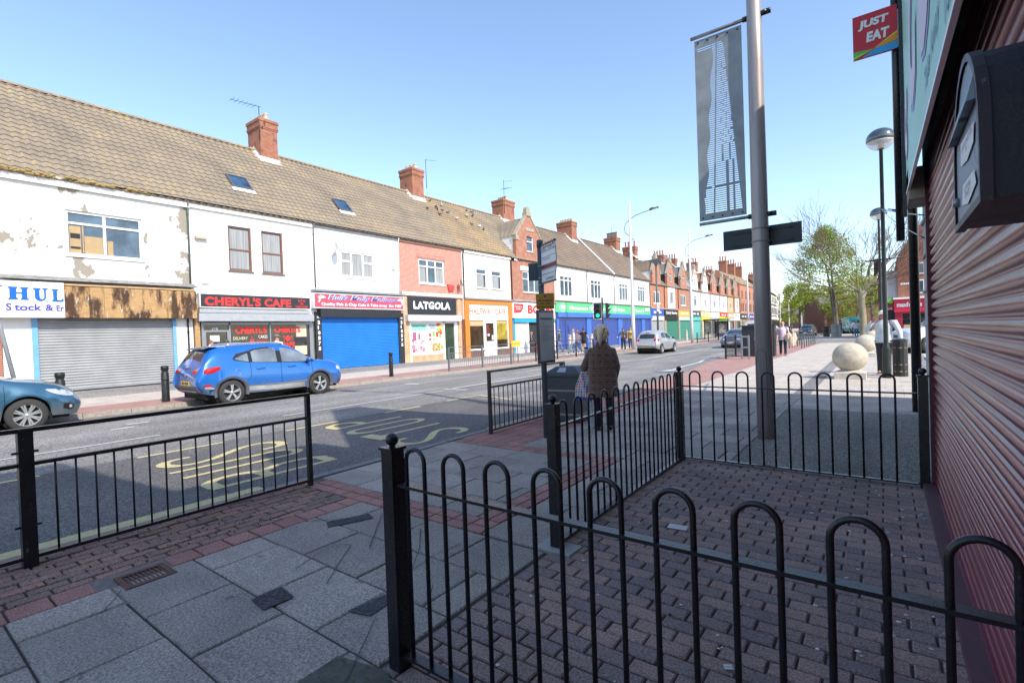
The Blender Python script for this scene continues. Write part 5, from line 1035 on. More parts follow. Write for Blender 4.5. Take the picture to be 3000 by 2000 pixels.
# distant row of red and white houses where the road bends
def far_block(lab, p, q, h, wm, rm, ridge, n, label_group, bays=True, ch=2):
    P, Q = Vector((*p, 0)), Vector((*q, 0)); d = (Q-P); L = d.length; d.normalize(); ang = math.atan2(d.y, d.x)-math.pi/2
    t = thing('terraced_house', lab, 'house', (P.x, P.y, 0), ang, label_group)
    mb = MB(); D = 9; mb.box(-D, 0, 0, L, 0, h)
    mb.prism([(-D, h), (0, h), (-D/2, ridge)], 'y', 0.02, L-.02); mb.build('wall', wm, t, True)
    mb = MB(); mb.quad((.25, -.1, h-.1), (.25, L+.1, h-.1), (-D/2, L+.1, ridge+.12), (-D/2, -.1, ridge+.12)); mb.quad((-D-.2, -.1, h-.1), (-D-.2, L+.1, h-.1), (-D/2, L+.1, ridge+.12), (-D/2, -.1, ridge+.12)); mb.build('roof', rm, t, True)
    for i in range(n):
        y = L*(i+.5)/n
        for z0_, z1_ in ((4.4, 6.3), (7.4, 9.0)):
            if z1_ > h-.3: continue
            mb = MB(); mb.box(-.05, .05, y-.9, y+.9, z0_, z1_)
            if bays: mb.box(-.02, .12, y-1.1, y+1.1, z1_, z1_+.4); mb.box(-.02, .12, y-1.1, y+1.1, z0_-.2, z0_)
            w = mb.build('window', M_WHITE, t, True)
            mb = MB(); mb.quad((.055, y-.7, z0_+.15), (.055, y-.06, z0_+.15), (.055, y-.06, z1_-.15), (.055, y-.7, z1_-.15)); mb.quad((.055, y+.06, z0_+.15), (.055, y+.7, z0_+.15), (.055, y+.7, z1_-.15), (.055, y+.06, z1_-.15)); mb.build('pane', M_GLASS, w, True)
    mb = MB(); mb.box(-.02, .3, .2, L-.2, 3.1, 3.8); mb.build('sign_board', WHS, t, True)
    mb = MB(); mb.box(-.02, .1, .5, L-.5, .4, 3.0); mb.build('shop_window', M_GLASSF, t, True)
    for i in range(ch):
        y = L*(i+.7)/ch; mb = MB(); mb.box(-D/2-1, -D/2+.8, y-.6, y+.6, ridge-1, ridge+1.7); mb.box(-D/2-1.1, -D/2+.9, y-.7, y+.7, ridge+1.3, ridge+1.5); c = mb.build('chimney', M_CHIM, t, True)
        for k in range(3): mb = MB(); mb.lathe([(.16, ridge+1.7), (.14, ridge+2.4)], (-D/2-.6+.5*k, y, 0), 8); mb.build('chimney_pot', MATS['red_pot'], c, True)
far_block('distant red brick block with white window surrounds, nearest the bend', (-22.8, 138), (-24.2, 158), 10, M_BRICKD, M_TILE2, 13.6, 5, 'distant houses at the bend')
far_block('distant pale shop block beyond the red and white one', (-24.4, 158.3), (-27.5, 186), 9.6, M_WPAINT, M_TILE2, 13, 6, 'distant houses at the bend')
far_block('furthest brown block on the left before the trees', (-28, 187), (-37, 225), 8.5, M_BRICKD, M_TILE3, 11.5, 6, 'distant houses at the bend')
far_block('distant dark brick block seen behind the green trees right of the road', (8, 118), (-12, 108.5), 4.6, M_BRICKD, M_SLATE, 6.4, 5, 'distant houses at the bend')
far_block('furthest small terrace closing the road between the trees', (-16, 240), (-34, 246), 6, M_BRICKD, M_SLATE, 9, 4, 'distant houses at the bend')

# ------------------------------------------------------------------ red fronted corner shop on the right, far pavement
t = thing('corner_shop', 'red fronted corner shop in orange brick beyond the white car', 'shop', (.3, 57, 0), 0)
Y = 57
mb = MB(); mb.box(1.05, 9, Y, Y+12, 3.3, 6.6); mb.quad((1.05, Y, 6.6), (9, Y, 6.6), (9, Y, 11.5), (3.6, Y, 11.4), (1.05, Y, 7.3)); mb.quad((1.05, Y, 7.3), (3.6, Y, 11.4), (3.6, Y+12, 11.4), (1.05, Y+12, 7.3)); mb.quad((1.05, Y, 6.6), (1.05, Y+12, 6.6), (1.05, Y+12, 7.3), (1.05, Y, 7.3)); mb.build('wall', brick('corner_brick', (.4, .14, .08), (.32, .1, .06), (.3, .22, .17)), t)
mb = MB(); mb.box(.28, 1.05, Y+.2, Y+10, 0, 6.1); mb.build('render_wing', plain('grey_render', (.38, .38, .4), .85, 0, .15, 1), t)
mb = MB(); mb.box(-.4, .28, Y+2.5, Y+10, 3.3, 7.2); mb.box(-.7, -.1, Y+3, Y+4, 6, 7.6); mb.build('rear_wing', M_BRICKD, t)
mb = MB(); mb.box(.75, 9, Y-.35, Y+.3, 2.3, 3.45); fb = mb.build('sign_board', plain('sign_crimson', (.6, .012, .05), .5, 0, .05), t)
text('maxhouse', WHS, fb, (.95, Y-.36, 2.75), (1, 0, 0), (0, 0, 1), 1.75, .42, bold=.04); text('no', WHS, fb, (1.95, Y-.36, 2.45), (1, 0, 0), (0, 0, 1), .5, .22)
mb = MB(); mb.box(.7, 9, Y-.6, Y+.2, 3.45, 3.6); mb.build('canopy', M_WHITE, t)
mb = MB(); mb.box(.8, 1.35, Y-.2, Y+.3, 0, 2.3); mb.box(1.35, 9, Y-.15, Y+.3, 0, .5); mb.box(1.35, 9, Y-.15, Y+.3, 2.15, 2.3); mb.box(3.4, 3.6, Y-.15, Y+.3, .5, 2.15); mb.build('shopfront', plain('crimson_front', (.33, .01, .035), .5, 0, .1), t)
mb = MB(); mb.box(1.35, 9, Y+0, Y+.1, .5, 2.2); mb.build('shop_window', M_GLASSF, t)
mb = MB(); mb.box(1.4, 3.3, Y-.03, Y-.01, .55, 1.15); mb.build('window_poster', plain('poster_ochre', (.55, .4, .16), .6), t)
mb = MB(); mb.box(-.35, .78, Y+.05, Y+.3, 2.5, 3.3); fb = mb.build('side_sign', plain('sign_brown', (.2, .04, .03), .6), t)
text('BAR', WHS, fb, (.2, Y+.03, 2.58), (1, 0, 0), (0, 0, 1), .45, .2)
mb = MB(); mb.lathe([(.22, 0), (.0001, 0)], (.5, Y+.03, 3.35), 14, 'y', cap=False); mb.build('round_logo', plain('logo_green', (.2, .6, .05), .5), t)
mb = MB(); mb.box(-.35, .78, Y+.12, Y+.3, 0, 2.5); mb.build('side_front', M_DARKIN, t)
mb = MB()
for i in range(6): mb.box(1.25+.13*i, 1.35+.13*i, Y-.02, Y+.01, 4.75, 4.9)
mb._build('wall_lettering', WHS, t)
mb = MB(); mb.box(2.15, 2.9, Y-.06, Y+.05, 3.9, 5.1); mb.box(2.1, 2.95, Y-.06, Y+.05, 5.6, 6.6); w = mb.build('window', M_WHITE, t)
mb = MB(); mb.box(2.22, 2.83, Y-.08, Y-.07, 4.0, 5.0); mb.box(2.18, 2.88, Y-.08, Y-.07, 5.7, 6.5); mb.build('pane', M_GLASS, w)

# ------------------------------------------------------------------ the near building on the right
t = thing('shuttered_takeaway', 'near takeaway shop with burgundy roller shutter and mint green sign', 'shop', (.34, 2.5, 0))
BURG = plain('burgundy_slats', (.2, .032, .052), .33, .08, .18, 1.5, .1, coat=.14, dirt=((.3, .25, .24), .74), stretch=(1, .5, 3))
mb = MB(); rws = []; pitch = .0762; z_ = .06
while z_ < 2.82:
    for f, d in ((0, -.006), (.1, -.008), (.13, .005), (.2, .013), (.32, .0185), (.46, .021), (.6, .0195), (.7, .014), (.76, .009), (.8, .0115), (.88, .008), (.93, -.004)): rws.append([(.352-d, y, z_+f*pitch) for y in (-1.4, 5.68)])
    z_ += pitch
mb.grid(rws, True); mb.box(.325, .36, -1.4, 5.68, .0, .065); mb.build('shutter', BURG, t)
mb = MB(); mb.box(.31, .38, 5.69, 5.76, 0, 2.8); mb.build('shutter_guide', plain('burgundy_guide', (.08, .012, .02), .5), t)
mb = MB(); mb.box(.25, .5, -1.5, 5.8, -.02, .05); mb.build('step', plain('burgundy_step', (.12, .05, .06), .7, 0, .3, 12, .3), t)
PIL = plain('pale_grey_pilaster', (.4, .41, .41), .7, 0, .12, 4, .15, dirt=((.25, .22, .18), .66))
mb = MB(); mb.box(.33, .6, 5.77, 6.5, 0, 2.78)
for i in range(8): mb.box(.312, .33, 5.82, 6.44, .12+.33*i, .14+.33*i); mb.box(.318, .33, 5.82, 5.86, .14+.33*i, .42+.33*i)
mb.build('pilaster', PIL, t)
mb = MB(); mb.prism([(.2, 2.58), (.6, 2.58), (.6, 2.86), (.2, 2.86), (.2, 2.7)], 'y', 5.72, 6.2); mb.build('corbel', M_STONE, t)
mb = MB(); mb.box(.3, .6, -1.5, 5.74, 2.845, 3.2); mb.build('shutter_hood', plain('shade_black_hood', (.015, .012, .014), .7), t)  # near-black colour puts the shade of the recess behind the sign into the hood
MINT = plain('mint_sign', (.34, .66, .52), .45, 0, .08, 1.2, dirt=((.3, .36, .28), .68), stretch=(1, 1, .4))
mb = MB(); ZB = lambda y: 2.49+.055*(y-2); mb.prism([(-1.5, ZB(-1.5)), (6.25, ZB(6.25)), (6.25, 5.2), (-1.5, 5.2)], 'x', .2, .215); fb = mb.build('sign_board', MINT, t)
mb = MB(); mb.prism([(-1.5, ZB(-1.5)-.022), (6.26, ZB(6.26)-.022), (6.26, ZB(6.26)), (-1.5, ZB(-1.5))], 'x', .194, .214); mb.build('sign_trim', M_WHITE, fb)
MAUV = plain('letter_mauve', (.3, .33, .55), .5, 0, .1); PINK = plain('letter_pale_pink', (.68, .6, .68), .5, 0, .05); TEALL = plain('letter_teal', (.1, .3, .34), .5)
def wtext(s, m_, ya, yb, z0_, z1_, dep, **kw): return text(s, m_, fb, (.198-dep, ya, z0_), (0, -1, 0), (0, 0, 1), ya-yb, z1_-z0_, depth=0, **kw)
wtext('C', MAUV, 5.0, 3.92, 2.98, 4.0, .001, bold=.08, shear=.25); wtext('C', PINK, 5.0, 3.95, 3.03, 4.04, .004, bold=.05, shear=.25)
wtext('od', MAUV, 3.75, 1.9, 2.86, 4.0, .001, bold=.1, shear=.25); wtext('od', PINK, 3.75, 1.93, 2.91, 4.04, .004, bold=.06, shear=.25)
wtext('c', MAUV, 6.05, 5.45, 2.95, 3.5, .001, bold=.08, shear=.2); wtext('c', PINK, 6.05, 5.47, 2.98, 3.53, .004, bold=.04, shear=.2)
wtext('Take Away', TEALL, 3.45, 2.6, 2.65, 2.8, .002, bold=.01, shear=.3); wtext('Tel.', TEALL, 2.42, 2.2, 2.56, 2.68, .002, bold=.01, shear=.3)
mb = MB()
mb.box(.36, 10, -14, 6.5, 0, 6.1)
mb.box(.34, 10, -14, 6.45, 2.9, 6.1)
for yc, hw, zt in ((4.05, 1.65, 10.1), (-1.3, 1.6, 9.3), (-8, 1.7, 10)): mb.prism([(yc-hw, 6.05), (yc+hw, 6.05), (yc+.35, zt), (yc-.35, zt)], 'x', .4, 1.6)
mb.box(.5, 1.4, 1.35, 2.2, 6.0, 7.2); mb.box(1.1, 9.8, 6.4, 10.4, 0, 6.6)
mb.prism([(.36, 6.1), (10, 6.1), (5, 9.4)], 'y', -14, 2.3)
mb.build('wall', M_BRICKD, t)
mb = MB(); mb.box(.17, .2, 6.13, 6.17, 2.5, 5.2); mb.tube([(.15, 6.35, 2.3), (.15, 6.35, 6.0)], .035, 8); mb.build('cable_conduit', M_BLACK, t)
# hanging food-delivery sign on its bracket
t = thing('hanging_sign', 'red hanging delivery sign with rainbow stripes at top right', 'sign', (.18, 6.3, 4.4))
ya = 6.3; xl, xr, zt, zb = -.195, .165, 4.615, 4.185
mb = MB(); mb.box(xl, xr, ya-.015, ya+.015, zb, zt); pb_ = mb.build('panel', plain('sign_scarlet', (.62, .015, .03), .4, 0, .04), t)
text('JUST', WHS, pb_, (-.15, ya-.017, 4.455), (1, 0, 0), (0, 0, 1), .25, .1, bold=.05, shear=.12, depth=.001); text('EAT', WHS, pb_, (-.085, ya-.017, 4.325), (1, 0, 0), (0, 0, 1), .19, .1, bold=.05, shear=.12, depth=.001)
for nm, c, pts in (('orange', (.8, .3, .02), [(-.02, 4.25), (xr, 4.35), (xr, 4.27), (.0, 4.24)]), ('yellow', (.85, .6, .05), [(-.03, 4.243), (xr, 4.36), (xr, 4.34)]), ('green', (.12, .5, .08), [(xl, 4.26), (-.02, 4.245), (-.12, 4.21), (xl, 4.185)]), ('lime', (.5, .7, .05), [(xl, 4.21), (-.02, 4.245), (xl, 4.185)]), ('blue', (.03, .35, .7), [(-.12, 4.185), (-.01, 4.245), (xr, 4.26), (xr, 4.185)])):
    mb = MB(); i_ = ['orange', 'yellow', 'green', 'lime', 'blue'].index(nm); mb.quad(*[(x, ya-.0165-.0006*(i_+1), zz) for x, zz in pts]); mb.build('stripe', plain('stripe_'+nm, c, .45, 0, .03), pb_)
mb = MB(); mb.box(xr, .2, ya-.012, ya+.012, 4.2, 4.56); mb.build('bracket_plate', plain('bracket_grey', (.4, .42, .44), .5), t)
# arch topped metal letter box on the shutter
t = thing('letter_box', 'black round-topped metal post box with torn paper labels, mounted by the shutter', 'letter box', (.23, 1.2, 1.675))
def archp(y0, y1, z0_, z1_, n=14):
    r = (y1-y0)/2; c = (y0+y1)/2; return [(y0, z0_), (y1, z0_)]+[(c+r*math.cos(math.pi*i/n), z1_-r+r*math.sin(math.pi*i/n)) for i in range(n+1)]
mb = MB(); b0 = len(mb.f); mb.prism(archp(1.035, 1.36, 1.68, 1.95), 'x', .13, .335)
mb.build('body', plain('textured_black_paint', (.016, .016, .02), .5, 0, .3, 14, .4), t)
mb = MB(); po1, pi1 = archp(1.03, 1.365, 1.675, 1.955), archp(1.043, 1.352, 1.688, 1.942)
mb.grid([[(.12, *p) for p in po1+[po1[0]]], [(.12, *p) for p in pi1+[pi1[0]]]], False); mb.grid([[(.12, *p) for p in po1+[po1[0]]], [(.135, *p) for p in po1+[po1[0]]]], False)
mb.build('rim', plain('worn_rim', (.03, .02, .025), .5, 0, .4, 20, dirt=((.18, .1, .07), .62)), t)
mb = MB(); mb.quad(*[(.124, *p) for p in pi1]); dm = mb.build('door', plain('scuffed_grey_door', (.22, .26, .3), .5, .2, .3, 9, .2, dirt=((.03, .03, .035), .6)), t)
mb = MB(); mb.add([(.123, 1.07, 1.895), (.123, 1.34, 1.895), (.11, 1.34, 1.842), (.11, 1.07, 1.842), (.123, 1.34, 1.845), (.123, 1.07, 1.845)], [(0, 1, 2, 3), (2, 4, 5, 3), (1, 4, 2), (0, 3, 5)]); mb.build('flap', plain('flap_grey', (.25, .3, .34), .5, .2, .3, 9, dirt=((.03, .02, .02), .55)), dm)
mb = MB(); mb.quad((.1215, 1.26, 1.825), (.1215, 1.09, 1.815), (.1215, 1.1, 1.785), (.1215, 1.18, 1.775), (.1215, 1.265, 1.785)); mb.quad((.1215, 1.24, 1.745), (.1215, 1.1, 1.74), (.1215, 1.08, 1.715), (.1215, 1.18, 1.7), (.1215, 1.26, 1.712)); pl = mb.build('paper_label', plain('label_paper', (.85, .83, .8), .8, 0, .1, 9), dm)
text('A KNOCKER NEXT FOR\n17A', BLKS, pl, (.1205, 1.25, 1.79), (0, -1, 0), (0, 0, 1), .14, .024, depth=0); text('LETTERS\nONLY', BLKS, pl, (.1205, 1.22, 1.715), (0, -1, 0), (0, 0, 1), .08, .02, depth=0)
mb = MB(); mb.lathe([(.009, .108), (.009, .118)], (0, 0, 0), 10, 'x'); 
for i, v in enumerate(mb.v): mb.v[i] = (v[0]+.006, v[1]+1.33, v[2]+1.73)
mb.build('lock', M_GALV, dm)
mb = MB(); mb.box(.335, .36, 1.12, 1.28, 1.72, 1.88); mb.build('bracket', M_BLACK, t)

# ------------------------------------------------------------------ poles, lamps, signs
def cyl(mb, x, y, z0_, z1_, r, r2=None, n=20): mb.lathe([(r, z0_), (r2 or r, z1_)], (x, y, 0), n)
t = thing('banner_pole', 'tall grey steel pole carrying the slotted metal banner and a dark sign', 'pole', (-1.3, 7.37, 0))
mb = MB(); mb.lathe([(.108, -.02), (.106, 2.2), (.093, 5), (.078, 9)], (-1.3, 7.37, 0), 32); P_ = mb.build('mast', M_POLE, t)
mb = MB(); mb.tube([(-1.3, 7.37, 8.0), (-1.45, 7.33, 8.7), (-1.9, 7.15, 9.2), (-2.6, 6.95, 9.45), (-3.3, 6.8, 9.5)], .045, 10); mb.build('lamp_arm', M_POLE, t); mb = MB(); mb.box(-4.0, -3.2, 6.62, 6.92, 9.46, 9.58); mb.build('lamp_head', M_GREYRAIL, t)
mb = MB()
for z_, r_ in ((2.63, .109), (2.8, .108)): mb.lathe([(r_, z_-.01), (r_+.004, z_-.008), (r_+.004, z_+.008), (r_, z_+.01)], (-1.3, 7.37, 0), 24)
mb.build('strap', M_GALV, P_)
mb = MB(); n = 24
for i in range(n): # outline of the access door
    a0, a1 = math.pi*i/n, math.pi*(i+1)/n
    def Q(a): th = rad(-100)+.62*math.cos(a); return (-1.3+.108*math.cos(th), 7.37+.108*math.sin(th), 1.06+.13*math.sin(a))
    mb.bar(Q(a0), Q(a1), .003, .003)
for s in (-1, 1): th = rad(-100)+.62*s; mb.bar((-1.3+.1085*math.cos(th), 7.37+.1085*math.sin(th), .4), (-1.3+.1085*math.cos(th), 7.37+.1085*math.sin(th), 1.06), .003, .003)
mb.build('access_door', M_BLACK, P_)
mb = MB(); mb.tube([(-1.3, 7.37, 5.62), (-2.13, 7.37, 5.62)], .024, 10); mb.tube([(-1.3, 7.37, 2.98), (-2.08, 7.37, 2.98)], .024, 10)
for z_ in (5.62, 2.98): mb.lathe([(.04, -.21), (.04, -.17)], (0, 0, 0), 10, 'x'); 
mb2 = MB()
for z_ in (5.62, 2.98):
    for x0_, x1_ in ((-1.15, -1.1), (-1.22, -1.15), (-1.44, -1.38)):
        mb2.tube([(x0_, 7.37, z_), (x1_, 7.37, z_)], .035, 10)
P2 = MB(); P2.tube([(-1.3, 7.37, 5.62), (-2.13, 7.37, 5.62)], .024, 10); P2.tube([(-1.3, 7.37, 2.98), (-2.08, 7.37, 2.98)], .024, 10); P2.build('banner_arm', M_GALV, t); mb2.build('clamp_bolt', M_BLACK, t)
# perforated banner: columns of slots cut between outline curves (tapering tower pattern)
mb = MB(); bx0, bx1, bz0, bz1 = -2.08, -1.46, 3.02, 5.57; Yb = 7.37; W2, H2_ = bx1-bx0, bz1-bz0
def slots_for_row(v):
    """intervals (u0,u1) cut out at height v (0 bottom..1 top), u 0 left..1 right"""
    if v > .955 or v < .035: return []
    L_ = .1+.27*v+(.04 if v > .12 else 0); R_ = .93-.33*v; mid = .34+.16*v
    s = []
    if v > .93: s.append((.06, .36))
    L_ += .025*math.sin(v*31)
    if .165 < v < .185: return [(L_+.12, mid-.02)]
    s.append((L_, mid-.03))
    if v < .31:
        s.append((mid+.0, .6)); s.append((.66, .74)); s.append((.78, R_))
    elif v < .4: s.append((mid+.0, .52)); s.append((.56, .68)); s.append((.71, R_))
    else:
        a = mid+.0
        while a < R_-.04:
            b_ = min(a+random.choice((.09, .14, .2)), R_); s.append((a, b_)); a = b_+.022
    return [(a, b_) for a, b_ in s if b_-a > .02]
nr = 88; random.seed(17)
for i in range(nr):
    v0, v1 = i/nr, (i+1)/nr; vm = v0+(v1-v0)*.45; cuts = slots_for_row((v0+v1)/2)
    za, zm, zc = bz0+H2_*v0, bz0+H2_*vm, bz0+H2_*v1
    mb.quad((bx0, Yb, za), (bx1, Yb, za), (bx1, Yb, zm), (bx0, Yb, zm))
    e = [0]+[q for c_ in cuts for q in c_]+[1]
    for a, b_ in zip(e[::2], e[1::2]):
        if b_ > a: mb.quad((bx0+W2*a, Yb, zm), (bx0+W2*b_, Yb, zm), (bx0+W2*b_, Yb, zc), (bx0+W2*a, Yb, zc))
bm_ = mb.build('slotted_banner', plain('oxidised_banner_steel', (.31, .33, .34), .5, .1, .3, 3, .15, dirt=((.12, .1, .08), .68)), t)
sm = bm_.modifiers.new('thickness', 'SOLIDIFY'); sm.thickness = .004
mb = MB()
for z_ in (5.53, 3.06):
    for i in range(5): mb.lathe([(.013, -.008), (.013, .012)], (bx0+.05+i*.13, Yb, z_), 8, 'y')
mb.build('rivet', M_BLACK, bm_)
mb = MB(); mb.box(-1.8, -.83, 7.495, 7.505, 2.575, 2.85); sp_ = mb.build('sign_plate', plain('dark_sign_back', (.025, .03, .04), .5, 0, .2, 6), t, )
sp_['label'] = 'dark back of a street sign'
mb = MB()
for z_ in (2.63, 2.8): mb.box(-1.7, -.93, 7.48, 7.495, z_-.012, z_-.003); mb.box(-1.7, -.93, 7.48, 7.495, z_+.003, z_+.012)
mb.build('channel', plain('sign_channel', (.05, .055, .065), .5), sp_)
# bus stop
t = thing('bus_stop', 'bus stop pole with flag, yellow no stopping plate and timetable case', 'bus stop', (-3.94, 6.02, 0))
DG = plain('dark_grey_green_pole', (.075, .095, .1), .5, .1, .2, 6, dirt=((.2, .19, .17), .74))
mb = MB(); mb.lathe([(.041, 0), (.041, 2.78)], (-3.94, 6.02, 0), 16); mb.lathe([(.047, 2.74), (.047, 2.84), (.03, 2.85)], (-3.94, 6.02, 0), 16); mb.build('pole', DG, t)
fd = Vector((.83, -.56, 0)).normalized(); o0 = Vector((-3.94, 6.02, 0))+fd*.05; SGREY = plain('flag_white', (.72, .73, .75), .5, 0, .06, 4)
prof = [(0, 0), (.38, .0), (.40, .12), (.44, .42), (.43, .55), (.40, .78), (.39, 1.0)]
z0f = 2.28-.06; H = .535
def FP(u, v, d=0): # u across 0..1, v up
    w = .40+.05*math.sin(math.pi*min(1, max(0, v)))
    p = o0+fd*(w*u)+Vector((0, 0, z0f+H*v)); n_ = Vector((fd.y, -fd.x, 0)); return tuple(p+n_*(-d))
nF = Vector((-fd.y, fd.x, 0))
if nF.dot(Vector((0, 0, 0))-o0) < 0: nF = -nF
def FP(u, v, d=0):
    w = .45+.06*math.sin(math.pi*min(1, max(0, v))*.9); p = o0+fd*(w*u)+nF*d+Vector((0, 0, z0f+H*v)); return tuple(p)
mb = MB(); vs_ = [i/12 for i in range(13)]
mb.grid([[FP(0, v, .006) for v in vs_], [FP(1, v, .006) for v in vs_]], False); mb.grid([[FP(0, v, -.006) for v in vs_], [FP(1, v, -.006) for v in vs_]], False); mb.grid([[FP(1, v, .006) for v in vs_], [FP(1, v, -.006) for v in vs_]], False)
fl = mb.build('flag', SGREY, t)
mb = MB(); n_ = 13
for v in (0.0, 1.0): mb.bar(FP(-.08, v), FP(1.03, v), .03, .022)
mb.grid([[FP(1, v, .008) for v in vs_], [FP(1.03, v, .008) for v in vs_]], False)
for v in (.21, .335, .46, .655, .8): mb.grid([[FP(0, v, .0075), FP(1, v, .0075)], [FP(0, v+.012, .0075), FP(1, v+.012, .0075)]], False)
mb.build('flag_frame', BLKS, fl)
mb = MB(); mb.grid([[FP(0, .36, .0074), FP(1, .36, .0074)], [FP(0, .455, .0074), FP(1, .455, .0074)]], False); mb.build('flag_stripe', plain('stripe_maroon', (.2, .03, .04), .5), fl)
def ftext(s, u0, u1, v0, v1, m_=BLKS, **kw):
    a, b_, c = Vector(FP(u0, v0, .008)), Vector(FP(u1, v0, .008)), Vector(FP(u0, v1, .008)); xd = fd
    # seen from the camera side: reading direction along +fd
    return text(s, m_, fl, tuple(a), tuple(xd), (0, 0, 1), (b_-a).length, v1*H-v0*H, depth=.0, **kw)
ftext('Bus Stop', .06, .97, .815, .88, bold=.015); ftext('1 1W 20 57', .05, .62, .575, .63); ftext('22900597', .3, .95, .06, .12)
mb = MB(); F_ = lambda u, v: FP(u, v, .0085)
mb.quad(F_(.06, .9), F_(.94, .9), F_(.94, .975), F_(.06, .975)); mb.lathe([(.012, 0), (.0001, 0)], (0, 0, 0), 3); fb_ = mb.build('bus_pictogram', BLKS, fl)
mb = MB()
for k in range(4): mb.quad(FP(.22+.17*k, .935, .0092), FP(.36+.17*k, .935, .0092), FP(.36+.17*k, .965, .0092), FP(.22+.17*k, .965, .0092))
mb.quad(FP(.09, .91, .0092), FP(.17, .91, .0092), FP(.17, .965, .0092), FP(.09, .965, .0092)); mb.build('bus_windows', SGREY, fb_)
mb = MB()
for u in (.24, .74):
    c = Vector(FP(u, .9, .0096)); mb.quad(*[tuple(c+fd*(.017*math.cos(a))+Vector((0, 0, .017*math.sin(a)))) for a in [k*.524 for k in range(12)]])
mb.build('bus_wheel', BLKS, fb_)
# back plate to the left, yellow plate, timetable case
cr = Vector((.80, .60, 0)); mb = MB(); M = Matrix((cr, Vector((-.6, .8, 0)), Vector((0, 0, 1)))).transposed().to_4x4(); M.translation = Vector((-3.94, 6.02, 2.395))-cr*.105+Vector((-.6, .8, 0))*.02; mb.xbox(M, .14, .01, .25); mb.build('small_sign', plain('sign_back_slate', (.07, .09, .11), .5), t)
mb = MB(); M.translation = Vector((-3.94, 6.02, 1.965))+cr*.045-Vector((-.6, .8, 0))*.055; mb.xbox(M, .258, .006, .225); yp = mb.build('no_stopping_plate', plain('plate_mustard', (.48, .24, .03), .5, 0, .15, 12, dirt=((.2, .1, .03), .7)), t)
c0 = M.translation-cr*.125-Vector((-.6, .8, 0))*.005
for s_, u0, u1, v0, v1 in (('No stopping', .02, .225, -.01, .03), ('7am - 7pm', .045, .2, -.052, -.018), ('except buses', .01, .238, -.095, -.062)): text(s_, BLKS, yp, tuple(c0+cr*u0+Vector((0, 0, v0))), tuple(cr), (0, 0, 1), u1-u0, v1-v0, bold=.01, depth=0)
mb = MB(); cc = M.translation-Vector((-.6, .8, 0))*.006+Vector((0, 0, .075)); mb.quad(*[tuple(cc+cr*(.018*math.cos(a))+Vector((0, 0, .018*math.sin(a)))) for a in [k*.524 for k in range(12)]]); mb.build('roundel', plain('roundel_violet', (.12, .05, .3), .5), yp)
mb = MB(); mb.box(-3.92, -3.885, 5.83, 6.245, 1.08, 1.84); cs = mb.build('timetable_case', plain('case_black', (.02, .02, .025), .4), t)
mb = MB(); mb.quad((-3.8835, 5.855, 1.115), (-3.8835, 6.22, 1.115), (-3.8835, 6.22, 1.805), (-3.8835, 5.855, 1.805)); sh_ = mb.build('timetable_sheet', plain('timetable_grey', (.34, .34, .36), .4, 0, .1, 5), cs)
mb = MB()
for z_, h_ in ((1.7, .03), (1.6, .006), (1.53, .006), (1.44, .003)): mb.box(-3.883, -3.881, 5.875, 6.2, z_, z_+h_)
random.seed(2)
for i in range(26):
    z_ = 1.69-i*.012
    if all(abs(z_-q) > .012 for q in (1.7, 1.6, 1.53, 1.44)): mb.box(-3.883, -3.882, 5.885, 5.885+random.uniform(.12, .3), z_, z_+.0022)
mb.build('timetable_print', plain('print_violet_grey', (.08, .075, .12), .6), sh_)
mb = MB()
for z_ in (2.2, 2.3, 2.47): mb.lathe([(.043, z_-.008), (.048, z_), (.043, z_+.008)], (-3.94, 6.02, 0), 14)
mb.build('clamp', M_GALV, t)
# ribbed globe lamps
def globe_lamp(lab, y, x, hz=6.33, bands=True):
    t = thing('globe_street_lamp', lab, 'street lamp', (x, y, 0), 0, 'globe lamps along the near pavement')
    mb = MB(); mb.lathe([(.105, 0), (.1, .3), (.088, .72), (.1, .76), (.07, .86), (.056, .95), (.05, 3), (.042, hz-.28), (.075, hz-.26), (.06, hz-.2)], (x, y, 0), 18); mb.build('post', plain('dark_lamp_paint', (.02, .03, .03), .45, .1, .3, 8), t)
    mb = MB(); mb.tube([(x-.4, y, 3.14), (x+.42, y, 3.17)], .02, 8); mb.build('cross_arm', M_BLACK, t)
    mb = MB(); r = .33; mb.lathe([(r*math.cos(rad(a)), r*.86*math.sin(rad(a))) for a in range(-8, 91, 7)], (x, y, hz), 24)
    mb.build('dome', plain('lamp_dome_chrome', (.18, .2, .2), .15, .85, .15, 3), t)
    mb = MB(); mb.lathe([(max(.08, r*math.cos(rad(a))), r*.86*math.sin(rad(a))) for a in range(-70, -7, 7)], (x, y, hz), 24)
    m_, nt_, b_ = new_mat('clear_lamp_bowl'); b_.inputs['Base Color'].default_value = (.8, .8, .78, 1); b_.inputs['Alpha'].default_value = .45; b_.inputs['Roughness'].default_value = .08; mb.build('bowl', m_, t)
    mb = MB(); mb.lathe([(.3, -.02), (.3, .0), (.05, .05)], (x, y, hz), 20); mb.lathe([(.07, -.26), (.07, -.08), (.04, -.05)], (x, y, hz), 12); mb.build('reflector', plain('reflector_cream', (.62, .58, .48), .5), t)
globe_lamp('nearer globe street lamp behind the man in the white jacket', 16.6, .03)
globe_lamp('further globe street lamp seen just left of the nearer one', 27.9, -.1)
mb = MB(); mb.lathe([(.068, 0), (.066, 4), (.06, 9.5)], (.41, 10.5, 0), 16); t = thing('service_pole', 'plain black steel pole standing beside the pale pilaster', 'pole', (.41, 10.5, 0)); mb.build('shaft', M_BLACK, t)
mb = MB()
for z_ in (3.9, 5.6, 7): mb.lathe([(.07, z_), (.082, z_+.01), (.082, z_+.05), (.07, z_+.06)], (.41, 10.5, 0), 14)
mb.build('band', M_GALV, t)
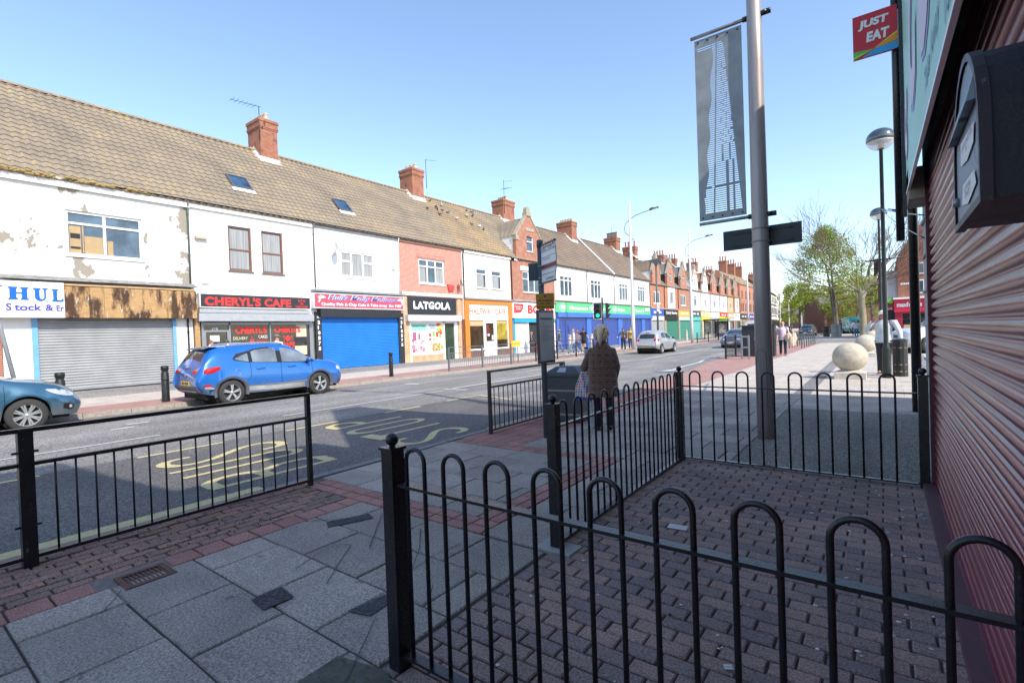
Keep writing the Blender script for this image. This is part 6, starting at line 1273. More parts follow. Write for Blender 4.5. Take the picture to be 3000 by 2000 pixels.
mb = MB(); c1 = [(.02, 16.6, 4.4), (.2, 11, 3.95), (.3, 6.2, 3.05)]; c2 = [(.02, 16.6, 4.35), (.2, 11, 3.45), (.32, 6.0, 2.75)]
def sag(a, b_, s, n=14): a, b_ = Vector(a), Vector(b_); return [a+(b_-a)*i/n-Vector((0, 0, s*4*(i/n)*(1-i/n))) for i in range(n+1)]
mb.tube(sag((.0, 16.6, 4.5), (.33, 6.2, 2.5), .02), .007, 5); mb.tube(sag((.0, 16.6, 4.5), (.33, 6.2, 2.28), .06), .006, 5); mb.tube([(.12, 12.9, 3.8), (.2, 10.2, 3.28)], .02, 6)
tag(mb.build('overhead_cable', M_BLACK), 'thin black cables strung from the globe lamp to the pale pilaster', 'cable')
# tall pale masts across the road
def mast(lab, y, x=-16, far=False):
    t = thing('street_light_mast', lab, 'street light', (x, y, 0), 0, 'tall pale street light masts across the road')
    mb = MB(); mb.lathe([(.15, 0), (.14, 2.2), (.12, 6), (.075, 11.7)], (x, y, 0), 14); mb.build('mast', M_LAMPW, t)
    pts = []
    P = [(0, -.0, 8.75, .75), (0, 0, 8.9, -.0)]
    ctrl = [(x+.1, y+.5, 8.75), (x, y, 8.95), (x-.28, y-.3, 9.25), (x-.34, y-.35, 9.6), (x-.25, y-.25, 10.0), (x, y, 10.32), (x+.5, y+.02, 10.58), (x+1.2, y, 10.72), (x+1.7, y, 10.78)]
    mb = MB(); mb.tube(ctrl, .03, 8); mb.build('arm', M_GREYRAIL if not far else M_LAMPW, t)
    mb = MB(); mb.xbox(Matrix.Translation((x+2.0, y, 10.84)) @ Matrix.Rotation(rad(-8), 4, 'Y'), .7, .26, .07); mb.xbox(Matrix.Translation((x+1.82, y, 10.86)) @ Matrix.Rotation(rad(-8), 4, 'Y'), .3, .2, .12)
    h = mb.build('lamp_head', plain('lantern_grey', (.1, .1, .11), .5, .3), t)
    mb = MB(); mb.xbox(Matrix.Translation((x+2.05, y, 10.80)) @ Matrix.Rotation(rad(-8), 4, 'Y'), .4, .2, .01); mb.build('lens', M_WHITE, h)
mast('nearest tall pale lamp mast, beside the silver hatchback', 37.6); mast('second tall pale lamp mast, in front of the gabled shops', 52.7); mast('third tall pale lamp mast, before the plain brick row', 79.7); mast('fourth pale lamp mast, just right of the big steel pole', 118, -17.5, True); mast('furthest pale lamp mast by the bend in the road', 160, -21.5, True)
mast('distant pale lamp mast standing before the yellow green trees', 132, -15.2, True)
t = thing('camera_pole', 'slim dark pole with camera box and small warning triangle plate', 'pole', (-16, 43, 0))
mb = MB(); mb.lathe([(.09, 0), (.085, 3), (.07, 7.3)], (-16, 43, 0), 12); mb.build('shaft', DG, t)
mb = MB(); mb.box(-16.3, -15.5, 42.85, 43.15, 7.4, 7.75); mb.ball((-16, 43, 7.3), .16, 8); mb.build('camera_housing', plain('camera_grey', (.09, .1, .1), .5), t)
mb = MB(); mb.box(-15.96, -15.9, 42.7, 43.3, 3.1, 3.9); pp = mb.build('warning_plate', plain('plate_grey', (.55, .53, .53), .6), t)
mb = MB(); mb.prism([(42.78, 3.35), (43.22, 3.35), (43.0, 3.78)], 'x', -15.9, -15.885); mb.build('triangle', RED, pp)
mb = MB(); mb.prism([(42.86, 3.4), (43.14, 3.4), (43.0, 3.68)], 'x', -15.885, -15.88); mb.build('triangle_inner', WHS, pp)
# traffic light
t = thing('traffic_light', 'traffic light showing green above the elderly woman, two back to back heads', 'traffic light', (-15.2, 30.6, 0))
mb = MB(); mb.lathe([(.06, 0), (.057, 3.82)], (-15.2, 30.65, 0), 12); mb.build('post', M_BLACK, t)
vd = Vector((-15.2, 30.4, 0)); tocam = (-vd).normalized(); side = Vector((tocam.y*-1, tocam.x, 0))
if side.x < 0: side = -side
def head(cx, cy, fdir, nm, lit, border):
    f = Vector(fdir).normalized(); sx = Vector((-f.y, f.x, 0)); M = Matrix((sx, f, Vector((0, 0, 1)))).transposed().to_4x4(); M.translation = Vector((cx, cy, 2.93))
    mb = MB(); mb.xbox(M, .34, .16, 1.0); h = mb.build(nm, plain('signal_black', (.02, .02, .022), .5), t)
    mb = MB()
    if border:
        for a in (-.27, .27): mb.xbox(M @ Matrix.Translation((a, 0, 0)), .04, .02, 1.14)
        for a in (-.55, .55): mb.xbox(M @ Matrix.Translation((0, 0, a)), .5, .02, .04)
        mb.build('border', plain('signal_border', (.7, .7, .7), .5), h)
        mb = MB(); mb.xbox(M @ Matrix.Translation((0, -.012, 0)), .52, .012, 1.08); mb.build('backing_board', plain('signal_black', 0), h)
    for k, z_ in enumerate((.32, 0, -.32)):
        mb = MB(); rws = []
        for q in (0, 1):
            rws.append([tuple(M @ Vector((.125*math.cos(rad(a)), .08+(.2 if q else 0)*(.35+.65*max(0, math.sin(rad(a)))), z_+.125*math.sin(rad(a))-(.03*q)))) for a in range(-60, 241, 20)])
        mb.grid(rws, True); mb.build('visor', plain('signal_visor', (.035, .035, .04), .5), h)
        mb = MB(); c = M @ Vector((0, .085, z_)); mb.quad(*[tuple(M @ Vector((.11*math.cos(a), .086, z_+.11*math.sin(a)))) for a in [j*.393 for j in range(16)]])
        mb.build('lens', emis('green_light', (.0, .85, .35), 1.6) if (lit and k == 2) else plain('dark_lens', (.02, .02, .02), .2), h)
head(-15.2-side.x*.33, 30.65-side.y*.33, tuple(tocam), 'signal_head', True, True)
head(-15.2+side.x*.3, 30.65+side.y*.3, (1, .35, 0), 'signal_head', False, False)
mb = MB(); mb.box(-15.2-.12, -15.2+.12, 30.5, 30.62, 1.55, 1.85); mb.lathe([(.09, 1.2), (.1, 1.5)], (-15.2, 30.65, 0), 8); mb.build('push_button_box', plain('button_red', (.6, .04, .04), .5), t)
# leaning parking sign at the far left
t = thing('parking_sign', 'leaning grey parking restriction sign at the far left edge', 'sign', (-15.75, 2.35, 0))
mb = MB(); mb.tube([(-15.75, 2.4, 0), (-15.75, 2.05, 2.3), (-15.75, 1.92, 3.0)], .042, 10); mb.build('post', plain('parking_post_grey', (.36, .37, .37), .5, .2), t)
mb = MB(); mb.box(-15.71, -15.69, 1.52, 2.06, 2.56, 3.1); pp = mb.build('plate', plain('plate_light', (.5, .53, .56), .5), t)
for s_, z_ in (('Mon - Sat', 2.98), ('8 am - 6 pm', 2.88), ('1 hour', 2.78), ('No return', 2.69), ('2 hours', 2.6)): text(s_, BLKS, pp, (-15.688, 1.6, z_), (0, 1, 0), (0, 0, 1), .4, .06, depth=.001)
# cast iron bollards at the far kerb
def bollard(lab, x, y, h=1.0, r=.095, m_=None, grp='black cast bollards along the far kerb', worn=True):
    t = thing('bollard', lab, 'bollard', (x, y, 0), 0, grp); m_ = m_ or (plain('chipped_bollard_paint', (.016, .018, .018), .45, 0, .3, 9, .2, dirt=((.55, .55, .52), .66)))
    mb = MB(); mb.lathe([(r*1.05, 0), (r, .06), (r*.97, h-.2), (r*.8, h-.17), (r*.8, h-.13), (r, h-.11), (r, h-.02), (r*.85, h), (.0001, h+.01)], (x, y, 0), 18); mb.build('body', m_, t)
    mb = MB(); mb.lathe([(r*1.01, h-.4), (r*1.01, h-.34)], (x, y, 0), 18); mb.build('ring', m_, t)
bollard('chipped black bollard between the two blue cars', -15.65, 3.02); bollard('black bollard hidden partly by the blue car boot', -15.9, 5.25); bollard('black bollard standing alone before the bright blue shutter', -15.9, 13.1, .98, .085, M_BLACK)
gb = plain('concrete_bollard', (.45, .42, .35), .85, 0, .2, 8)
for i, (x, y) in enumerate(((-19.7, 33.9), (-19.7, 35.9), (-19.2, 36.6))): bollard(['pale concrete bollard left of the couple in beige', 'pale concrete bollard behind the walking couple', 'pale concrete bollard right of the man in black shorts'][i], x, y, 1.35, .13, gb, 'pale concrete bollards before the indigo shutters')
bollard('far pale concrete bollard outside the green shutter', -19.5, 62, 1.35, .14, gb, 'pale concrete bollards before the indigo shutters')
# stone balls
LIME = plain('limestone_ball', (.5, .45, .36), .85, 0, .25, 7, .4, dirt=((.3, .26, .19), .62))
for i, (x, y, r) in enumerate(((-.76, 16.25, .41), (-.66, 26.6, .41), (-.6, 38.2, .4), (-.5, 44.3, .4))):
    t = thing('stone_ball_bollard', ['nearest stone ball on a square plinth', 'second stone ball, behind the nearest one', 'third stone ball down the pavement', 'furthest stone ball below the bare tree trunk'][i], 'stone ball', (x, y, 0), 0, 'stone balls along the pavement')
    mb = MB(); mb.add([(x-.35, y-.35, 0), (x+.35, y-.35, 0), (x+.35, y+.35, 0), (x-.35, y+.35, 0), (x-.35, y-.35, .17), (x+.35, y-.35, .17), (x+.35, y+.35, .17), (x-.35, y+.35, .17), (x-.2, y-.2, .24), (x+.2, y-.2, .24), (x+.2, y+.2, .24), (x-.2, y+.2, .24)],
        [(0, 1, 5, 4), (1, 2, 6, 5), (2, 3, 7, 6), (3, 0, 4, 7), (4, 5, 9, 8), (5, 6, 10, 9), (6, 7, 11, 10), (7, 4, 8, 11), (8, 9, 10, 11)]); mb.build('plinth', plain('plinth_stone', (.52, .48, .42), .85, 0, .2, 9, .3), t)
    mb = MB(); mb.ball((x, y, .2+r*.93), r, 28, (1, 1, .95)); mb.build('ball', LIME, t)
# bins
t = thing('litter_bin', 'square dark grey litter bin with lid beside the woman in the patterned coat', 'litter bin', (-4.4, 7.5, 0), rad(8))
BG = plain('bin_charcoal', (.055, .06, .068), .55, 0, .2, 10, .25); w_, d_ = .3, .3
mb = MB(); mb.slab(-w_, w_, -d_, d_, .03, .78, .02, 0); mb.build('body', BG, t, True)
mb = MB(); q = .33; mb.add([(-q, -q, .77), (q, -q, .77), (q, q, .77), (-q, q, .77), (-q, -q, .82), (q, -q, .82), (q, q, .82), (-q, q, .82), (-.17, -.17, .93), (.17, -.17, .93), (.17, .17, .93), (-.17, .17, .93)], [(0, 3, 2, 1), (0, 1, 5, 4), (1, 2, 6, 5), (2, 3, 7, 6), (3, 0, 4, 7), (4, 5, 9, 8), (5, 6, 10, 9), (6, 7, 11, 10), (7, 4, 8, 11), (8, 9, 10, 11)]); lid = mb.build('lid', BG, t, True)
mb = MB(); mb.add([(-.1, -.3, .846), (.06, -.3, .846), (.04, -.2, .915), (-.08, -.2, .915)], [(0, 1, 2, 3)]); mb.build('sticker', plain('sticker_grey', (.4, .42, .42), .6), lid, True)
mb = MB(); 
for z_ in (.52, .12): mb.box(-w_-.006, w_+.006, -d_-.006, d_+.006, z_, z_+.03)
mb.build('band', plain('bin_band', (.28, .27, .24), .6), t, True)
mb = MB(); mb.box(-.29, .29, -.29, .29, 0, .035); mb.build('base', M_DARKIN, t, True)
def roundbin(lab, x, y, h=1.1, r=.24, m_=None):
    t = thing('litter_bin', lab, 'litter bin', (x, y, 0)); m_ = m_ or plain('bin_black', (.02, .022, .022), .5, 0, .3, 9)
    mb = MB(); mb.lathe([(r, 0), (r, .9*h), (r*.96, .92*h)], (x, y, 0), 8 if r > .22 else 12, smooth=False); mb.build('body', m_, t)
    mb = MB(); mb.lathe([(r*1.05, .92*h), (r*1.05, .97*h), (r*.6, h)], (x, y, 0), 8, smooth=False); mb.build('lid', m_, t)
    mb = MB()
    for z_ in (.12, .3, .75): mb.lathe([(r+.006, z_*h), (r+.006, (z_+.03)*h)], (x, y, 0), 8, smooth=False)
    mb.build('band', plain('bin_rust_band', (.25, .17, .12), .6), t)
roundbin('black litter bin beside the lamp base and the man in white', .33, 17.2, 1.02, .17)
roundbin('pale topped square bin on the far corner by the leaning tree', -4.3, 65.8, 1.4, .45, plain('bin_silver', (.3, .33, .31), .5)); roundbin('dark small bin next to the leaning tree trunk', -5.4, 68.6, 1.2, .35)
# dark cabinet with small posts
t = thing('utility_cabinet', 'tall dark utility cabinet behind the short black railing', 'cabinet', (-5.1, 27.1, 0))
mb = MB(); mb.box(-5.75, -4.3, 27.05, 27.6, .02, 1.5); mb.box(-5.8, -4.25, 27.0, 27.65, 1.5, 1.56); mb.build('body', plain('cabinet_navy_black', (.018, .02, .028), .5), t)
mb = MB(); mb.box(-5.04, -5.03, 27.03, 27.05, .05, 1.48); mb.box(-5.2, -5.15, 27.03, 27.05, .8, .95); mb.build('door_seam', M_GREYRAIL, t)
t = thing('cycle_stand', 'small grey ladder shaped stand in front of the dark cabinet', 'stand', (-5.2, 25.0, 0))
mb = MB()
for x in (-5.32, -5.02): mb.box(x-.035, x+.035, 24.9, 24.97, 0, 1.1)
mb.build('leg', plain('stand_grey', (.2, .22, .24), .5), t)
mb = MB(); 
for z_ in (.5, 1.0): mb.box(-5.285, -5.055, 24.905, 24.965, z_, z_+.08)
mb.build('rung', plain('stand_grey', 0), t)
ph = None
for i in range(7):
    y = 36.2+i*1.25
    mb = MB(); r = .35; pts = [(-4.55-r, y, 0), (-4.55-r, y, .65)]+[(-4.55-r*math.cos(math.pi*k/8), y, .65+.2*math.sin(math.pi*k/8)) for k in range(1, 8)]+[(-4.55+r, y, .65), (-4.55+r, y, 0)]
    mb.tube(pts, .028, 8); tag(mb.build('bicycle_rack', DG), ['nearest hoop', 'second hoop', 'third hoop', 'fourth hoop', 'fifth hoop', 'sixth hoop', 'furthest hoop'][i]+' of the row of bicycle racks behind the woman with striped bags', 'bicycle rack', 'row of hoop bicycle racks')
# bus shelter across the road
t = thing('bus_shelter', 'bus shelter across the road with a dark portrait poster and yellow roof edge', 'bus shelter', (-18, 68, 0))
mb = MB(); 
for x in (-18.6, -16.9):
    for y in (66.5, 71.5): mb.box(x-.05, x+.05, y-.05, y+.05, 0, 2.5)
mb.build('corner_post', M_BLACK, t)
mb = MB(); mb.box(-18.7, -16.7, 66.3, 71.7, 2.5, 2.62); mb.build('roof', M_BLACK, t)
mb = MB(); mb.box(-16.72, -16.66, 66.3, 69.2, 2.62, 2.9); mb.build('roof_edge', plain('shelter_yellow', (.8, .58, .03), .5), t)
mb = MB(); mb.box(-18.55, -16.9, 71.4, 71.5, .3, 2.35); pp = mb.build('advert_case', M_BLACK, t)
mb = MB(); mb.quad((-18.4, 71.38, .45), (-17.05, 71.38, .45), (-17.05, 71.38, 2.25), (-18.4, 71.38, 2.25)); mb.build('poster', plain('poster_dark_grey', (.12, .12, .13), .5, 0, .8, 2), pp)
mb = MB(); mb.prism([(-18.0, 1.2), (-17.6, 1.1), (-17.35, 1.5), (-17.45, 2.0), (-17.8, 2.1), (-18.05, 1.8)], 'y', 71.36, 71.37); mb.prism([(-18.3, .8), (-17.2, .7), (-17.15, 1.15), (-17.9, 1.3)], 'y', 71.35, 71.355); mb.build('poster_figure', plain('poster_skin_grey', (.45, .44, .44), .6, 0, .3, 3), pp)
mb = MB(); mb.prism([(-18.4, .45), (-17.05, .45), (-17.05, .7), (-18.4, .66)], 'y', 71.34, 71.345); mb.build('poster_band', plain('poster_purple', (.12, .05, .2), .6), pp)
mb = MB(); mb.box(-18.6, -18.57, 66.5, 71.4, .4, 2.3); mb.build('glass_panel', glass('shelter_glass', (.3, .36, .38), .05, .35), t)
# yellow board on railing
t = thing('notice_board', 'small yellow notice board on two legs behind the far railing', 'sign', (-16.2, 22.0, 0))
mb = MB(); mb.box(-16.2, -16.17, 21.6, 22.4, .85, 1.18); mb.build('board', plain('notice_yellow', (.8, .5, .05), .5), t)
mb = MB(); 
for y in (21.8, 22.2): mb.box(-16.23, -16.2, y-.02, y+.02, 0, .9)
mb.build('leg', M_GREYRAIL, t)
# red crates and trolley by the open doorway
for i, (y, z_) in enumerate(((34.2, .02), (34.25, .34), (35.7, .02))):
    t = thing('crate', ['red plastic crate on the pavement before the open doorway', 'red plastic crate on top of another by the open doorway', 'red plastic crate by itself right of the doorway'][i], 'crate', (-22.7, y, z_), 0, 'red crates outside the toy shop')
    mb = MB(); a, b_ = -22.95, -22.5; y0_, y1_ = y-.28, y+.28
    for q in ((a, b_, y0_, y0_+.02), (a, b_, y1_-.02, y1_), (a, a+.02, y0_+.02, y1_-.02), (b_-.02, b_, y0_+.02, y1_-.02)): mb.box(*q, z_, z_+.3)
    mb.box(a+.02, b_-.02, y0_+.02, y1_-.02, z_, z_+.02); mb.build('shell', plain('crate_red', (.7, .03, .03), .5), t)
    mb = MB(); mb.box(a-.012, b_+.012, y0_-.012, y0_+.0, z_+.24, z_+.3); mb.box(b_, b_+.012, y0_, y1_, z_+.24, z_+.3); mb.build('lip', plain('crate_red', 0), t)
# pigeons on the roof
PG = plain('pigeon_grey', (.12, .13, .16), .8, 0, .3, 30); PW = plain('pigeon_white', (.6, .6, .6), .8)
spots = [(-27.3, 26.79), (-26.43, 25.69), (-26.86, 26.99), (-26.66, 26.93), (-27.16, 27.91), (-26.6, 27.4), (-26.14, 26.65), (-26.56, 27.96), (-26.06, 28.35), (-27.34, 31.0), (-27.29, 31.6), (-26.7, 30.3), (-26.89, 31.2), (-25.87, 29.89), (-25.81, 30.7), (-25.58, 31.0)]
proto = {}
for i, (x, y) in enumerate(spots):
    z_ = 7.7+(X0-x)*1.044+.12; wh = i in (4, 8, 11, 14); t = thing('pigeon', 'small pale pigeon resting on the brown tiled roof' if wh else 'small dark pigeon resting on the brown tiled roof', 'pigeon', (x, y, z_), random.uniform(0, 6), 'white pigeons on the roof' if wh else 'dark pigeons on the roof')
    if wh in proto: c = proto[wh].copy(); COL.objects.link(c); c.parent = t; continue
    mb = MB(); mb.ball((0, 0, .09), .085, 10, (1.6, .85, .8)); mb.ball((.13, 0, .19), .045, 8); mb.tube([(.08, 0, .12), (.13, 0, .18)], [.05, .035], 8); mb.add([(-.1, -.04, .1), (-.1, .04, .1), (-.26, .035, .05), (-.26, -.035, .05), (-.1, 0, .07)], [(0, 1, 2, 3), (4, 3, 2)]); mb.tube([(.16, 0, .19), (.2, 0, .18)], [.012, .003], 5)
    for s in (-1, 1): mb.tube([(0.01, s*.03, .05), (.02, s*.03, -.02)], .007, 4)
    proto[wh] = mb.build('body', PW if wh else PG, t, True)
random.seed(33)
# ------------------------------------------------------------------ vehicles
def cr(a, b, c, d, t): return tuple(.5*((2*b[i])+(c[i]-a[i])*t+(2*a[i]-5*b[i]+4*c[i]-d[i])*t*t+(3*b[i]-a[i]-3*c[i]+d[i])*t**3) for i in range(3))
def refine(P, k):
    out = []
    for i in range(len(P)-1):
        a, b, c, d = P[max(i-1, 0)], P[i], P[i+1], P[min(i+2, len(P)-1)]
        for j in range(k): out.append(cr(a, b, c, d, j/k))
    out.append(tuple(P[-1])); return out
def body_surface(ST, wheels, rw, ku=9, kt=4):
    cols = [refine([s[j] for s in ST], ku) for j in range(5)]
    nu = len(cols[0]); rows = []
    for i in range(nu):
        pr = [list(cols[j][i]) for j in range(5)]
        for xw in wheels:
            dx = pr[0][0]-xw
            if abs(dx) < rw: pr[0][2] = max(pr[0][2], .33+math.sqrt(rw*rw-dx*dx)); pr[1][2] = max(pr[1][2], pr[0][2]+.03)
        rows.append(refine([tuple(p) for p in pr], kt))
    return rows
class Car:
    def __init__(s, t, ST, wheels, rw, paint, simple=False):
        s.t = t; rows = body_surface(ST, wheels, rw, 5 if simple else 10, 3 if simple else 5); mb = MB()
        full = [r+[(p[0], -p[1], p[2]) for p in r[::-1][1:]] for r in rows]
        mb.grid(full, True); mb.smooth = False; mb.quad(*full[0]); mb.quad(*full[-1][::-1]); s.mb = mb
        s.bvh = BVHTree.FromPolygons([Vector(v) for v in mb.v], mb.f); s.body = mb.build('body', paint, t, True)
        x0 = min(v[0] for v in mb.v); x1 = max(v[0] for v in mb.v); s.x0, s.x1 = x0, x1
        w = max(v[1] for v in mb.v); mb = MB(); mb.box(x0+.25, x1-.25, -w+.22, w-.22, .2, .5); mb.build('underbody', plain('underbody_black', (.01, .01, .01), .9), t, True)
        for xw in wheels: mb = MB(); mb.lathe([(rw-.01, -w+.22), (rw-.01, w-.22)], (xw, 0, .33), 20, 'y'); mb.build('wheel_arch_liner', MATS['underbody_black'], t, True)
    def hit(s, o, d):
        h = s.bvh.ray_cast(Vector(o), Vector(d)); return h[0]
    def side(s, cols, mat, name, off=.004, n=5, both=True, parent=None, sgns=(1, -1)):
        for sg in sgns:
            mb = MB(); rows = []
            for x, za, zb in cols:
                r = []
                for k in range(n+1):
                    z = za+(zb-za)*k/n; h = s.hit((x, sg*3, z), (0, -sg, 0)); y = h.y if h else (r[-1][1]-sg*off if r else 0)
                    r.append((x, y+sg*off, z))
                rows.append(r)
            mb.grid(rows, True); o = mb.build(name, mat, parent or s.t, True)
        return o
    def arch(s, xw, r0, r1, mat, a0=-12, a1=192, off=.012, name='arch_trim'):
        for sg in (1, -1):
            mb = MB(); rows = []
            for k in range(25):
                a = rad(a0+(a1-a0)*k/24); r = []
                for rr in (r0, (r0+r1)/2, r1):
                    x, z = xw+rr*math.cos(a), .33+rr*math.sin(a); h = s.hit((x, sg*3, z), (0, -sg, 0)); r.append((x, (h.y if h and abs(h.y) > .5 else sg*(.86))+sg*off, z))
                r.insert(0, (r[0][0], r[0][1]-sg*.08, r[0][2])); rows.append(r)
            mb.grid(rows, True); mb.build(name, mat, s.t, True)
    def end(s, ys, zf, mat, name, rear=True, off=.006, n=6, parent=None):
        """patch on the rear or front: ys list of y, zf(y)->(z0,z1)"""
        mb = MB(); rows = []; dx = 1 if rear else -1
        for y in ys:
            z0, z1 = zf(y); r = []
            for k in range(n+1):
                z = z0+(z1-z0)*k/n; h = s.hit((s.x0-2 if rear else s.x1+2, y, z), (dx, 0, 0)); x = h.x if h else (r[-1][0] if r else 0)
                r.append((x-dx*off, y, z))
            rows.append(r)
        mb.grid(rows, True); return mb.build(name, mat, parent or s.t, True)
    def top(s, cols, mat, name, off=.006, n=8):
        mb = MB(); rows = []
        for x, w in cols:
            r = []
            for k in range(n+1):
                y = -w+2*w*k/n; h = s.hit((x, y, 4), (0, 0, -1)); r.append((x, y, (h.z if h else 1)+off))
            rows.append(r)
        mb.grid(rows, True); return mb.build(name, mat, s.t, True)
    def wheel(s, x, y, r, style='five', rimc=None, w=.2):
        sg = 1 if y > 0 else -1; mb = MB(); c = (x, y, r)
        mb.lathe([(r*.66, -w/2), (r*.9, -w/2), (r, -w*.36), (r, w*.36), (r*.9, w/2), (r*.66, w/2)], c, 32, 'y', cap=False); wh = mb.build('wheel', plain('tyre_rubber', (.035, .034, .033), .8, 0, .2, 20), s.t, True)
        rimm = rimc or plain('alloy_silver', (.55, .56, .57), .3, .7, .08, 6); mb = MB(); f = sg*w*.47
        mb.lathe([(r*.67, sg*w*.5), (r*.62, sg*w*.44), (r*.62, -sg*w*.3)], c, 32, 'y', cap=False)
        mb.lathe([(.001, f), (r*.13, f*.98), (r*.15, f*.7)], c, 16, 'y', cap=False)
        ns = 5 if style == 'five' else (8 if style == 'eight' else 7)
        for k in range(ns):
            a = 2*math.pi*k/ns+.3
            for o in ((-.075, .075) if style != 'plain' else (0,)):
                d0 = Vector((math.cos(a+o*1.6), 0, math.sin(a+o*1.6))); d1 = Vector((math.cos(a+o*1.5), 0, math.sin(a+o*1.5)))
                mb.bar(Vector(c)+d0*r*.12+Vector((0, f*.9, 0)), Vector(c)+d1*r*.64+Vector((0, f*.88, 0)), r*(.09 if style != 'plain' else .16), .02, (0, 1, 0))
        mb.build('rim', rimm, wh, True)
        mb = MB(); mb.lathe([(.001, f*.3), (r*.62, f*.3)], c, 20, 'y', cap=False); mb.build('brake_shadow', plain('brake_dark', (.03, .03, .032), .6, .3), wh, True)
    def plate(s, z, txt, col, rear=True, y=0, wd=.52):
        h = s.hit((s.x0-2 if rear else s.x1+2, y, z), (1 if rear else -1, 0, 0)); x = (h.x if h else (s.x0 if rear else s.x1))+(-.012 if rear else .012)
        mb = MB(); mb.box(x-.006, x+.006, y-wd/2, y+wd/2, z-.056, z+.056); p = mb.build('number_plate', col, s.t, True)
        if txt:
            mb = MB(); sx = -.0085 if rear else .0065
            for i in range(7): mb.box(x+sx, x+sx+.002, y-wd*.42+i*wd*.12+(wd*.03 if i > 3 else 0), y-wd*.42+i*wd*.12+wd*.085+(wd*.03 if i > 3 else 0), z-.035, z+.035)
            mb._build('plate_marks', BLKS, p, True)
YPL = plain('plate_yellow', (.75, .5, .03), .4, 0, .04); WPL = plain('plate_white', (.75, .75, .73), .4, 0, .04)
TAIL = plain('tail_lamp_red', (.45, .008, .012), .15, 0, .2, 9, coat=.6); HEADL = plain('head_lamp_clear', (.62, .65, .67), .1, .3, .25, 14, coat=.8); CHR = plain('chrome_strip', (.6, .6, .62), .2, .9, .05)
CLAD = plain('grey_cladding', (.1, .1, .105), .6, 0, .15, 9); CLADG = plain('dusty_silver_sill', (.42, .42, .41), .45, .2, .2, 5); TRIM = plain('trim_black', (.012, .012, .013), .35)
def carpaint(n, c, rough=.28, metal=.35):
    if n in MATS: return MATS[n]
    m = plain(n, c, rough, metal, .08, 1.4, coat=.9); nt = m.node_tree; b = nt.nodes['Principled BSDF']; src = b.inputs['Base Color'].links[0].from_socket
    sp = N(nt, 'ShaderNodeSeparateXYZ'); o = N(nt, 'ShaderNodeTexCoord').outputs['Object']; nt.links.new(o, sp.inputs[0]); ad = N(nt, 'ShaderNodeMath', operation='ADD'); nt.links.new(sp.outputs[2], ad.inputs[0])
    mu = N(nt, 'ShaderNodeMath', operation='MULTIPLY'); nt.links.new(noise(nt, o, 5, 6, .7), mu.inputs[0]); mu.inputs[1].default_value = .35; nt.links.new(mu.outputs[0], ad.inputs[1])
    f = ramp(nt, ad.outputs[0], [(.5, (.55,)*3), (.75, (0, 0, 0))]); nt.links.new(mixc(nt, f, src, (.2, .18, .155)), b.inputs['Base Color']); return m

# the blue crossover parked across the road
SUV = [
 [(.10, .66, .40), (.0, .74, .62), (.06, .70, .93), (.12, .60, 1.02), (.08, 0, 1.04)],
 [(.28, .82, .33), (.10, .86, .64), (.18, .81, 1.02), (.19, .68, 1.14), (.15, 0, 1.17)],
 [(.50, .86, .30), (.42, .90, .66), (.44, .83, 1.12), (.34, .64, 1.37), (.28, 0, 1.41)],
 [(.78, .865, .30), (.78, .91, .66), (.78, .84, 1.14), (.58, .60, 1.52), (.47, 0, 1.565)],
 [(1.25, .86, .28), (1.25, .90, .66), (1.25, .845, 1.12), (1.15, .59, 1.565), (1.05, 0, 1.605)],
 [(1.9, .86, .27), (1.9, .895, .64), (1.9, .845, 1.075), (1.85, .60, 1.585), (1.8, 0, 1.63)],
 [(2.5, .86, .27), (2.5, .895, .64), (2.5, .84, 1.05), (2.42, .60, 1.55), (2.4, 0, 1.60)],
 [(2.95, .86, .28), (2.95, .895, .65), (2.95, .835, 1.035), (2.80, .60, 1.41), (2.82, 0, 1.46)],
 [(3.30, .86, .29), (3.30, .90, .66), (3.30, .82, 1.02), (3.26, .67, 1.11), (3.20, 0, 1.16)],
 [(3.65, .85, .30), (3.65, .905, .66), (3.65, .80, .985), (3.65, .60, 1.045), (3.65, 0, 1.075)],
 [(4.00, .82, .27), (4.04, .88, .60), (4.0, .78, .91), (3.98, .54, 1.005), (4.0, 0, 1.03)],
 [(4.20, .68, .25), (4.26, .74, .52), (4.21, .68, .82), (4.20, .46, .92), (4.24, 0, .95)],
 [(4.27, .47, .25), (4.35, .52, .50), (4.29, .48, .76), (4.26, .3, .86), (4.30, 0, .89)]]
t = thing('parked_crossover', 'bright blue crossover car parked in front of the black and red cafe', 'car', (-14.86, 5.33, -.1), rad(90))
BLUE = carpaint('metallic_blue', (.016, .155, .52)); c = Car(t, SUV, (.83, 3.41), .385, BLUE)
for xw in (.83, 3.41): c.arch(xw, .375, .45, CLAD); [c.wheel(xw, s*.775, .335, 'five') for s in (1, -1)]
c.side([(x, z0, z1) for x, z0, z1 in ((.9, 1.2, 1.24), (1.0, 1.17, 1.36), (1.3, 1.115, 1.42), (1.5, 1.1, 1.48), (1.9, 1.07, 1.515), (2.4, 1.045, 1.505), (2.7, 1.03, 1.415), (3.0, 1.025, 1.28), (3.25, 1.02, 1.1))], TRIM, 'window_trim', .003, 8)
for cols in (((.95, 1.22, 1.235), (1.1, 1.17, 1.3), (1.3, 1.135, 1.365)), ((1.4, 1.12, 1.4), (1.5, 1.11, 1.44), (1.8, 1.09, 1.475), (2.1, 1.075, 1.485)), ((2.24, 1.07, 1.48), (2.45, 1.06, 1.46), (2.7, 1.05, 1.38), (2.95, 1.045, 1.26), (3.17, 1.04, 1.12))): c.side(cols, glass('bright_view_car_glass', (.17, .2, .23), .03), 'side_window', .007, 8)  # brightness seen through clear windows is put into the pale glass colour
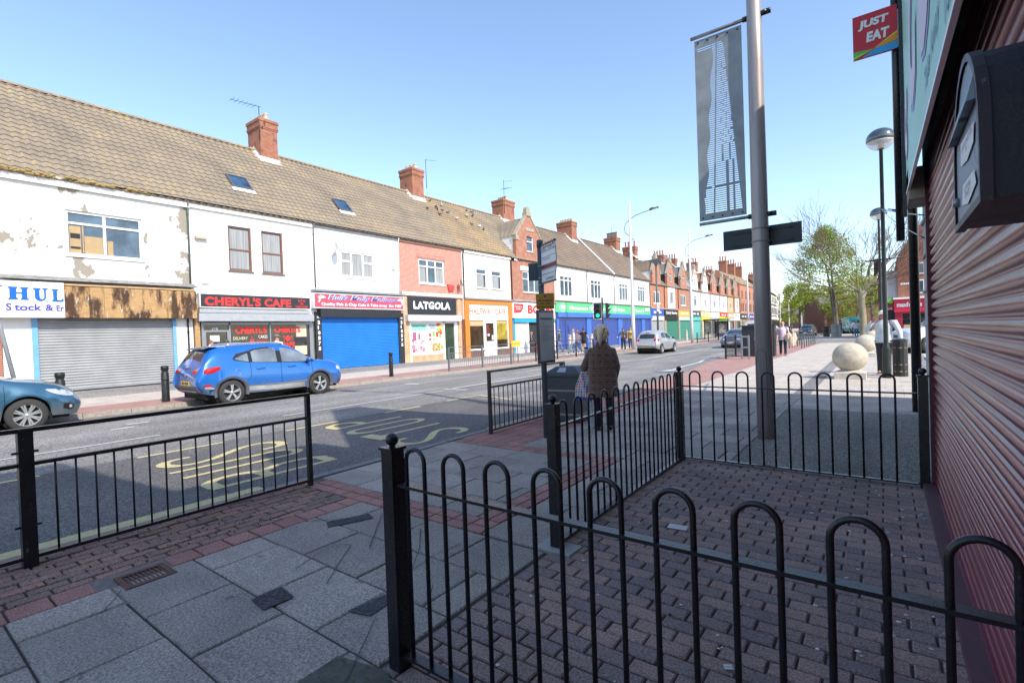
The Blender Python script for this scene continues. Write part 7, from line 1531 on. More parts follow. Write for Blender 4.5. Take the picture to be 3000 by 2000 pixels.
c.side(((1.0, .24, .38), (1.25, .27, .46), (2.0, .27, .43), (2.9, .29, .44), (3.1, .26, .40)), CLADG, 'sill_cladding', .008, 4)
c.side(((1.26, .46, .475), (2.3, .44, .475), (3.0, .46, .49)), CHR, 'chrome_strip', .012, 2)
for cols in ([(x, z, z+.012) for x, z in ()],): pass
for x0_, z0_, z1_ in ((2.2, .4, 1.06), (3.17, .42, 1.02)): c.side([(x0_-.006, z0_, z1_), (x0_+.006, z0_, z1_)], TRIM, 'door_seam', .0035, 12)
c.side([(1.335-.006, .75, 1.1), (1.335+.006, .75, 1.1)], TRIM, 'door_seam', .0035, 8)
c.side([(1.33, .74, .752), (1.25, .62, .632)], TRIM, 'door_seam', .0035, 3)
for x in (1.5, 2.42):
    for s in (1, -1):
        h = c.hit((x+.1, s*3, .93), (0, -s, 0)); mb = MB(); mb.tube([(x, h.y+s*.012, .925), (x+.05, h.y+s*.03, .93), (x+.17, h.y+s*.03, .935), (x+.22, h.y+s*.012, .935)], .017, 8); mb.build('door_handle', BLUE, t, True)
for s in (1, -1):
    mb = MB(); mb.ball((3.0, s*.98, 1.1), .1, 12, (.7, 1.0, .75)); mb.tube([(3.03, s*.86, 1.04), (3.0, s*.95, 1.07)], .03, 6); m_ = mb.build('door_mirror', BLUE, t, True)
    mb = MB(); mb.tube([(3.03, s*.84, 1.02), (3.02, s*.92, 1.03)], .035, 6); mb.build('mirror_foot', TRIM, m_, True)
    mb = MB(); mb.tube([(.75, s*.56, 1.55), (.95, s*.565, 1.625), (1.6, s*.57, 1.66), (2.2, s*.565, 1.635), (2.4, s*.56, 1.585)], .018, 8); mb.build('roof_rail', CHR, t, True)
c.side(((.16, .9, .985), (.25, .88, 1.03), (.4, .9, 1.045), (.56, .985, 1.055)), TAIL, 'tail_lamp', .01, 5)
c.end([.38+.05*i for i in range(8)], lambda y: (.9-(y-.4)*.05, .99), TAIL, 'tail_lamp', True, .01); c.end([-.38-.05*i for i in range(8)], lambda y: (.9-(-y-.4)*.05, .99), TAIL, 'tail_lamp', True, .01)
c.side(((4.0, .74, .83), (4.1, .72, .83), (4.19, .70, .8)), HEADL, 'head_lamp', .01, 4)
c.top([(.2+.03*i, .56-.006*i) for i in range(8)], M_CARGLASS, 'rear_screen', .008)
c.top([(2.62+.06*i, .5+.012*i) for i in range(9)], M_CARGLASS, 'windscreen', .008)
mb = MB(); mb.grid([[(x, y, z) for x, z in ((.62, 1.565), (.45, 1.565), (.30, 1.53))] for y in [-.58+.116*i for i in range(11)]], True); mb.grid([[(x, y, z) for x, z in ((.62, 1.53), (.45, 1.53), (.30, 1.51))] for y in [-.58+.116*i for i in range(11)]], True); mb.grid([[(.30, y, 1.51), (.295, y, 1.53)] for y in [-.58+.116*i for i in range(11)]], False); mb.build('spoiler', BLUE, t, True)
c.side(((.12, .33, .5), (.3, .30, .46), (.46, .30, .44)), CLAD, 'bumper_cladding', .012, 4); c.end([-.78+.156*i for i in range(11)], lambda y: (.40, .56), CLAD, 'rear_bumper', True, .012)
c.end([-.6+.12*i for i in range(11)], lambda y: (.40, .44), CLADG, 'skid_plate', True, .02)
c.side(((.14, .555, .60), (.24, .545, .60), (.33, .56, .595)), TAIL, 'reflector', .014, 3); c.side(((.16, .49, .545), (.3, .47, .54), (.38, .47, .5)), CLADG, 'bumper_insert', .016, 3)
c.side(((4.05, .3, .42), (4.15, .3, .4), (4.25, .3, .38)), CLAD, 'front_lip', .012, 3); c.end([-.5+.1*i for i in range(11)], lambda y: (.42, .7), TRIM, 'grille', False, .01)
c.plate(.63, 'x', YPL, True, .0, .5)
for s in (1, -1):
    h = c.hit((.98, s*3, .86), (0, -s, 0)); mb = MB(); pts = [(.98+.085*math.cos(a), h.y+s*.006, .86+.085*math.sin(a)) for a in [k*.2618 for k in range(25)]]
    if s < 0: mb.tube(pts, .003, 4); mb.build('fuel_flap', CHR, t, True)
mb = MB(); mb.box(.035, .05, -.06, .06, .8, .9); 
c.end([-.05+.025*i for i in range(5)], lambda y: (.78, .86), CHR, 'badge', True, .012)

# teal hatchback, only its nose in view
HATCH = [
 [(.08, .62, .38), (.0, .70, .60), (.08, .66, .90), (.16, .56, .98), (.14, 0, 1.0)],
 [(.30, .78, .30), (.20, .82, .62), (.26, .76, .98), (.30, .58, 1.22), (.24, 0, 1.25)],
 [(.65, .82, .27), (.65, .865, .62), (.62, .80, 1.0), (.55, .56, 1.40), (.45, 0, 1.43)],
 [(1.2, .83, .25), (1.2, .87, .62), (1.2, .81, .98), (1.1, .57, 1.46), (1.05, 0, 1.49)],
 [(1.9, .83, .25), (1.9, .865, .60), (1.9, .81, .96), (1.8, .57, 1.45), (1.8, 0, 1.485)],
 [(2.5, .83, .25), (2.5, .865, .60), (2.5, .80, .94), (2.35, .56, 1.36), (2.3, 0, 1.40)],
 [(3.0, .83, .26), (3.0, .87, .62), (3.0, .79, .92), (2.9, .62, 1.06), (2.85, 0, 1.12)],
 [(3.4, .82, .27), (3.4, .87, .62), (3.4, .77, .88), (3.4, .58, .96), (3.4, 0, 1.0)],
 [(3.75, .80, .26), (3.77, .85, .55), (3.73, .72, .80), (3.73, .5, .88), (3.75, 0, .90)],
 [(3.98, .62, .24), (4.03, .67, .46), (3.96, .60, .66), (3.96, .42, .74), (4.0, 0, .76)],
 [(4.04, .42, .24), (4.11, .46, .44), (4.04, .40, .60), (4.03, .26, .66), (4.06, 0, .68)]]
def scaleST(ST, sx, sy, sz): return [[(p[0]*sx, p[1]*sy, p[2]*sz) for p in s] for s in ST]
TEAL = carpaint('metallic_teal_blue', (.035, .12, .2)); t = thing('parked_hatchback', 'teal blue car at the left edge with only its nose and front wheel in view', 'car', (-14.8, -1.25, -.1), rad(90))
c = Car(t, scaleST(HATCH, 1.06, 1.02, 1.03), (.82, 3.42), .375, TEAL)
for xw in (.82, 3.42): [c.wheel(xw, s*.775, .33, 'eight') for s in (1, -1)]
for cols in (((1.0, 1.04, 1.36), (1.6, 1.02, 1.42), (2.0, 1.01, 1.42)), ((2.1, 1.0, 1.40), (2.6, .99, 1.28), (3.0, .98, 1.08))): c.side(cols, M_CARGLASS, 'side_window', .007, 6)
c.top([(2.45+.08*i, .5+.012*i) for i in range(8)], M_CARGLASS, 'windscreen', .008)
c.side(((3.72, .80, .83), (3.85, .72, .82), (4.0, .67, .79), (4.12, .65, .74), (4.18, .655, .69)), HEADL, 'head_lamp', .008, 5)
c.side(((3.98, .40, .50), (4.08, .36, .50), (4.16, .38, .47)), TRIM, 'fog_lamp_recess', .008, 3); c.side(((4.08, .40, .46), (4.13, .40, .46)), HEADL, 'fog_lamp', .014, 3)
c.end([-.4+.08*i for i in range(11)], lambda y: (.34, .5), TRIM, 'grille', False, .01); c.side([(2.05-.005, .4, 1.0), (2.05+.005, .4, 1.0)], TRIM, 'door_seam', .004, 8); c.side([(3.1-.005, .4, .95), (3.1+.005, .4, .95)], TRIM, 'door_seam', .004, 8)
c.side([(3.82, .6, .605), (3.95, .655, .66), (4.02, .67, .676)], TRIM, 'panel_gap', .004, 2)
for s in (1, -1): mb = MB(); mb.ball((2.85, s*.95, 1.05), .09, 10, (.7, 1, .75)); mb.build('door_mirror', TEAL, t, True)

def simple_car(lab, x, y, rz, ST, wheels, paint, kind, front=True, plate=None, grp=None, wr=.31, name='parked_car', cat='car', glassc=None):
    t = thing(name, lab, cat, (x, y, -.1 if x < -5.4 else 0.005), rz, grp); c = Car(t, ST, wheels, wr+.05, paint, True); gl = glassc or M_CARGLASS
    W = max(v[1] for v in c.mb.v)
    for xw in wheels: [c.wheel(xw, s*(W-.1), wr, 'seven', w=.19) for s in (1, -1)]
    return t, c
# silver hatchback seen from behind
SIL = carpaint('silver_paint', (.5, .5, .5), .3, .5)
t, c = simple_car('silver hatchback driving away, seen from behind by the tall lamp mast', -12.75, 32.0, rad(90), scaleST(HATCH, .98, .97, 1.04), (.72, 3.2), SIL, 'hatch')
c.end([-.52+.104*i for i in range(11)], lambda y: (1.04, 1.36-.1*abs(y)), M_CARGLASS, 'rear_screen', True, .01); c.side(((.85, 1.08, 1.3), (1.1, 1.05, 1.42), (1.5, 1.04, 1.44)), M_CARGLASS, 'side_window', .008, 5); c.side(((1.62, 1.03, 1.43), (2.1, 1.01, 1.36), (2.6, 1.0, 1.12)), M_CARGLASS, 'side_window', .008, 5)
c.end([.5+.03*i for i in range(7)], lambda y: (.86, 1.02), TAIL, 'tail_lamp', True, .012); c.end([-.5-.03*i for i in range(7)], lambda y: (.86, 1.02), TAIL, 'tail_lamp', True, .012); c.side(((.12, .82, 1.0), (.25, .85, 1.03), (.36, .9, 1.0)), TAIL, 'tail_lamp', .01, 4)
c.end([-.15+.03*i for i in range(11)], lambda y: (1.42, 1.45), TAIL, 'brake_lamp', True, .02); c.plate(.52, 'x', YPL, True, 0, .5); c.end([-.6+.12*i for i in range(11)], lambda y: (.33, .4), CLAD, 'bumper_strip', True, .012)
for s in (1, -1): mb = MB(); mb.ball((2.6, s*.93, 1.03), .09, 8, (.7, 1, .8)); mb.build('door_mirror', TRIM, t, True)
# blue grey car coming towards us
t, c = simple_car('slate blue car facing us behind the dark cabinet', -9.35, 44.6, rad(-90), scaleST(HATCH, 1.05, 1.03, 1.0), (.8, 3.4), carpaint('slate_blue_paint', (.12, .17, .26)), 'h')
c.x_ = 0; c.end([-.56+.112*i for i in range(11)], lambda y: (1.02, 1.36-.08*abs(y)), M_CARGLASS, 'windscreen', False, .012); c.end([.38+.03*i for i in range(8)], lambda y: (.62, .76), HEADL, 'head_lamp', False, .012); c.end([-.38-.03*i for i in range(8)], lambda y: (.62, .76), HEADL, 'head_lamp', False, .012)
c.end([-.35+.07*i for i in range(11)], lambda y: (.5, .62), TRIM, 'grille', False, .014); c.plate(.42, None, WPL, False, 0, .5); c.side(((1.0, 1.02, 1.36), (1.6, 1.0, 1.41), (2.5, .98, 1.26), (2.9, .97, 1.08)), M_CARGLASS, 'side_window', .008, 5)
t, c = simple_car('dark red car following the slate blue car', -10.6, 56, rad(-90), HATCH, (.8, 3.3), carpaint('dark_maroon_paint', (.09, .02, .03)), 'h'); c.end([-.5+.1*i for i in range(11)], lambda y: (1.0, 1.33), M_CARGLASS, 'windscreen', False, .012); c.end([.38+.03*i for i in range(8)], lambda y: (.6, .74), HEADL, 'head_lamp', False, .012); c.end([-.38-.03*i for i in range(8)], lambda y: (.6, .74), HEADL, 'head_lamp', False, .012)
SEDAN = [[(.1, .65, .35), (.0, .74, .6), (.05, .72, .9), (.2, .6, .97), (.2, 0, .99)], [(.6, .82, .27), (.6, .87, .6), (.6, .8, .95), (.7, .6, 1.03), (.7, 0, 1.06)], [(1.1, .85, .25), (1.1, .89, .6), (1.1, .82, .97), (1.25, .58, 1.3), (1.2, 0, 1.34)], [(1.8, .85, .25), (1.8, .89, .6), (1.8, .82, .96), (1.8, .57, 1.43), (1.8, 0, 1.46)], [(2.6, .85, .25), (2.6, .89, .6), (2.6, .81, .95), (2.5, .57, 1.40), (2.5, 0, 1.43)], [(3.2, .85, .26), (3.2, .89, .6), (3.2, .8, .93), (3.15, .62, 1.05), (3.1, 0, 1.09)], [(4.0, .83, .26), (4.0, .87, .55), (4.0, .74, .83), (4.0, .5, .88), (4.0, 0, .9)], [(4.5, .6, .25), (4.55, .66, .45), (4.5, .6, .66), (4.48, .4, .72), (4.5, 0, .73)]]
t, c = simple_car('black saloon driving away in the distance, tail lamps glowing red', -14.3, 101, rad(94), SEDAN, (.95, 3.6), carpaint('black_car_paint', (.015, .018, .025)), 's')
c.end([-.55+.11*i for i in range(11)], lambda y: (1.06, 1.32), M_CARGLASS, 'rear_screen', True, .012)
for s in (1, -1): c.end([s*(.45+.03*i) for i in range(9)], lambda y: (.78, .93), emis('lit_tail_lamp', (.9, .05, .02), 1.0), 'tail_lamp', True, .014)
c.plate(.62, None, YPL, True, 0, .5)
t, c = simple_car('dark grey estate car parked on the near side beside the leaning tree', -8.5, 83, rad(-92), scaleST(SUV, 1, .98, .97), (.83, 3.41), carpaint('dark_grey_car', (.05, .06, .08)), 'suv'); c.end([-.56+.112*i for i in range(11)], lambda y: (1.1, 1.46), M_CARGLASS, 'windscreen', False, .012); c.end([.38+.03*i for i in range(8)], lambda y: (.68, .8), HEADL, 'head_lamp', False, .012); c.end([-.38-.03*i for i in range(8)], lambda y: (.68, .8), HEADL, 'head_lamp', False, .012); c.plate(.45, None, WPL, False, 0, .5)
t, c = simple_car('tiny white hatchback parked far off below the yellow green trees', -19.2, 122, rad(-85), HATCH, (.8, 3.3), carpaint('white_paint', (.7, .7, .7), .3, 0), 'h'); c.end([-.5+.1*i for i in range(11)], lambda y: (1.0, 1.33), M_CARGLASS, 'windscreen', False, .012)
# vans
VAN = [[(.0, .85, .35), (-.02, .93, .8), (.0, .9, 1.3), (.08, .82, 2.15), (.1, 0, 2.25)], [(.3, .9, .3), (.3, .97, .8), (.3, .96, 1.3), (.3, .84, 2.2), (.3, 0, 2.3)], [(2, .9, .3), (2, .97, .8), (2, .96, 1.3), (2, .84, 2.25), (2, 0, 2.34)], [(3.3, .9, .3), (3.3, .97, .8), (3.3, .95, 1.3), (3.2, .82, 2.2), (3.2, 0, 2.28)], [(3.9, .9, .3), (3.9, .97, .8), (3.9, .93, 1.25), (3.75, .75, 1.85), (3.75, 0, 1.95)], [(4.4, .88, .3), (4.4, .94, .7), (4.4, .85, 1.1), (4.35, .7, 1.2), (4.3, 0, 1.28)], [(4.85, .75, .3), (4.9, .8, .6), (4.8, .72, .9), (4.8, .5, 1.0), (4.8, 0, 1.02)]]
t, c = simple_car('white delivery van just right of the big steel pole', -14.0, 72, rad(90), VAN, (.9, 4.0), carpaint('white_paint', 0), 'v', name='delivery_van', cat='van', wr=.34); c.end([-.6+.12*i for i in range(11)], lambda y: (1.35, 1.95), M_CARGLASS, 'rear_screen', True, .012)
for s in (1, -1): c.end([s*(.78+.02*i) for i in range(6)], lambda y: (.7, 1.0), TAIL, 'tail_lamp', True, .014)
c.end([-.4+.08*i for i in range(11)], lambda y: (1.05, 1.18), RED, 'livery_stripe', True, .012)
t, c = simple_car('turquoise van parked behind the far pedestrians', -4.3, 88, rad(-70), VAN, (.9, 4.0), carpaint('turquoise_paint', (.02, .4, .4), .3, 0), 'v', name='delivery_van', cat='van', wr=.34); c.end([-.6+.12*i for i in range(11)], lambda y: (1.3, 1.85), M_CARGLASS, 'windscreen', False, .012)
t, c = simple_car('blue van parked right of the turquoise van', .5, 92, rad(-70), VAN, (.9, 4.0), carpaint('dull_blue_paint', (.1, .17, .32), .3, 0), 'v', name='delivery_van', cat='van', wr=.34); c.end([-.6+.12*i for i in range(11)], lambda y: (1.3, 1.85), M_CARGLASS, 'windscreen', False, .012)
# white off-roader nose to the right of the man in white
t, c = simple_car('white off-road car parked at right before the red shop', 4.75, 31.4, rad(-158), scaleST(SUV, 1.08, 1.08, 1.12), (.9, 3.7), carpaint('white_paint', 0), 'suv', wr=.39)
c.side(((1.0, 1.3, 1.6), (2.0, 1.24, 1.7), (2.6, 1.2, 1.62), (3.2, 1.16, 1.35)), M_CARGLASS, 'side_window', .008, 5); c.end([.3+.05*i for i in range(9)], lambda y: (.8, .98), HEADL, 'head_lamp', False, .014); c.end([-.3-.05*i for i in range(9)], lambda y: (.8, .98), HEADL, 'head_lamp', False, .014); c.end([-.3+.06*i for i in range(11)], lambda y: (.7, .85), TRIM, 'grille', False, .014); c.side(((4.25, .82, .98), (4.4, .82, .98), (4.52, .82, .96)), HEADL, 'head_lamp', .012, 4); c.plate(.55, None, WPL, False, 0, .5); c.end([-.55+.11*i for i in range(11)], lambda y: (1.25, 1.6), M_CARGLASS, 'windscreen', False, .012)
for xw in (.9, 3.7): c.arch(xw, .43, .49, TRIM)
# ------------------------------------------------------------------ people
SKIN = plain('skin_fair', (.62, .34, .26), .6, 0, .08, 12); SKINR = plain('skin_ruddy', (.5, .22, .17), .6, 0, .08, 12)
def skin_body(nodes, edges, root=0, sub=1):
    """one continuous surface grown over a skeleton: nodes (x,y,z,r)"""
    me = bpy.data.meshes.new('b'); me.from_pydata([n[:3] for n in nodes], edges, []); ob = bpy.data.objects.new('b', me); COL.objects.link(ob)
    ob.modifiers.new('s', 'SKIN'); m2 = ob.modifiers.new('ss', 'SUBSURF'); m2.levels = sub; m2.render_levels = sub
    if not me.skin_vertices: me.attributes
    for i, n in enumerate(nodes):
        sv = me.skin_vertices[0].data[i]; sv.radius = (n[3], n[3]) if not isinstance(n[3], tuple) else n[3]; sv.use_root = (i == root)
    bpy.context.view_layer.update(); dg = bpy.context.evaluated_depsgraph_get(); em = bpy.data.meshes.new_from_object(ob.evaluated_get(dg))
    vs = [tuple(v.co) for v in em.vertices]; fs = [tuple(p.vertices) for p in em.polygons]
    bpy.data.objects.remove(ob); bpy.data.meshes.remove(me); bpy.data.meshes.remove(em); return vs, fs
def loft(mb, rings, n=16, cap=True):
    """rings: (cx,cy,cz,rx,ry)"""
    rows = [[(cx+rx*math.cos(2*math.pi*k/n), cy+ry*math.sin(2*math.pi*k/n), cz) for k in range(n+1)] for cx, cy, cz, rx, ry in rings]
    mb.grid(rows, True)
    if cap: mb.quad(*rows[0][:-1]); mb.quad(*rows[-1][:-1])
def person(lab, x, y, z, rz, h=1.72, top=(.2, .2, .2), bottom=(.05, .05, .06), hair=(.08, .05, .03), stride=.0, arms=None, top_len=.86, sleeve='long', shorts=False, shoes=(.03, .03, .03), hairlen='short', cap=None, bulk=1.0, skin=None, legm=None, topm=None, parts=True, elbow=None, armspread=0, collar=None, female=False, hv=1.0, coat=False):
    t = thing('person', lab, 'person', (x, y, z), rz); S = h/1.72; skin = skin or SKIN; b = bulk
    A = dict(l=((-.205, -.02, 1.40), (-.25-armspread, -.03, 1.13), (-.255-armspread*1.2, .07, .90)), r=((.205, -.02, 1.40), (.25+armspread, -.03, 1.13), (.255+armspread*1.2, .07, .90)))
    if arms:
        for k, v in arms.items(): A[k] = v
    st = stride
    L = dict(l=((-.095, 0, .92), (-.1, st*.5+.03*abs(st)*2, .50), (-.1, st-.12*abs(st) if st < 0 else st, .085)), r=((.095, 0, .92), (.1, -st*.5+.06*abs(st)*2, .50), (.1, -st, .085 if st <= 0 else .13)))
    N_ = [(0, 0, .98, .13), (0, 0, 1.15, .125), (0, -.005, 1.33, .135), (0, -.01, 1.46, .06), (0, 0, 1.53, .055), (0, .012, 1.60, .07), (0, .01, 1.655, .07)]
    E_ = [(0, 1), (1, 2), (2, 3), (3, 4), (4, 5), (5, 6)]
    for sd in 'lr':
        a, e, w = A[sd]; i = len(N_); hd = (Vector(w)-Vector(e)).normalized(); hp = Vector(w)+hd*.07
        N_ += [(*a, .055), (*e, .042), (*w, .028), (*hp, .032)]; E_ += [(2, i), (i, i+1), (i+1, i+2), (i+2, i+3)]
        # fingers as short tapering chains
        sx = hd.cross(Vector((0, 1, 0) if abs(hd.y) < .8 else (1, 0, 0))).normalized(); bend = Vector((0, .35, 0)) if abs(hd.y) < .8 else Vector((0, 0, -.35))
        base = len(N_)-1
        for k, ln in enumerate((.062, .074, .068, .054)):
            o = hp+sx*(.027-.018*k)+hd*.022; m_ = o+hd*ln*.55; q = m_+(hd+bend).normalized()*ln*.5
            N_ += [(*o, .0095), (*m_, .0085), (*q, .007)]; j = len(N_)-3; E_ += [(base, j), (j, j+1), (j+1, j+2)]
        o = Vector(w)+hd*.03+sx*.03; m_ = o+(hd+sx*.8).normalized()*.03; q = m_+hd*.03; N_ += [(*o, .0105), (*m_, .0095), (*q, .008)]; j = len(N_)-3; E_ += [(base-1, j), (j, j+1), (j+1, j+2)]
    for sd in 'lr':
        a, e, w = L[sd]; i = len(N_); N_ += [(*a, .088), (*e, .058), (*w, .042), (w[0], w[1]+.1, w[2]-.045, .035)]; E_ += [(0, i), (i, i+1), (i+1, i+2), (i+2, i+3)]
    vs, fs = skin_body([(p[0]*S, p[1]*S, p[2]*S, p[3]*S) for p in N_], E_)
    mb = MB(); mb.smooth = True; mb.add(vs, fs)
    # head shape, nose, ears, chin
    mb.ball((0, .012*S, 1.615*S), .1*S, 14, (.8, .98, 1.12)); mb.ball((0, .06*S, 1.55*S), .05*S, 8, (.9, .9, .8))
    mb.tube([(0, .1*S, 1.64*S), (0, .127*S, 1.605*S), (0, .1*S, 1.59*S)], [.008*S, .015*S, .01*S], 6)
    for s in (-1, 1): mb.ball((s*.082*S, 0, 1.61*S), .026*S, 8, (.4, .8, 1.2))
    body = mb.build('body', skin, t, True)
    mb = MB()
    for s in (-1, 1): mb.ball((s*.034*S, .1*S, 1.635*S), .012*S, 6)
    mb.ball((0, .103*S, 1.565*S), .02*S, 6, (1.1, .35, .3)); mb.build('eyes_and_mouth', plain('face_dark', (.09, .035, .03), .5), body, True)
    # top
    mb = MB(); tl = top_len; hr = .165*b*(1.03 if female else 1)
    loft(mb, [(0, 0, tl*S, hr*1.06*S, .12*b*S), (0, 0, (tl+.1)*S, hr*1.03*S, .125*b*S), (0, 0, 1.12*S, (.142 if female else .155)*b*S, .115*b*S), (0, -.005, 1.3*S, .172*b*S, .12*b*S), (0, -.01, 1.4*S, .175*S*b, .1*b*S), (0, -.01, 1.455*S, .115*S, .075*S), (0, -.005, 1.49*S, .062*S, .06*S)])
    if coat: mb = MB(); loft(mb, [(0, 0, .58*S, .245*S, .17*S), (0, .005, .62*S, .25*S, .175*S), (0, 0, .8*S, .245*S, .17*S), (0, -.005, 1.0*S, .235*S, .165*S), (0, -.02, 1.18*S, .225*S, .16*S), (0, -.03, 1.3*S, .205*S, .145*S), (0, -.025, 1.38*S, .165*S, .12*S), (0, -.01, 1.44*S, .115*S, .095*S), (0, 0, 1.49*S, .075*S, .07*S)], 24)
    for sd in 'lr':
        a, e, w = [Vector(p)*S for p in A[sd]]; mid = a*.5+e*.5
        if sleeve == 'long': mb.tube([Vector((a.x*.62, a.y, a.z-.01)), a, mid, e, e*.5+w*.5, w], [.07*S*b, .066*S*b, .058*S*b, .05*S*b, .044*S*b, .038*S*b], 12)
        elif sleeve == 'short': mb.tube([Vector((a.x*.62, a.y, a.z-.01)), a, mid], [.07*S*b, .068*S*b, .062*S*b], 12)
    mb.build('top', topm or plain('cloth_%.2f_%.2f_%.2f' % top, top, .85, 0, .25, 7, .1), t, True)
    # legs
    bm = legm or plain('cloth_%.2f_%.2f_%.2f' % bottom, bottom, .85, 0, .25, 7, .1); mb = MB()
    loft(mb, [(0, 0, .80*S, .15*b*S, .105*b*S), (0, 0, .9*S, .165*b*S, .115*b*S), (0, 0, 1.0*S, .155*b*S, .11*b*S)])
    for sd in 'lr':
        a, e, w = [Vector(p)*S for p in L[sd]]
        if shorts: mb.tube([a, a*.6+e*.4, a*.35+e*.65], [.1*S*b, .095*S*b, .088*S*b], 12)
        else: mb.tube([a, a*.5+e*.5, e, e*.5+w*.5, w+Vector((0, 0, -.02))], [.1*S*b, .086*S, .07*S, .062*S, .062*S], 12)
    mb.build('shorts' if shorts else 'trousers', bm, t, True)
    sh_ = plain('shoe_%.2f_%.2f_%.2f' % shoes, shoes, .6)
    for sd in 'lr':
        w = Vector(L[sd][2])*S; mb = MB(); rows = []; n = 10
        for yy, ww, hh in ((-.075, .02, .05), (-.06, .036, .075), (0, .04, .085), (.07, .043, .06), (.14, .044, .045), (.18, .03, .035), (.195, .01, .02)):
            rows.append([(w.x+ww*S*math.cos(math.pi*k/n), w.y+yy*S, w.z-.085*S+hh*S*math.sin(math.pi*k/n)) for k in range(n+1)])
        mb.grid(rows, True); mb.quad(*[r[0] for r in rows], *[r[-1] for r in rows[::-1]]); mb.build('shoe', sh_, t, True)
    hm = plain('hair_%.2f_%.2f_%.2f' % hair, hair, .7, 0, .4 if hv < 1.2 else .35, 14 if hv < 1.2 else 22, .4, stretch=(1, 1, .2))
    mb = MB(); rows = []; n = 18
    for i in range(9):
        ph = math.pi*(i/8)*.62; row = []
        for k in range(n+1):
            a = 2*math.pi*k/n; back = -math.sin(a); f = ph*(1.0+.33*max(0, back)-.22*max(0, -back)); rr_ = hv*(1+.05*math.sin(k*5+i*3)); row.append((.092*rr_*S*math.sin(f)*math.cos(a), (.004-.02*(hv-1))*S+.112*rr_*S*math.sin(f)*math.sin(a), 1.625*S+.125*rr_*S*math.cos(f)))
        rows.append(row)
    mb.grid(rows, True)
    if hairlen == 'long': loft(mb, [(0, -.055*S, 1.33*S, .07*S, .03*S), (0, -.06*S, 1.45*S, .09*S, .045*S), (0, -.045*S, 1.56*S, .09*S, .07*S), (0, -.03*S, 1.66*S, .08*S, .07*S)], 12)
    if hairlen == 'tail': mb.tube([(0, -.1*S, 1.70*S), (-.01*S, -.165*S, 1.69*S), (-.02*S, -.175*S, 1.62*S), (-.02*S, -.155*S, 1.52*S), (-.015*S, -.14*S, 1.43*S)], [.03*S, .05*S, .045*S, .034*S, .01*S], 10)
    if hv > 1.2:
        for k in range(70):
            a = random.uniform(.2, 2.94) if k % 3 else random.uniform(0, 6.28); z0_ = random.uniform(1.62, 1.74); p0 = Vector((.1*math.cos(a)*hv*.85, -.1*abs(math.sin(a))*hv, z0_))*S; p2 = Vector((random.uniform(-.05, .05), -.15, 1.66+random.uniform(-.04, .05)))*S if k % 2 else p0+Vector((random.uniform(-.03, .03), -.01, -.12))*S
            mb.tube([p0, (p0+p2)/2+Vector((0, -.025, .02))*S, p2], [.004, .009, .003], 5)
    mb.build('hair', hm, t, True)
    if cap:
        mb = MB(); mb.lathe([(.108*S*math.cos(rad(a)), .09*S*math.sin(rad(a))) for a in range(0, 91, 12)], (0, .0, 1.665*S), 16); mb.add([(-.07*S, .08*S, 1.67*S), (.07*S, .08*S, 1.67*S), (.055*S, .18*S, 1.655*S), (-.055*S, .18*S, 1.655*S), (-.055*S, .18*S, 1.645*S), (.055*S, .18*S, 1.645*S)], [(0, 1, 2, 3), (3, 2, 5, 4), (0, 3, 4), (1, 5, 2)]); mb.build('cap', plain('cap_%.2f_%.2f' % cap[:2], cap, .8), t, True)
    if collar:
        mb = MB(); loft(mb, [(0, -.01*S, 1.43*S, .12*S, .1*S), (0, -.01*S, 1.475*S, .088*S, .085*S), (0, -.005*S, 1.51*S, .07*S, .07*S)], 14, False); mb.build('collar', plain('collar_%.2f' % collar[0], collar, .9, 0, .2, 12), t, True)
    return t, S, A
# ---- elderly woman waiting at the bus stop
m, nt, b_ = new_mat('greek_key_fleece'); tc = N(nt, 'ShaderNodeTexCoord'); sp = N(nt, 'ShaderNodeSeparateXYZ'); nt.links.new(tc.outputs['Object'], sp.inputs[0])
def M2(op, a, b=None, c=None):
    n = N(nt, 'ShaderNodeMath', operation=op)
    for i, v in enumerate((a, b, c)):
        if v is None: continue
        if isinstance(v, (int, float)): n.inputs[i].default_value = v
        else: nt.links.new(v, n.inputs[i])
    return n.outputs[0]
cell = .1; u = M2('SUBTRACT', M2('FRACT', M2('DIVIDE', sp.outputs[0], cell)), .5); v = M2('SUBTRACT', M2('FRACT', M2('DIVIDE', sp.outputs[2], cell)), .5)
d_ = M2('MAXIMUM', M2('ABSOLUTE', M2('ADD', u, M2('MULTIPLY', v, .12))), M2('ABSOLUTE', v)); ring = M2('FRACT', M2('MULTIPLY', d_, 4.4)); on = M2('GREATER_THAN', ring, .55)
gap = M2('MULTIPLY', M2('GREATER_THAN', u, .05), M2('LESS_THAN', M2('ABSOLUTE', M2('SUBTRACT', v, .05)), .09)); on = M2('MULTIPLY', on, M2('SUBTRACT', 1, gap))
cc = mixc(nt, on, (.08, .038, .026), (.26, .14, .1)); cc = mixc(nt, 1, cc, ramp(nt, noise(nt, tc.outputs['Object'], 60, 4), [(.3, (.6,)*3), (.7, (1.3,)*3)]), 'MULTIPLY'); nt.links.new(cc, b_.inputs['Base Color']); b_.inputs['Roughness'].default_value = .95
b_.inputs['Sheen Weight'].default_value = .3; bump(nt, b_, M2('ADD', M2('MULTIPLY', on, .7), noise(nt, tc.outputs['Object'], 90, 3)), .8, .006); COAT = m
arms = dict(l=((-.15, .0, 1.32), (-.31, .08, 1.05), (-.29, .34, 1.16)), r=((.15, -.02, 1.32), (.225, .0, 1.06), (.19, .1, .86)))
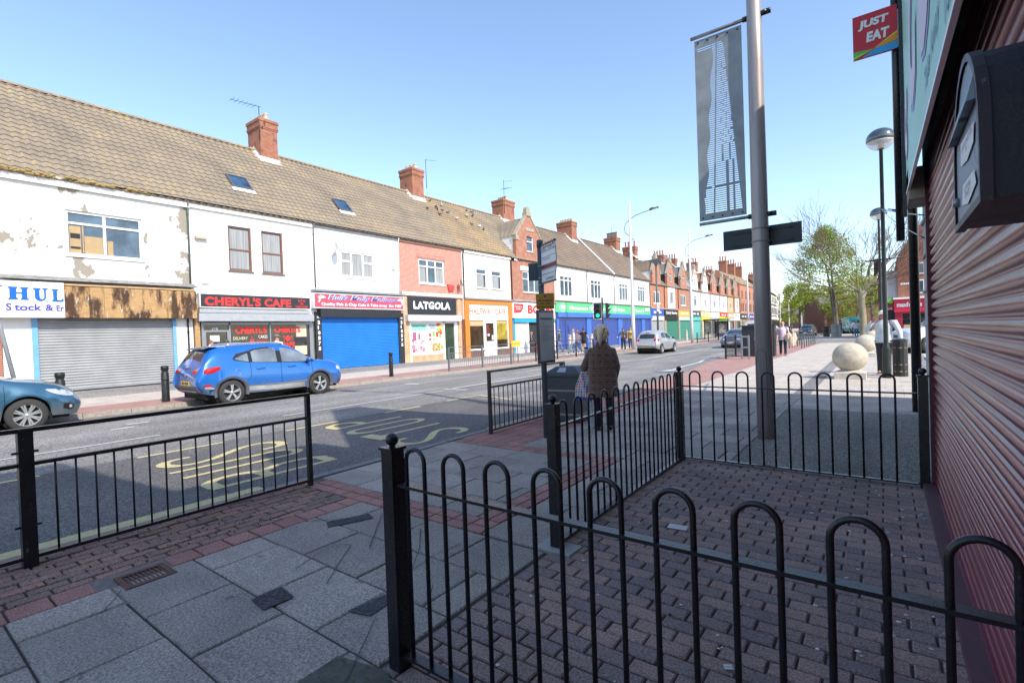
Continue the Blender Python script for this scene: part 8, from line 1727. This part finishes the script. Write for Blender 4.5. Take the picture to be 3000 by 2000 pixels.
w_, S, A = person('elderly woman seen from behind in a brown greek key patterned fleece coat', -3.43, 6.85, 0, .42, 1.56, bottom=(.012, .013, .02), hair=(.8, .62, .42), stride=.06, arms=arms, top_len=.60, bulk=1.42, topm=COAT, hairlen='tail', collar=(.17, .1, .075), shoes=(.03, .015, .02), skin=SKINR, hv=1.3, coat=True)
t = thing('carrier_bag', 'carrier bag with orange and blue triangles hanging from her left arm', 'bag', (-3.43, 6.85, 0), .42)
BW = plain('bag_white', (.62, .62, .66), .5, 0, .05); BO = plain('bag_orange', (.7, .15, .04), .5); BB = plain('bag_navy', (.03, .07, .28), .5); BC = plain('bag_cyan', (.05, .3, .5), .5)
mb = MB(); cxb, cyb = -.29, .24; nz, nx = 11, 8; random.seed(9)
for face_ in (-1, 1):
    for i in range(nz):
        for j in range(nx):
            def Pb(i_, j_): 
                f = i_/nz; w2 = (.165-.08*max(0, f-.5)/.5); wv = .012*math.sin(j_*2.1+i_*.8); return (cxb+(j_/nx-.5)*2*w2+.03*f, cyb+face_*(.05*math.sin(math.pi*(j_/nx))*(1-.5*f)+.005)+wv, .44+.44*f)
            a, b2, c2, d2 = Pb(i, j), Pb(i, j+1), Pb(i+1, j+1), Pb(i+1, j)
            if i < 1: mb.m = 2; mb.quad(a, b2, c2, d2); continue
            m1 = tuple((p+q)/2 for p, q in zip(c2, d2)); mb.m = (1, 2, 3, 1)[(i*3+j*2+(i*j) % 3) % 4]; mb.quad(a, b2, m1); mb.m = 0; mb.quad(a, m1, d2); mb.quad(b2, c2, m1)
mb.build('bag_body', [BW, BO, BB, BC], t, True)
mb = MB(); mb.tube([(cxb-.02, cyb, .87), (-.31, .2, 1.0), (-.29, .2, 1.03)], .012, 6); mb.tube([(cxb+.1, cyb, .87), (-.27, .2, .98), (-.29, .2, 1.03)], .012, 6); mb.build('handle', BW, t, True)
mm, nt_, bb = new_mat('clear_plastic_wrap'); bb.inputs['Base Color'].default_value = (.55, .6, .66, 1); bb.inputs['Roughness'].default_value = .12; bb.inputs['Alpha'].default_value = .45; bump(nt_, bb, noise(nt_, N(nt_, 'ShaderNodeTexCoord').outputs['Object'], 30, 3), .8, .01)
t = thing('plastic_parcel', 'narrow clear plastic parcel standing on the slabs below the triangle bag', 'parcel', (-3.43, 6.85, 0), .42)
mb = MB(); mb.tube([(-.2, .2, .01), (-.2, .2, .06), (-.19, .2, .25), (-.2, .2, .42)], [.055, .06, .035, .03], 10); mb.build('wrap', mm, t, True); mb = MB(); mb.tube([(-.2, .2, .07), (-.2, .2, .41)], .012, 8); mb.build('shaft', M_GALV, t, True)
t = thing('drinking_bottle', 'pale blue patterned bottle held up in the elderly woman\'s left hand', 'bottle', (-3.43, 6.85, 0), .42)
mb = MB(); mb.lathe([(.03, 1.09), (.034, 1.1), (.034, 1.23), (.03, 1.24)], (-.265, .40, 0), 14); mb.build('bottle_body', plain('bottle_pattern', (.3, .42, .62), .4, 0, .9, 14), t, True); mb = MB(); mb.lathe([(.036, 1.24), (.036, 1.26), (.02, 1.265)], (-.265, .40, 0), 14); mb.build('lid', BLKS, t, True)
# ---- people across the road
DEN = (.12, .2, .34)
person('woman with short brown hair in a cream top behind the blue crossover', -20.6, 8.35, .02, rad(-75), 1.68, (.7, .62, .5), hair=(.16, .08, .04), stride=.2, female=True)
person('man in a black cap behind the roof of the blue crossover', -20.9, 9.05, .02, rad(-60), 1.68, (.1, .1, .1), hair=(.1, .08, .07), cap=(.06, .065, .07), stride=.15)
person('man in a grey cap and white shirt beside the cafe window', -20.6, 10.95, .02, rad(-80), 1.84, (.72, .72, .74), hair=(.15, .1, .07), cap=(.16, .14, .12), stride=.2)
person('shopper in a black jacket standing in the open doorway by the red crates', -22.75, 33.1, .03, rad(90), 1.65, (.03, .03, .035), (.03, .03, .04), hair=(.3, .2, .12))
person('man in a grey flat cap and olive jumper walking left past the indigo shutter', -19.9, 32.7, .02, rad(125), 1.75, (.09, .1, .06), DEN, stride=.26, cap=(.28, .27, .26))
person('man in an open beige shirt and jeans walking behind the far railing', -17.2, 30.1, .02, rad(120), 1.72, (.58, .54, .48), (.2, .32, .45), stride=.38, hair=(.4, .25, .18), shoes=(.7, .7, .7), topm=plain('beige_shirt', (.58, .54, .48), .85, 0, .2, 9))
person('woman in a pale top walking just behind the man in beige', -17.5, 31.2, .02, rad(120), 1.64, (.6, .45, .42), (.14, .22, .36), stride=.33, hair=(.25, .12, .07), hairlen='long', shoes=(.7, .7, .7), female=True)
person('man in a black T-shirt and black shorts walking away from us', -18.2, 33.4, .02, rad(10), 1.8, (.015, .016, .02), (.012, .012, .014), stride=.18, sleeve='short', shorts=True, hair=(.04, .03, .025), bulk=1.12, armspread=.07)
person('young woman in a black jacket and leggings walking towards us before the shutters', -15.9, 35.4, .02, rad(-150), 1.68, (.03, .03, .035), (.012, .012, .015), stride=.2, hair=(.08, .02, .015), hairlen='long', shoes=(.75, .75, .75), arms=dict(r=((.2, 0, 1.4), (.3, .08, 1.18), (.42, .2, 1.1))), female=True)
person('man in a dark jacket with a yellow panel half hidden by the lamp mast', -16.7, 38.6, .02, rad(-150), 1.75, (.03, .04, .05), (.02, .025, .035), hair=(.2, .15, .12), arms=dict(l=((-.2, 0, 1.4), (-.26, .08, 1.15), (-.05, .2, 1.28))), topm=plain('yellow_panel_jacket', (.5, .36, .03), .8, 0, .9, 4))
person('tiny figure in a dark coat outside the dusky red door in the far row', -21.5, 104.5, .02, rad(-90), 1.7, (.02, .02, .02), stride=.1)
# woman with striped shopping bags on the near pavement
person('woman in a pale lilac T-shirt walking towards us with striped shopping bags', -4.05, 27.9, 0, rad(-170), 1.66, (.62, .52, .6), (.03, .04, .06), stride=.22, sleeve='short', hair=(.45, .26, .12), arms=dict(l=((-.2, 0, 1.4), (-.28, .02, 1.16), (-.22, .22, 1.12))), bulk=1.1, female=True, top_len=.8)
STR = None
m, nt, b_ = new_mat('striped_bag'); sp = N(nt, 'ShaderNodeSeparateXYZ'); nt.links.new(N(nt, 'ShaderNodeTexCoord').outputs['Object'], sp.inputs[0]); nt.links.new(ramp(nt, M2('FRACT', M2('MULTIPLY', sp.outputs[0], 14)), [(.35, (.75, .68, .58)), (.5, (.5, .3, .14))]), b_.inputs['Base Color']); STR = m
for i, (dx, dy, z_) in enumerate(((.28, -.15, .72), (.48, -.1, .72), (.42, -.25, .5))):
    t = thing('shopping_bag', ['cream and brown striped bag nearest the lilac shirted woman', 'cream and brown striped bag at her outer side', 'cream bag hanging lowest below the striped ones'][i], 'bag', (-4.05+dx, 27.9+dy, z_), 0, 'striped shopping bags')
    mb = MB(); loft(mb, [(0, 0, -.02, .14, .07), (0, 0, .12, .16, .1), (0, 0, .3, .13, .08), (.02, 0, .42, .04, .03)], 14); mb.build('bag_body', STR, t, True); mb = MB(); mb.tube([(0, 0, .4), (-.03, .02, .5)], .012, 6); mb.build('handle', BW, t, True)
# man in white jacket on the phone
person('large man in a white jacket holding a phone, standing behind the lamp post', -.02, 17.9, 0, rad(165), 1.8, (.62, .68, .7), (.035, .035, .04), hair=(.6, .6, .6), bulk=1.22, arms=dict(r=((.26, 0, 1.4), (.38, .1, 1.2), (.2, .22, 1.42)), l=((-.26, 0, 1.4), (-.36, 0, 1.15), (-.4, .05, .9))), cap=(.7, .7, .7), skin=SKINR)
t = thing('carrier_bag', 'bright blue carrier bag hanging from the hand of the man in white', 'bag', (.34, 17.9, .4), .2)
mb = MB(); loft(mb, [(.03, 0, -.02, .14, .05), (.0, 0, .15, .12, .07), (-.02, 0, .32, .07, .05), (-.03, 0, .5, .02, .02)], 12); mb.build('bag_body', plain('bag_bright_blue', (.01, .2, .7), .45, 0, .2, 8, .3), t, True); mb = MB(); mb.tube([(-.03, 0, .48), (-.04, 0, .54)], .01, 5); mb.build('handle', MATS['bag_bright_blue'], t, True)
person('distant pedestrian in dark clothes beside the turquoise van', -4.1, 70, 0, rad(100), 1.85, (.02, .025, .035), (.02, .025, .04))
person('distant pedestrian in a lilac top, middle of the three', -2.9, 72, 0, rad(10), 1.7, (.5, .45, .62), (.02, .025, .05), hair=(.1, .06, .05))
person('distant pedestrian in a white puffy jacket and blue jeans', -2.4, 65.5, 0, rad(10), 1.7, (.75, .78, .78), (.05, .18, .38), bulk=1.3, hair=(.6, .55, .5), shoes=(.7, .5, .5))
# ------------------------------------------------------------------ trees
def leafmat(n, c, c2):
    if n in MATS: return MATS[n]
    m, nt, b = new_mat(n); ge = N(nt, 'ShaderNodeNewGeometry'); o = N(nt, 'ShaderNodeTexCoord').outputs['Object']
    cc = ramp(nt, ge.outputs['Random Per Island'], [(0, c), (1, c2)]); cc = mixc(nt, 1, cc, ramp(nt, noise(nt, o, .9, 3), [(.3, (.75,)*3), (.7, (1.25,)*3)]), 'MULTIPLY'); nt.links.new(cc, b.inputs['Base Color']); b.inputs['Roughness'].default_value = .6
    tr = N(nt, 'ShaderNodeBsdfTranslucent'); nt.links.new(cc, tr.inputs[0]); mx = N(nt, 'ShaderNodeMixShader'); mx.inputs[0].default_value = .4; out = nt.nodes['Material Output']
    nt.links.new(b.outputs[0], mx.inputs[1]); nt.links.new(tr.outputs[0], mx.inputs[2]); nt.links.new(mx.outputs[0], out.inputs[0]); MATS[n] = m; return m
LG = leafmat('fresh_green_leaves', (.15, .24, .025), (.36, .44, .05)); LY = leafmat('yellow_green_leaves', (.2, .24, .02), (.42, .42, .03)); LR = leafmat('coppery_leaves', (.16, .08, .035), (.3, .2, .06))
BARK = plain('grey_bark', (.15, .125, .1), .95, 0, .35, 6, .6, dirt=((.25, .25, .12), .6), stretch=(1, 1, .3)); BARKL = plain('pale_green_bark', (.27, .23, .16), .9, 0, .35, 3, .5, dirt=((.3, .32, .08), .56), stretch=(1, 1, .4)); TWIG = plain('twig_brown', (.17, .11, .085), .9)
def rv(s=1): 
    while True:
        v = Vector((random.uniform(-1, 1), random.uniform(-1, 1), random.uniform(-1, 1)))
        if .05 < v.length < 1: return v*s
def tree(lab, x, y, H, R_, zc, mats, n, leaf=.16, trunks=1, bark=None, lean=0, shape='oval', group='leafy trees down the street', seed=1, tr=.2, cz=None):
    random.seed(seed); t = thing('tree', lab, 'tree', (x, y, 0), 0, group); bark = bark or BARK; tips = []
    mb = MB()
    for k in range(trunks):
        ox = (k-(trunks-1)/2)*.7; a = Vector((x+lean, y, 0)) if trunks > 1 else Vector((x, y, 0)); top_ = Vector((x+ox*1.2, y, H*.9)); pts = [a+(top_-a)*f+Vector((math.sin(f*4+k)*.12-lean*.0, 0, 0)) for f in (0, .12, .25, .4, .6, .8, 1)]
        mb.tube(pts, [tr, tr*.85, tr*.75, tr*.6, tr*.42, tr*.25, .03], 10)
        for i in range(26):
            f = random.uniform(.32, .95); b0 = a+(top_-a)*f; rr = R_*(1-.75*max(0, (f-.45)/.55)) if shape == 'cone' else R_*math.sin(math.pi*min(.97, max(.12, (f*H-zc*.6)/(H-zc*.6))))
            an = random.uniform(0, 6.28); e = b0+Vector((math.cos(an)*rr*.85, math.sin(an)*rr*.85, random.uniform(.2, 1.2))); mb.tube([b0, b0*.6+e*.4+Vector((0, 0, .1)), e], [tr*.22, tr*.13, .015], 5); tips.append(e); tips.append(b0*.45+e*.55)
    mb.build('trunk', bark, t)
    # clumps of leaf faces spread through the crown volume
    cl = []
    for i in range(int(n/55)):
        if random.random() < .45 and tips: c = random.choice(tips)+rv(.5)
        else:
            f = random.random()**.8; z_ = zc+(H-zc)*f; rr = R_*(1-f)**.65*(1 if f > .12 else .8) if shape == 'cone' else R_*math.sqrt(max(.02, 1-((f-.42)/.6)**2)); an = random.uniform(0, 6.28); q = math.sqrt(random.uniform(.15, 1)); c = Vector((x+math.cos(an)*rr*q, y+math.sin(an)*rr*q, z_))
        cl.append((c, random.uniform(.35, .85)*(R_/3.5)**.5))
    for mi in range(len(mats)):
        mb = MB()
        for ci, (c, r) in enumerate(cl):
            if ci % len(mats) != mi: continue
            for k in range(55):
                p = c+rv(r)*1.0; p.z -= 0 if p.z > zc*.8 else 0; nrm = (rv()+Vector((0, 0, .6))).normalized(); a = nrm.orthogonal().normalized(); b_ = nrm.cross(a); s = leaf*random.uniform(.6, 1.2)
                mb.quad(p-a*s*.5, p-b_*s*.32, p+a*s*.5, p+b_*s*.32)
        mb.build('crown', mats[mi], t)
    return t
def grow(mb, tw, p, d, L, r, depth, spread=.5, upb=.12):
    n = 4; pts = [p]; rs = [r]; q = p.copy(); dd = d.copy()
    for i in range(n):
        dd = (dd+rv(.16)+Vector((0, 0, upb*.35))).normalized(); q = q+dd*L/n; pts.append(q.copy()); rs.append(r*(1-.45*(i+1)/n))
    (mb if r > .07 else tw).tube(pts, [max(q, .009) for q in rs], 8 if r > .06 else (5 if r > .02 else 3), cap=False)
    if depth == 0 or r < .003: return
    k = 4 if depth > 3 else 3
    for i in range(k):
        f = random.uniform(.35, 1) if i else 1; idx = min(n, max(1, int(f*n))); s = (dd+rv(1)*spread+Vector((0, 0, upb))).normalized()
        grow(mb, tw, pts[idx], s, L*random.uniform(.6, .82), rs[idx]*random.uniform(.5, .68), depth-1, spread, upb)
random.seed(41)
t = thing('bare_tree', 'large bare pollarded tree with pale mossy trunk and spreading twigs', 'tree', (-1.55, 56, 0)); mb, tw = MB(), MB(); b0 = Vector((-1.55, 56, 0))
mb.tube([b0, b0+Vector((.02, 0, .5)), b0+Vector((0, 0, 2.4)), b0+Vector((-.08, 0, 3.6)), b0+Vector((.05, 0, 4.4))], [.4, .3, .27, .28, .3], 14)
c0 = b0+Vector((0, 0, 4.2))
for d, L, r in (((-.8, 0, .75), 5.2, .17), ((-1, .1, .28), 4.6, .14), ((.55, .1, .83), 4.2, .2), ((.95, 0, .42), 3.6, .15), ((.1, .4, .95), 3.4, .16), ((.8, -.3, .6), 4.2, .14), ((-.3, -.3, .9), 4.0, .13)): grow(mb, tw, c0, Vector(d).normalized(), L*.84, r*.58, 5, .62, .06)
mb.build('trunk', BARKL, t); tw.build('twigs', TWIG, t)
tree('tall loose green tree with two leaning trunks by the far crossing', -5.75, 75, 13.6, 5.6, 5.0, [LG, LY, LG], 20000, .2, 2, BARK, .9, 'cone', seed=4, tr=.25)
tree('yellow green tree left of the distant road, nearest of its pair', -13.3, 112, 9.4, 4.2, 2.6, [LY, LG], 8000, .3, 1, seed=6)
tree('yellow green tree left of the distant road, rear of its pair', -11.2, 135, 9.8, 4.4, 2.4, [LY, LY], 7000, .3, 1, seed=7)
tree('small yellow tree closing the view at the road bend', -14, 152, 9.5, 4.2, 3, [LY, LG], 5000, .34, 1, seed=8)
tree('coppery leaved tree behind the bare tree, left one', -3.3, 90, 8.2, 4.4, 2.8, [LR, LG], 8500, .22, 1, seed=9)
tree('coppery leaved tree behind the bare tree, right one', -1.4, 82, 7.2, 3.4, 2.6, [LR, LR, LG], 6500, .2, 1, seed=10)
tree('low green bush like tree beneath the coppery tree', -5.4, 100, 6.6, 3.4, 2.4, [LG, LY], 5200, .24, 1, seed=12)
tree('far green tree left behind the brown block', -22, 168, 9, 4.6, 2.6, [LG, LY], 4000, .36, 1, seed=13)
random.seed(77)
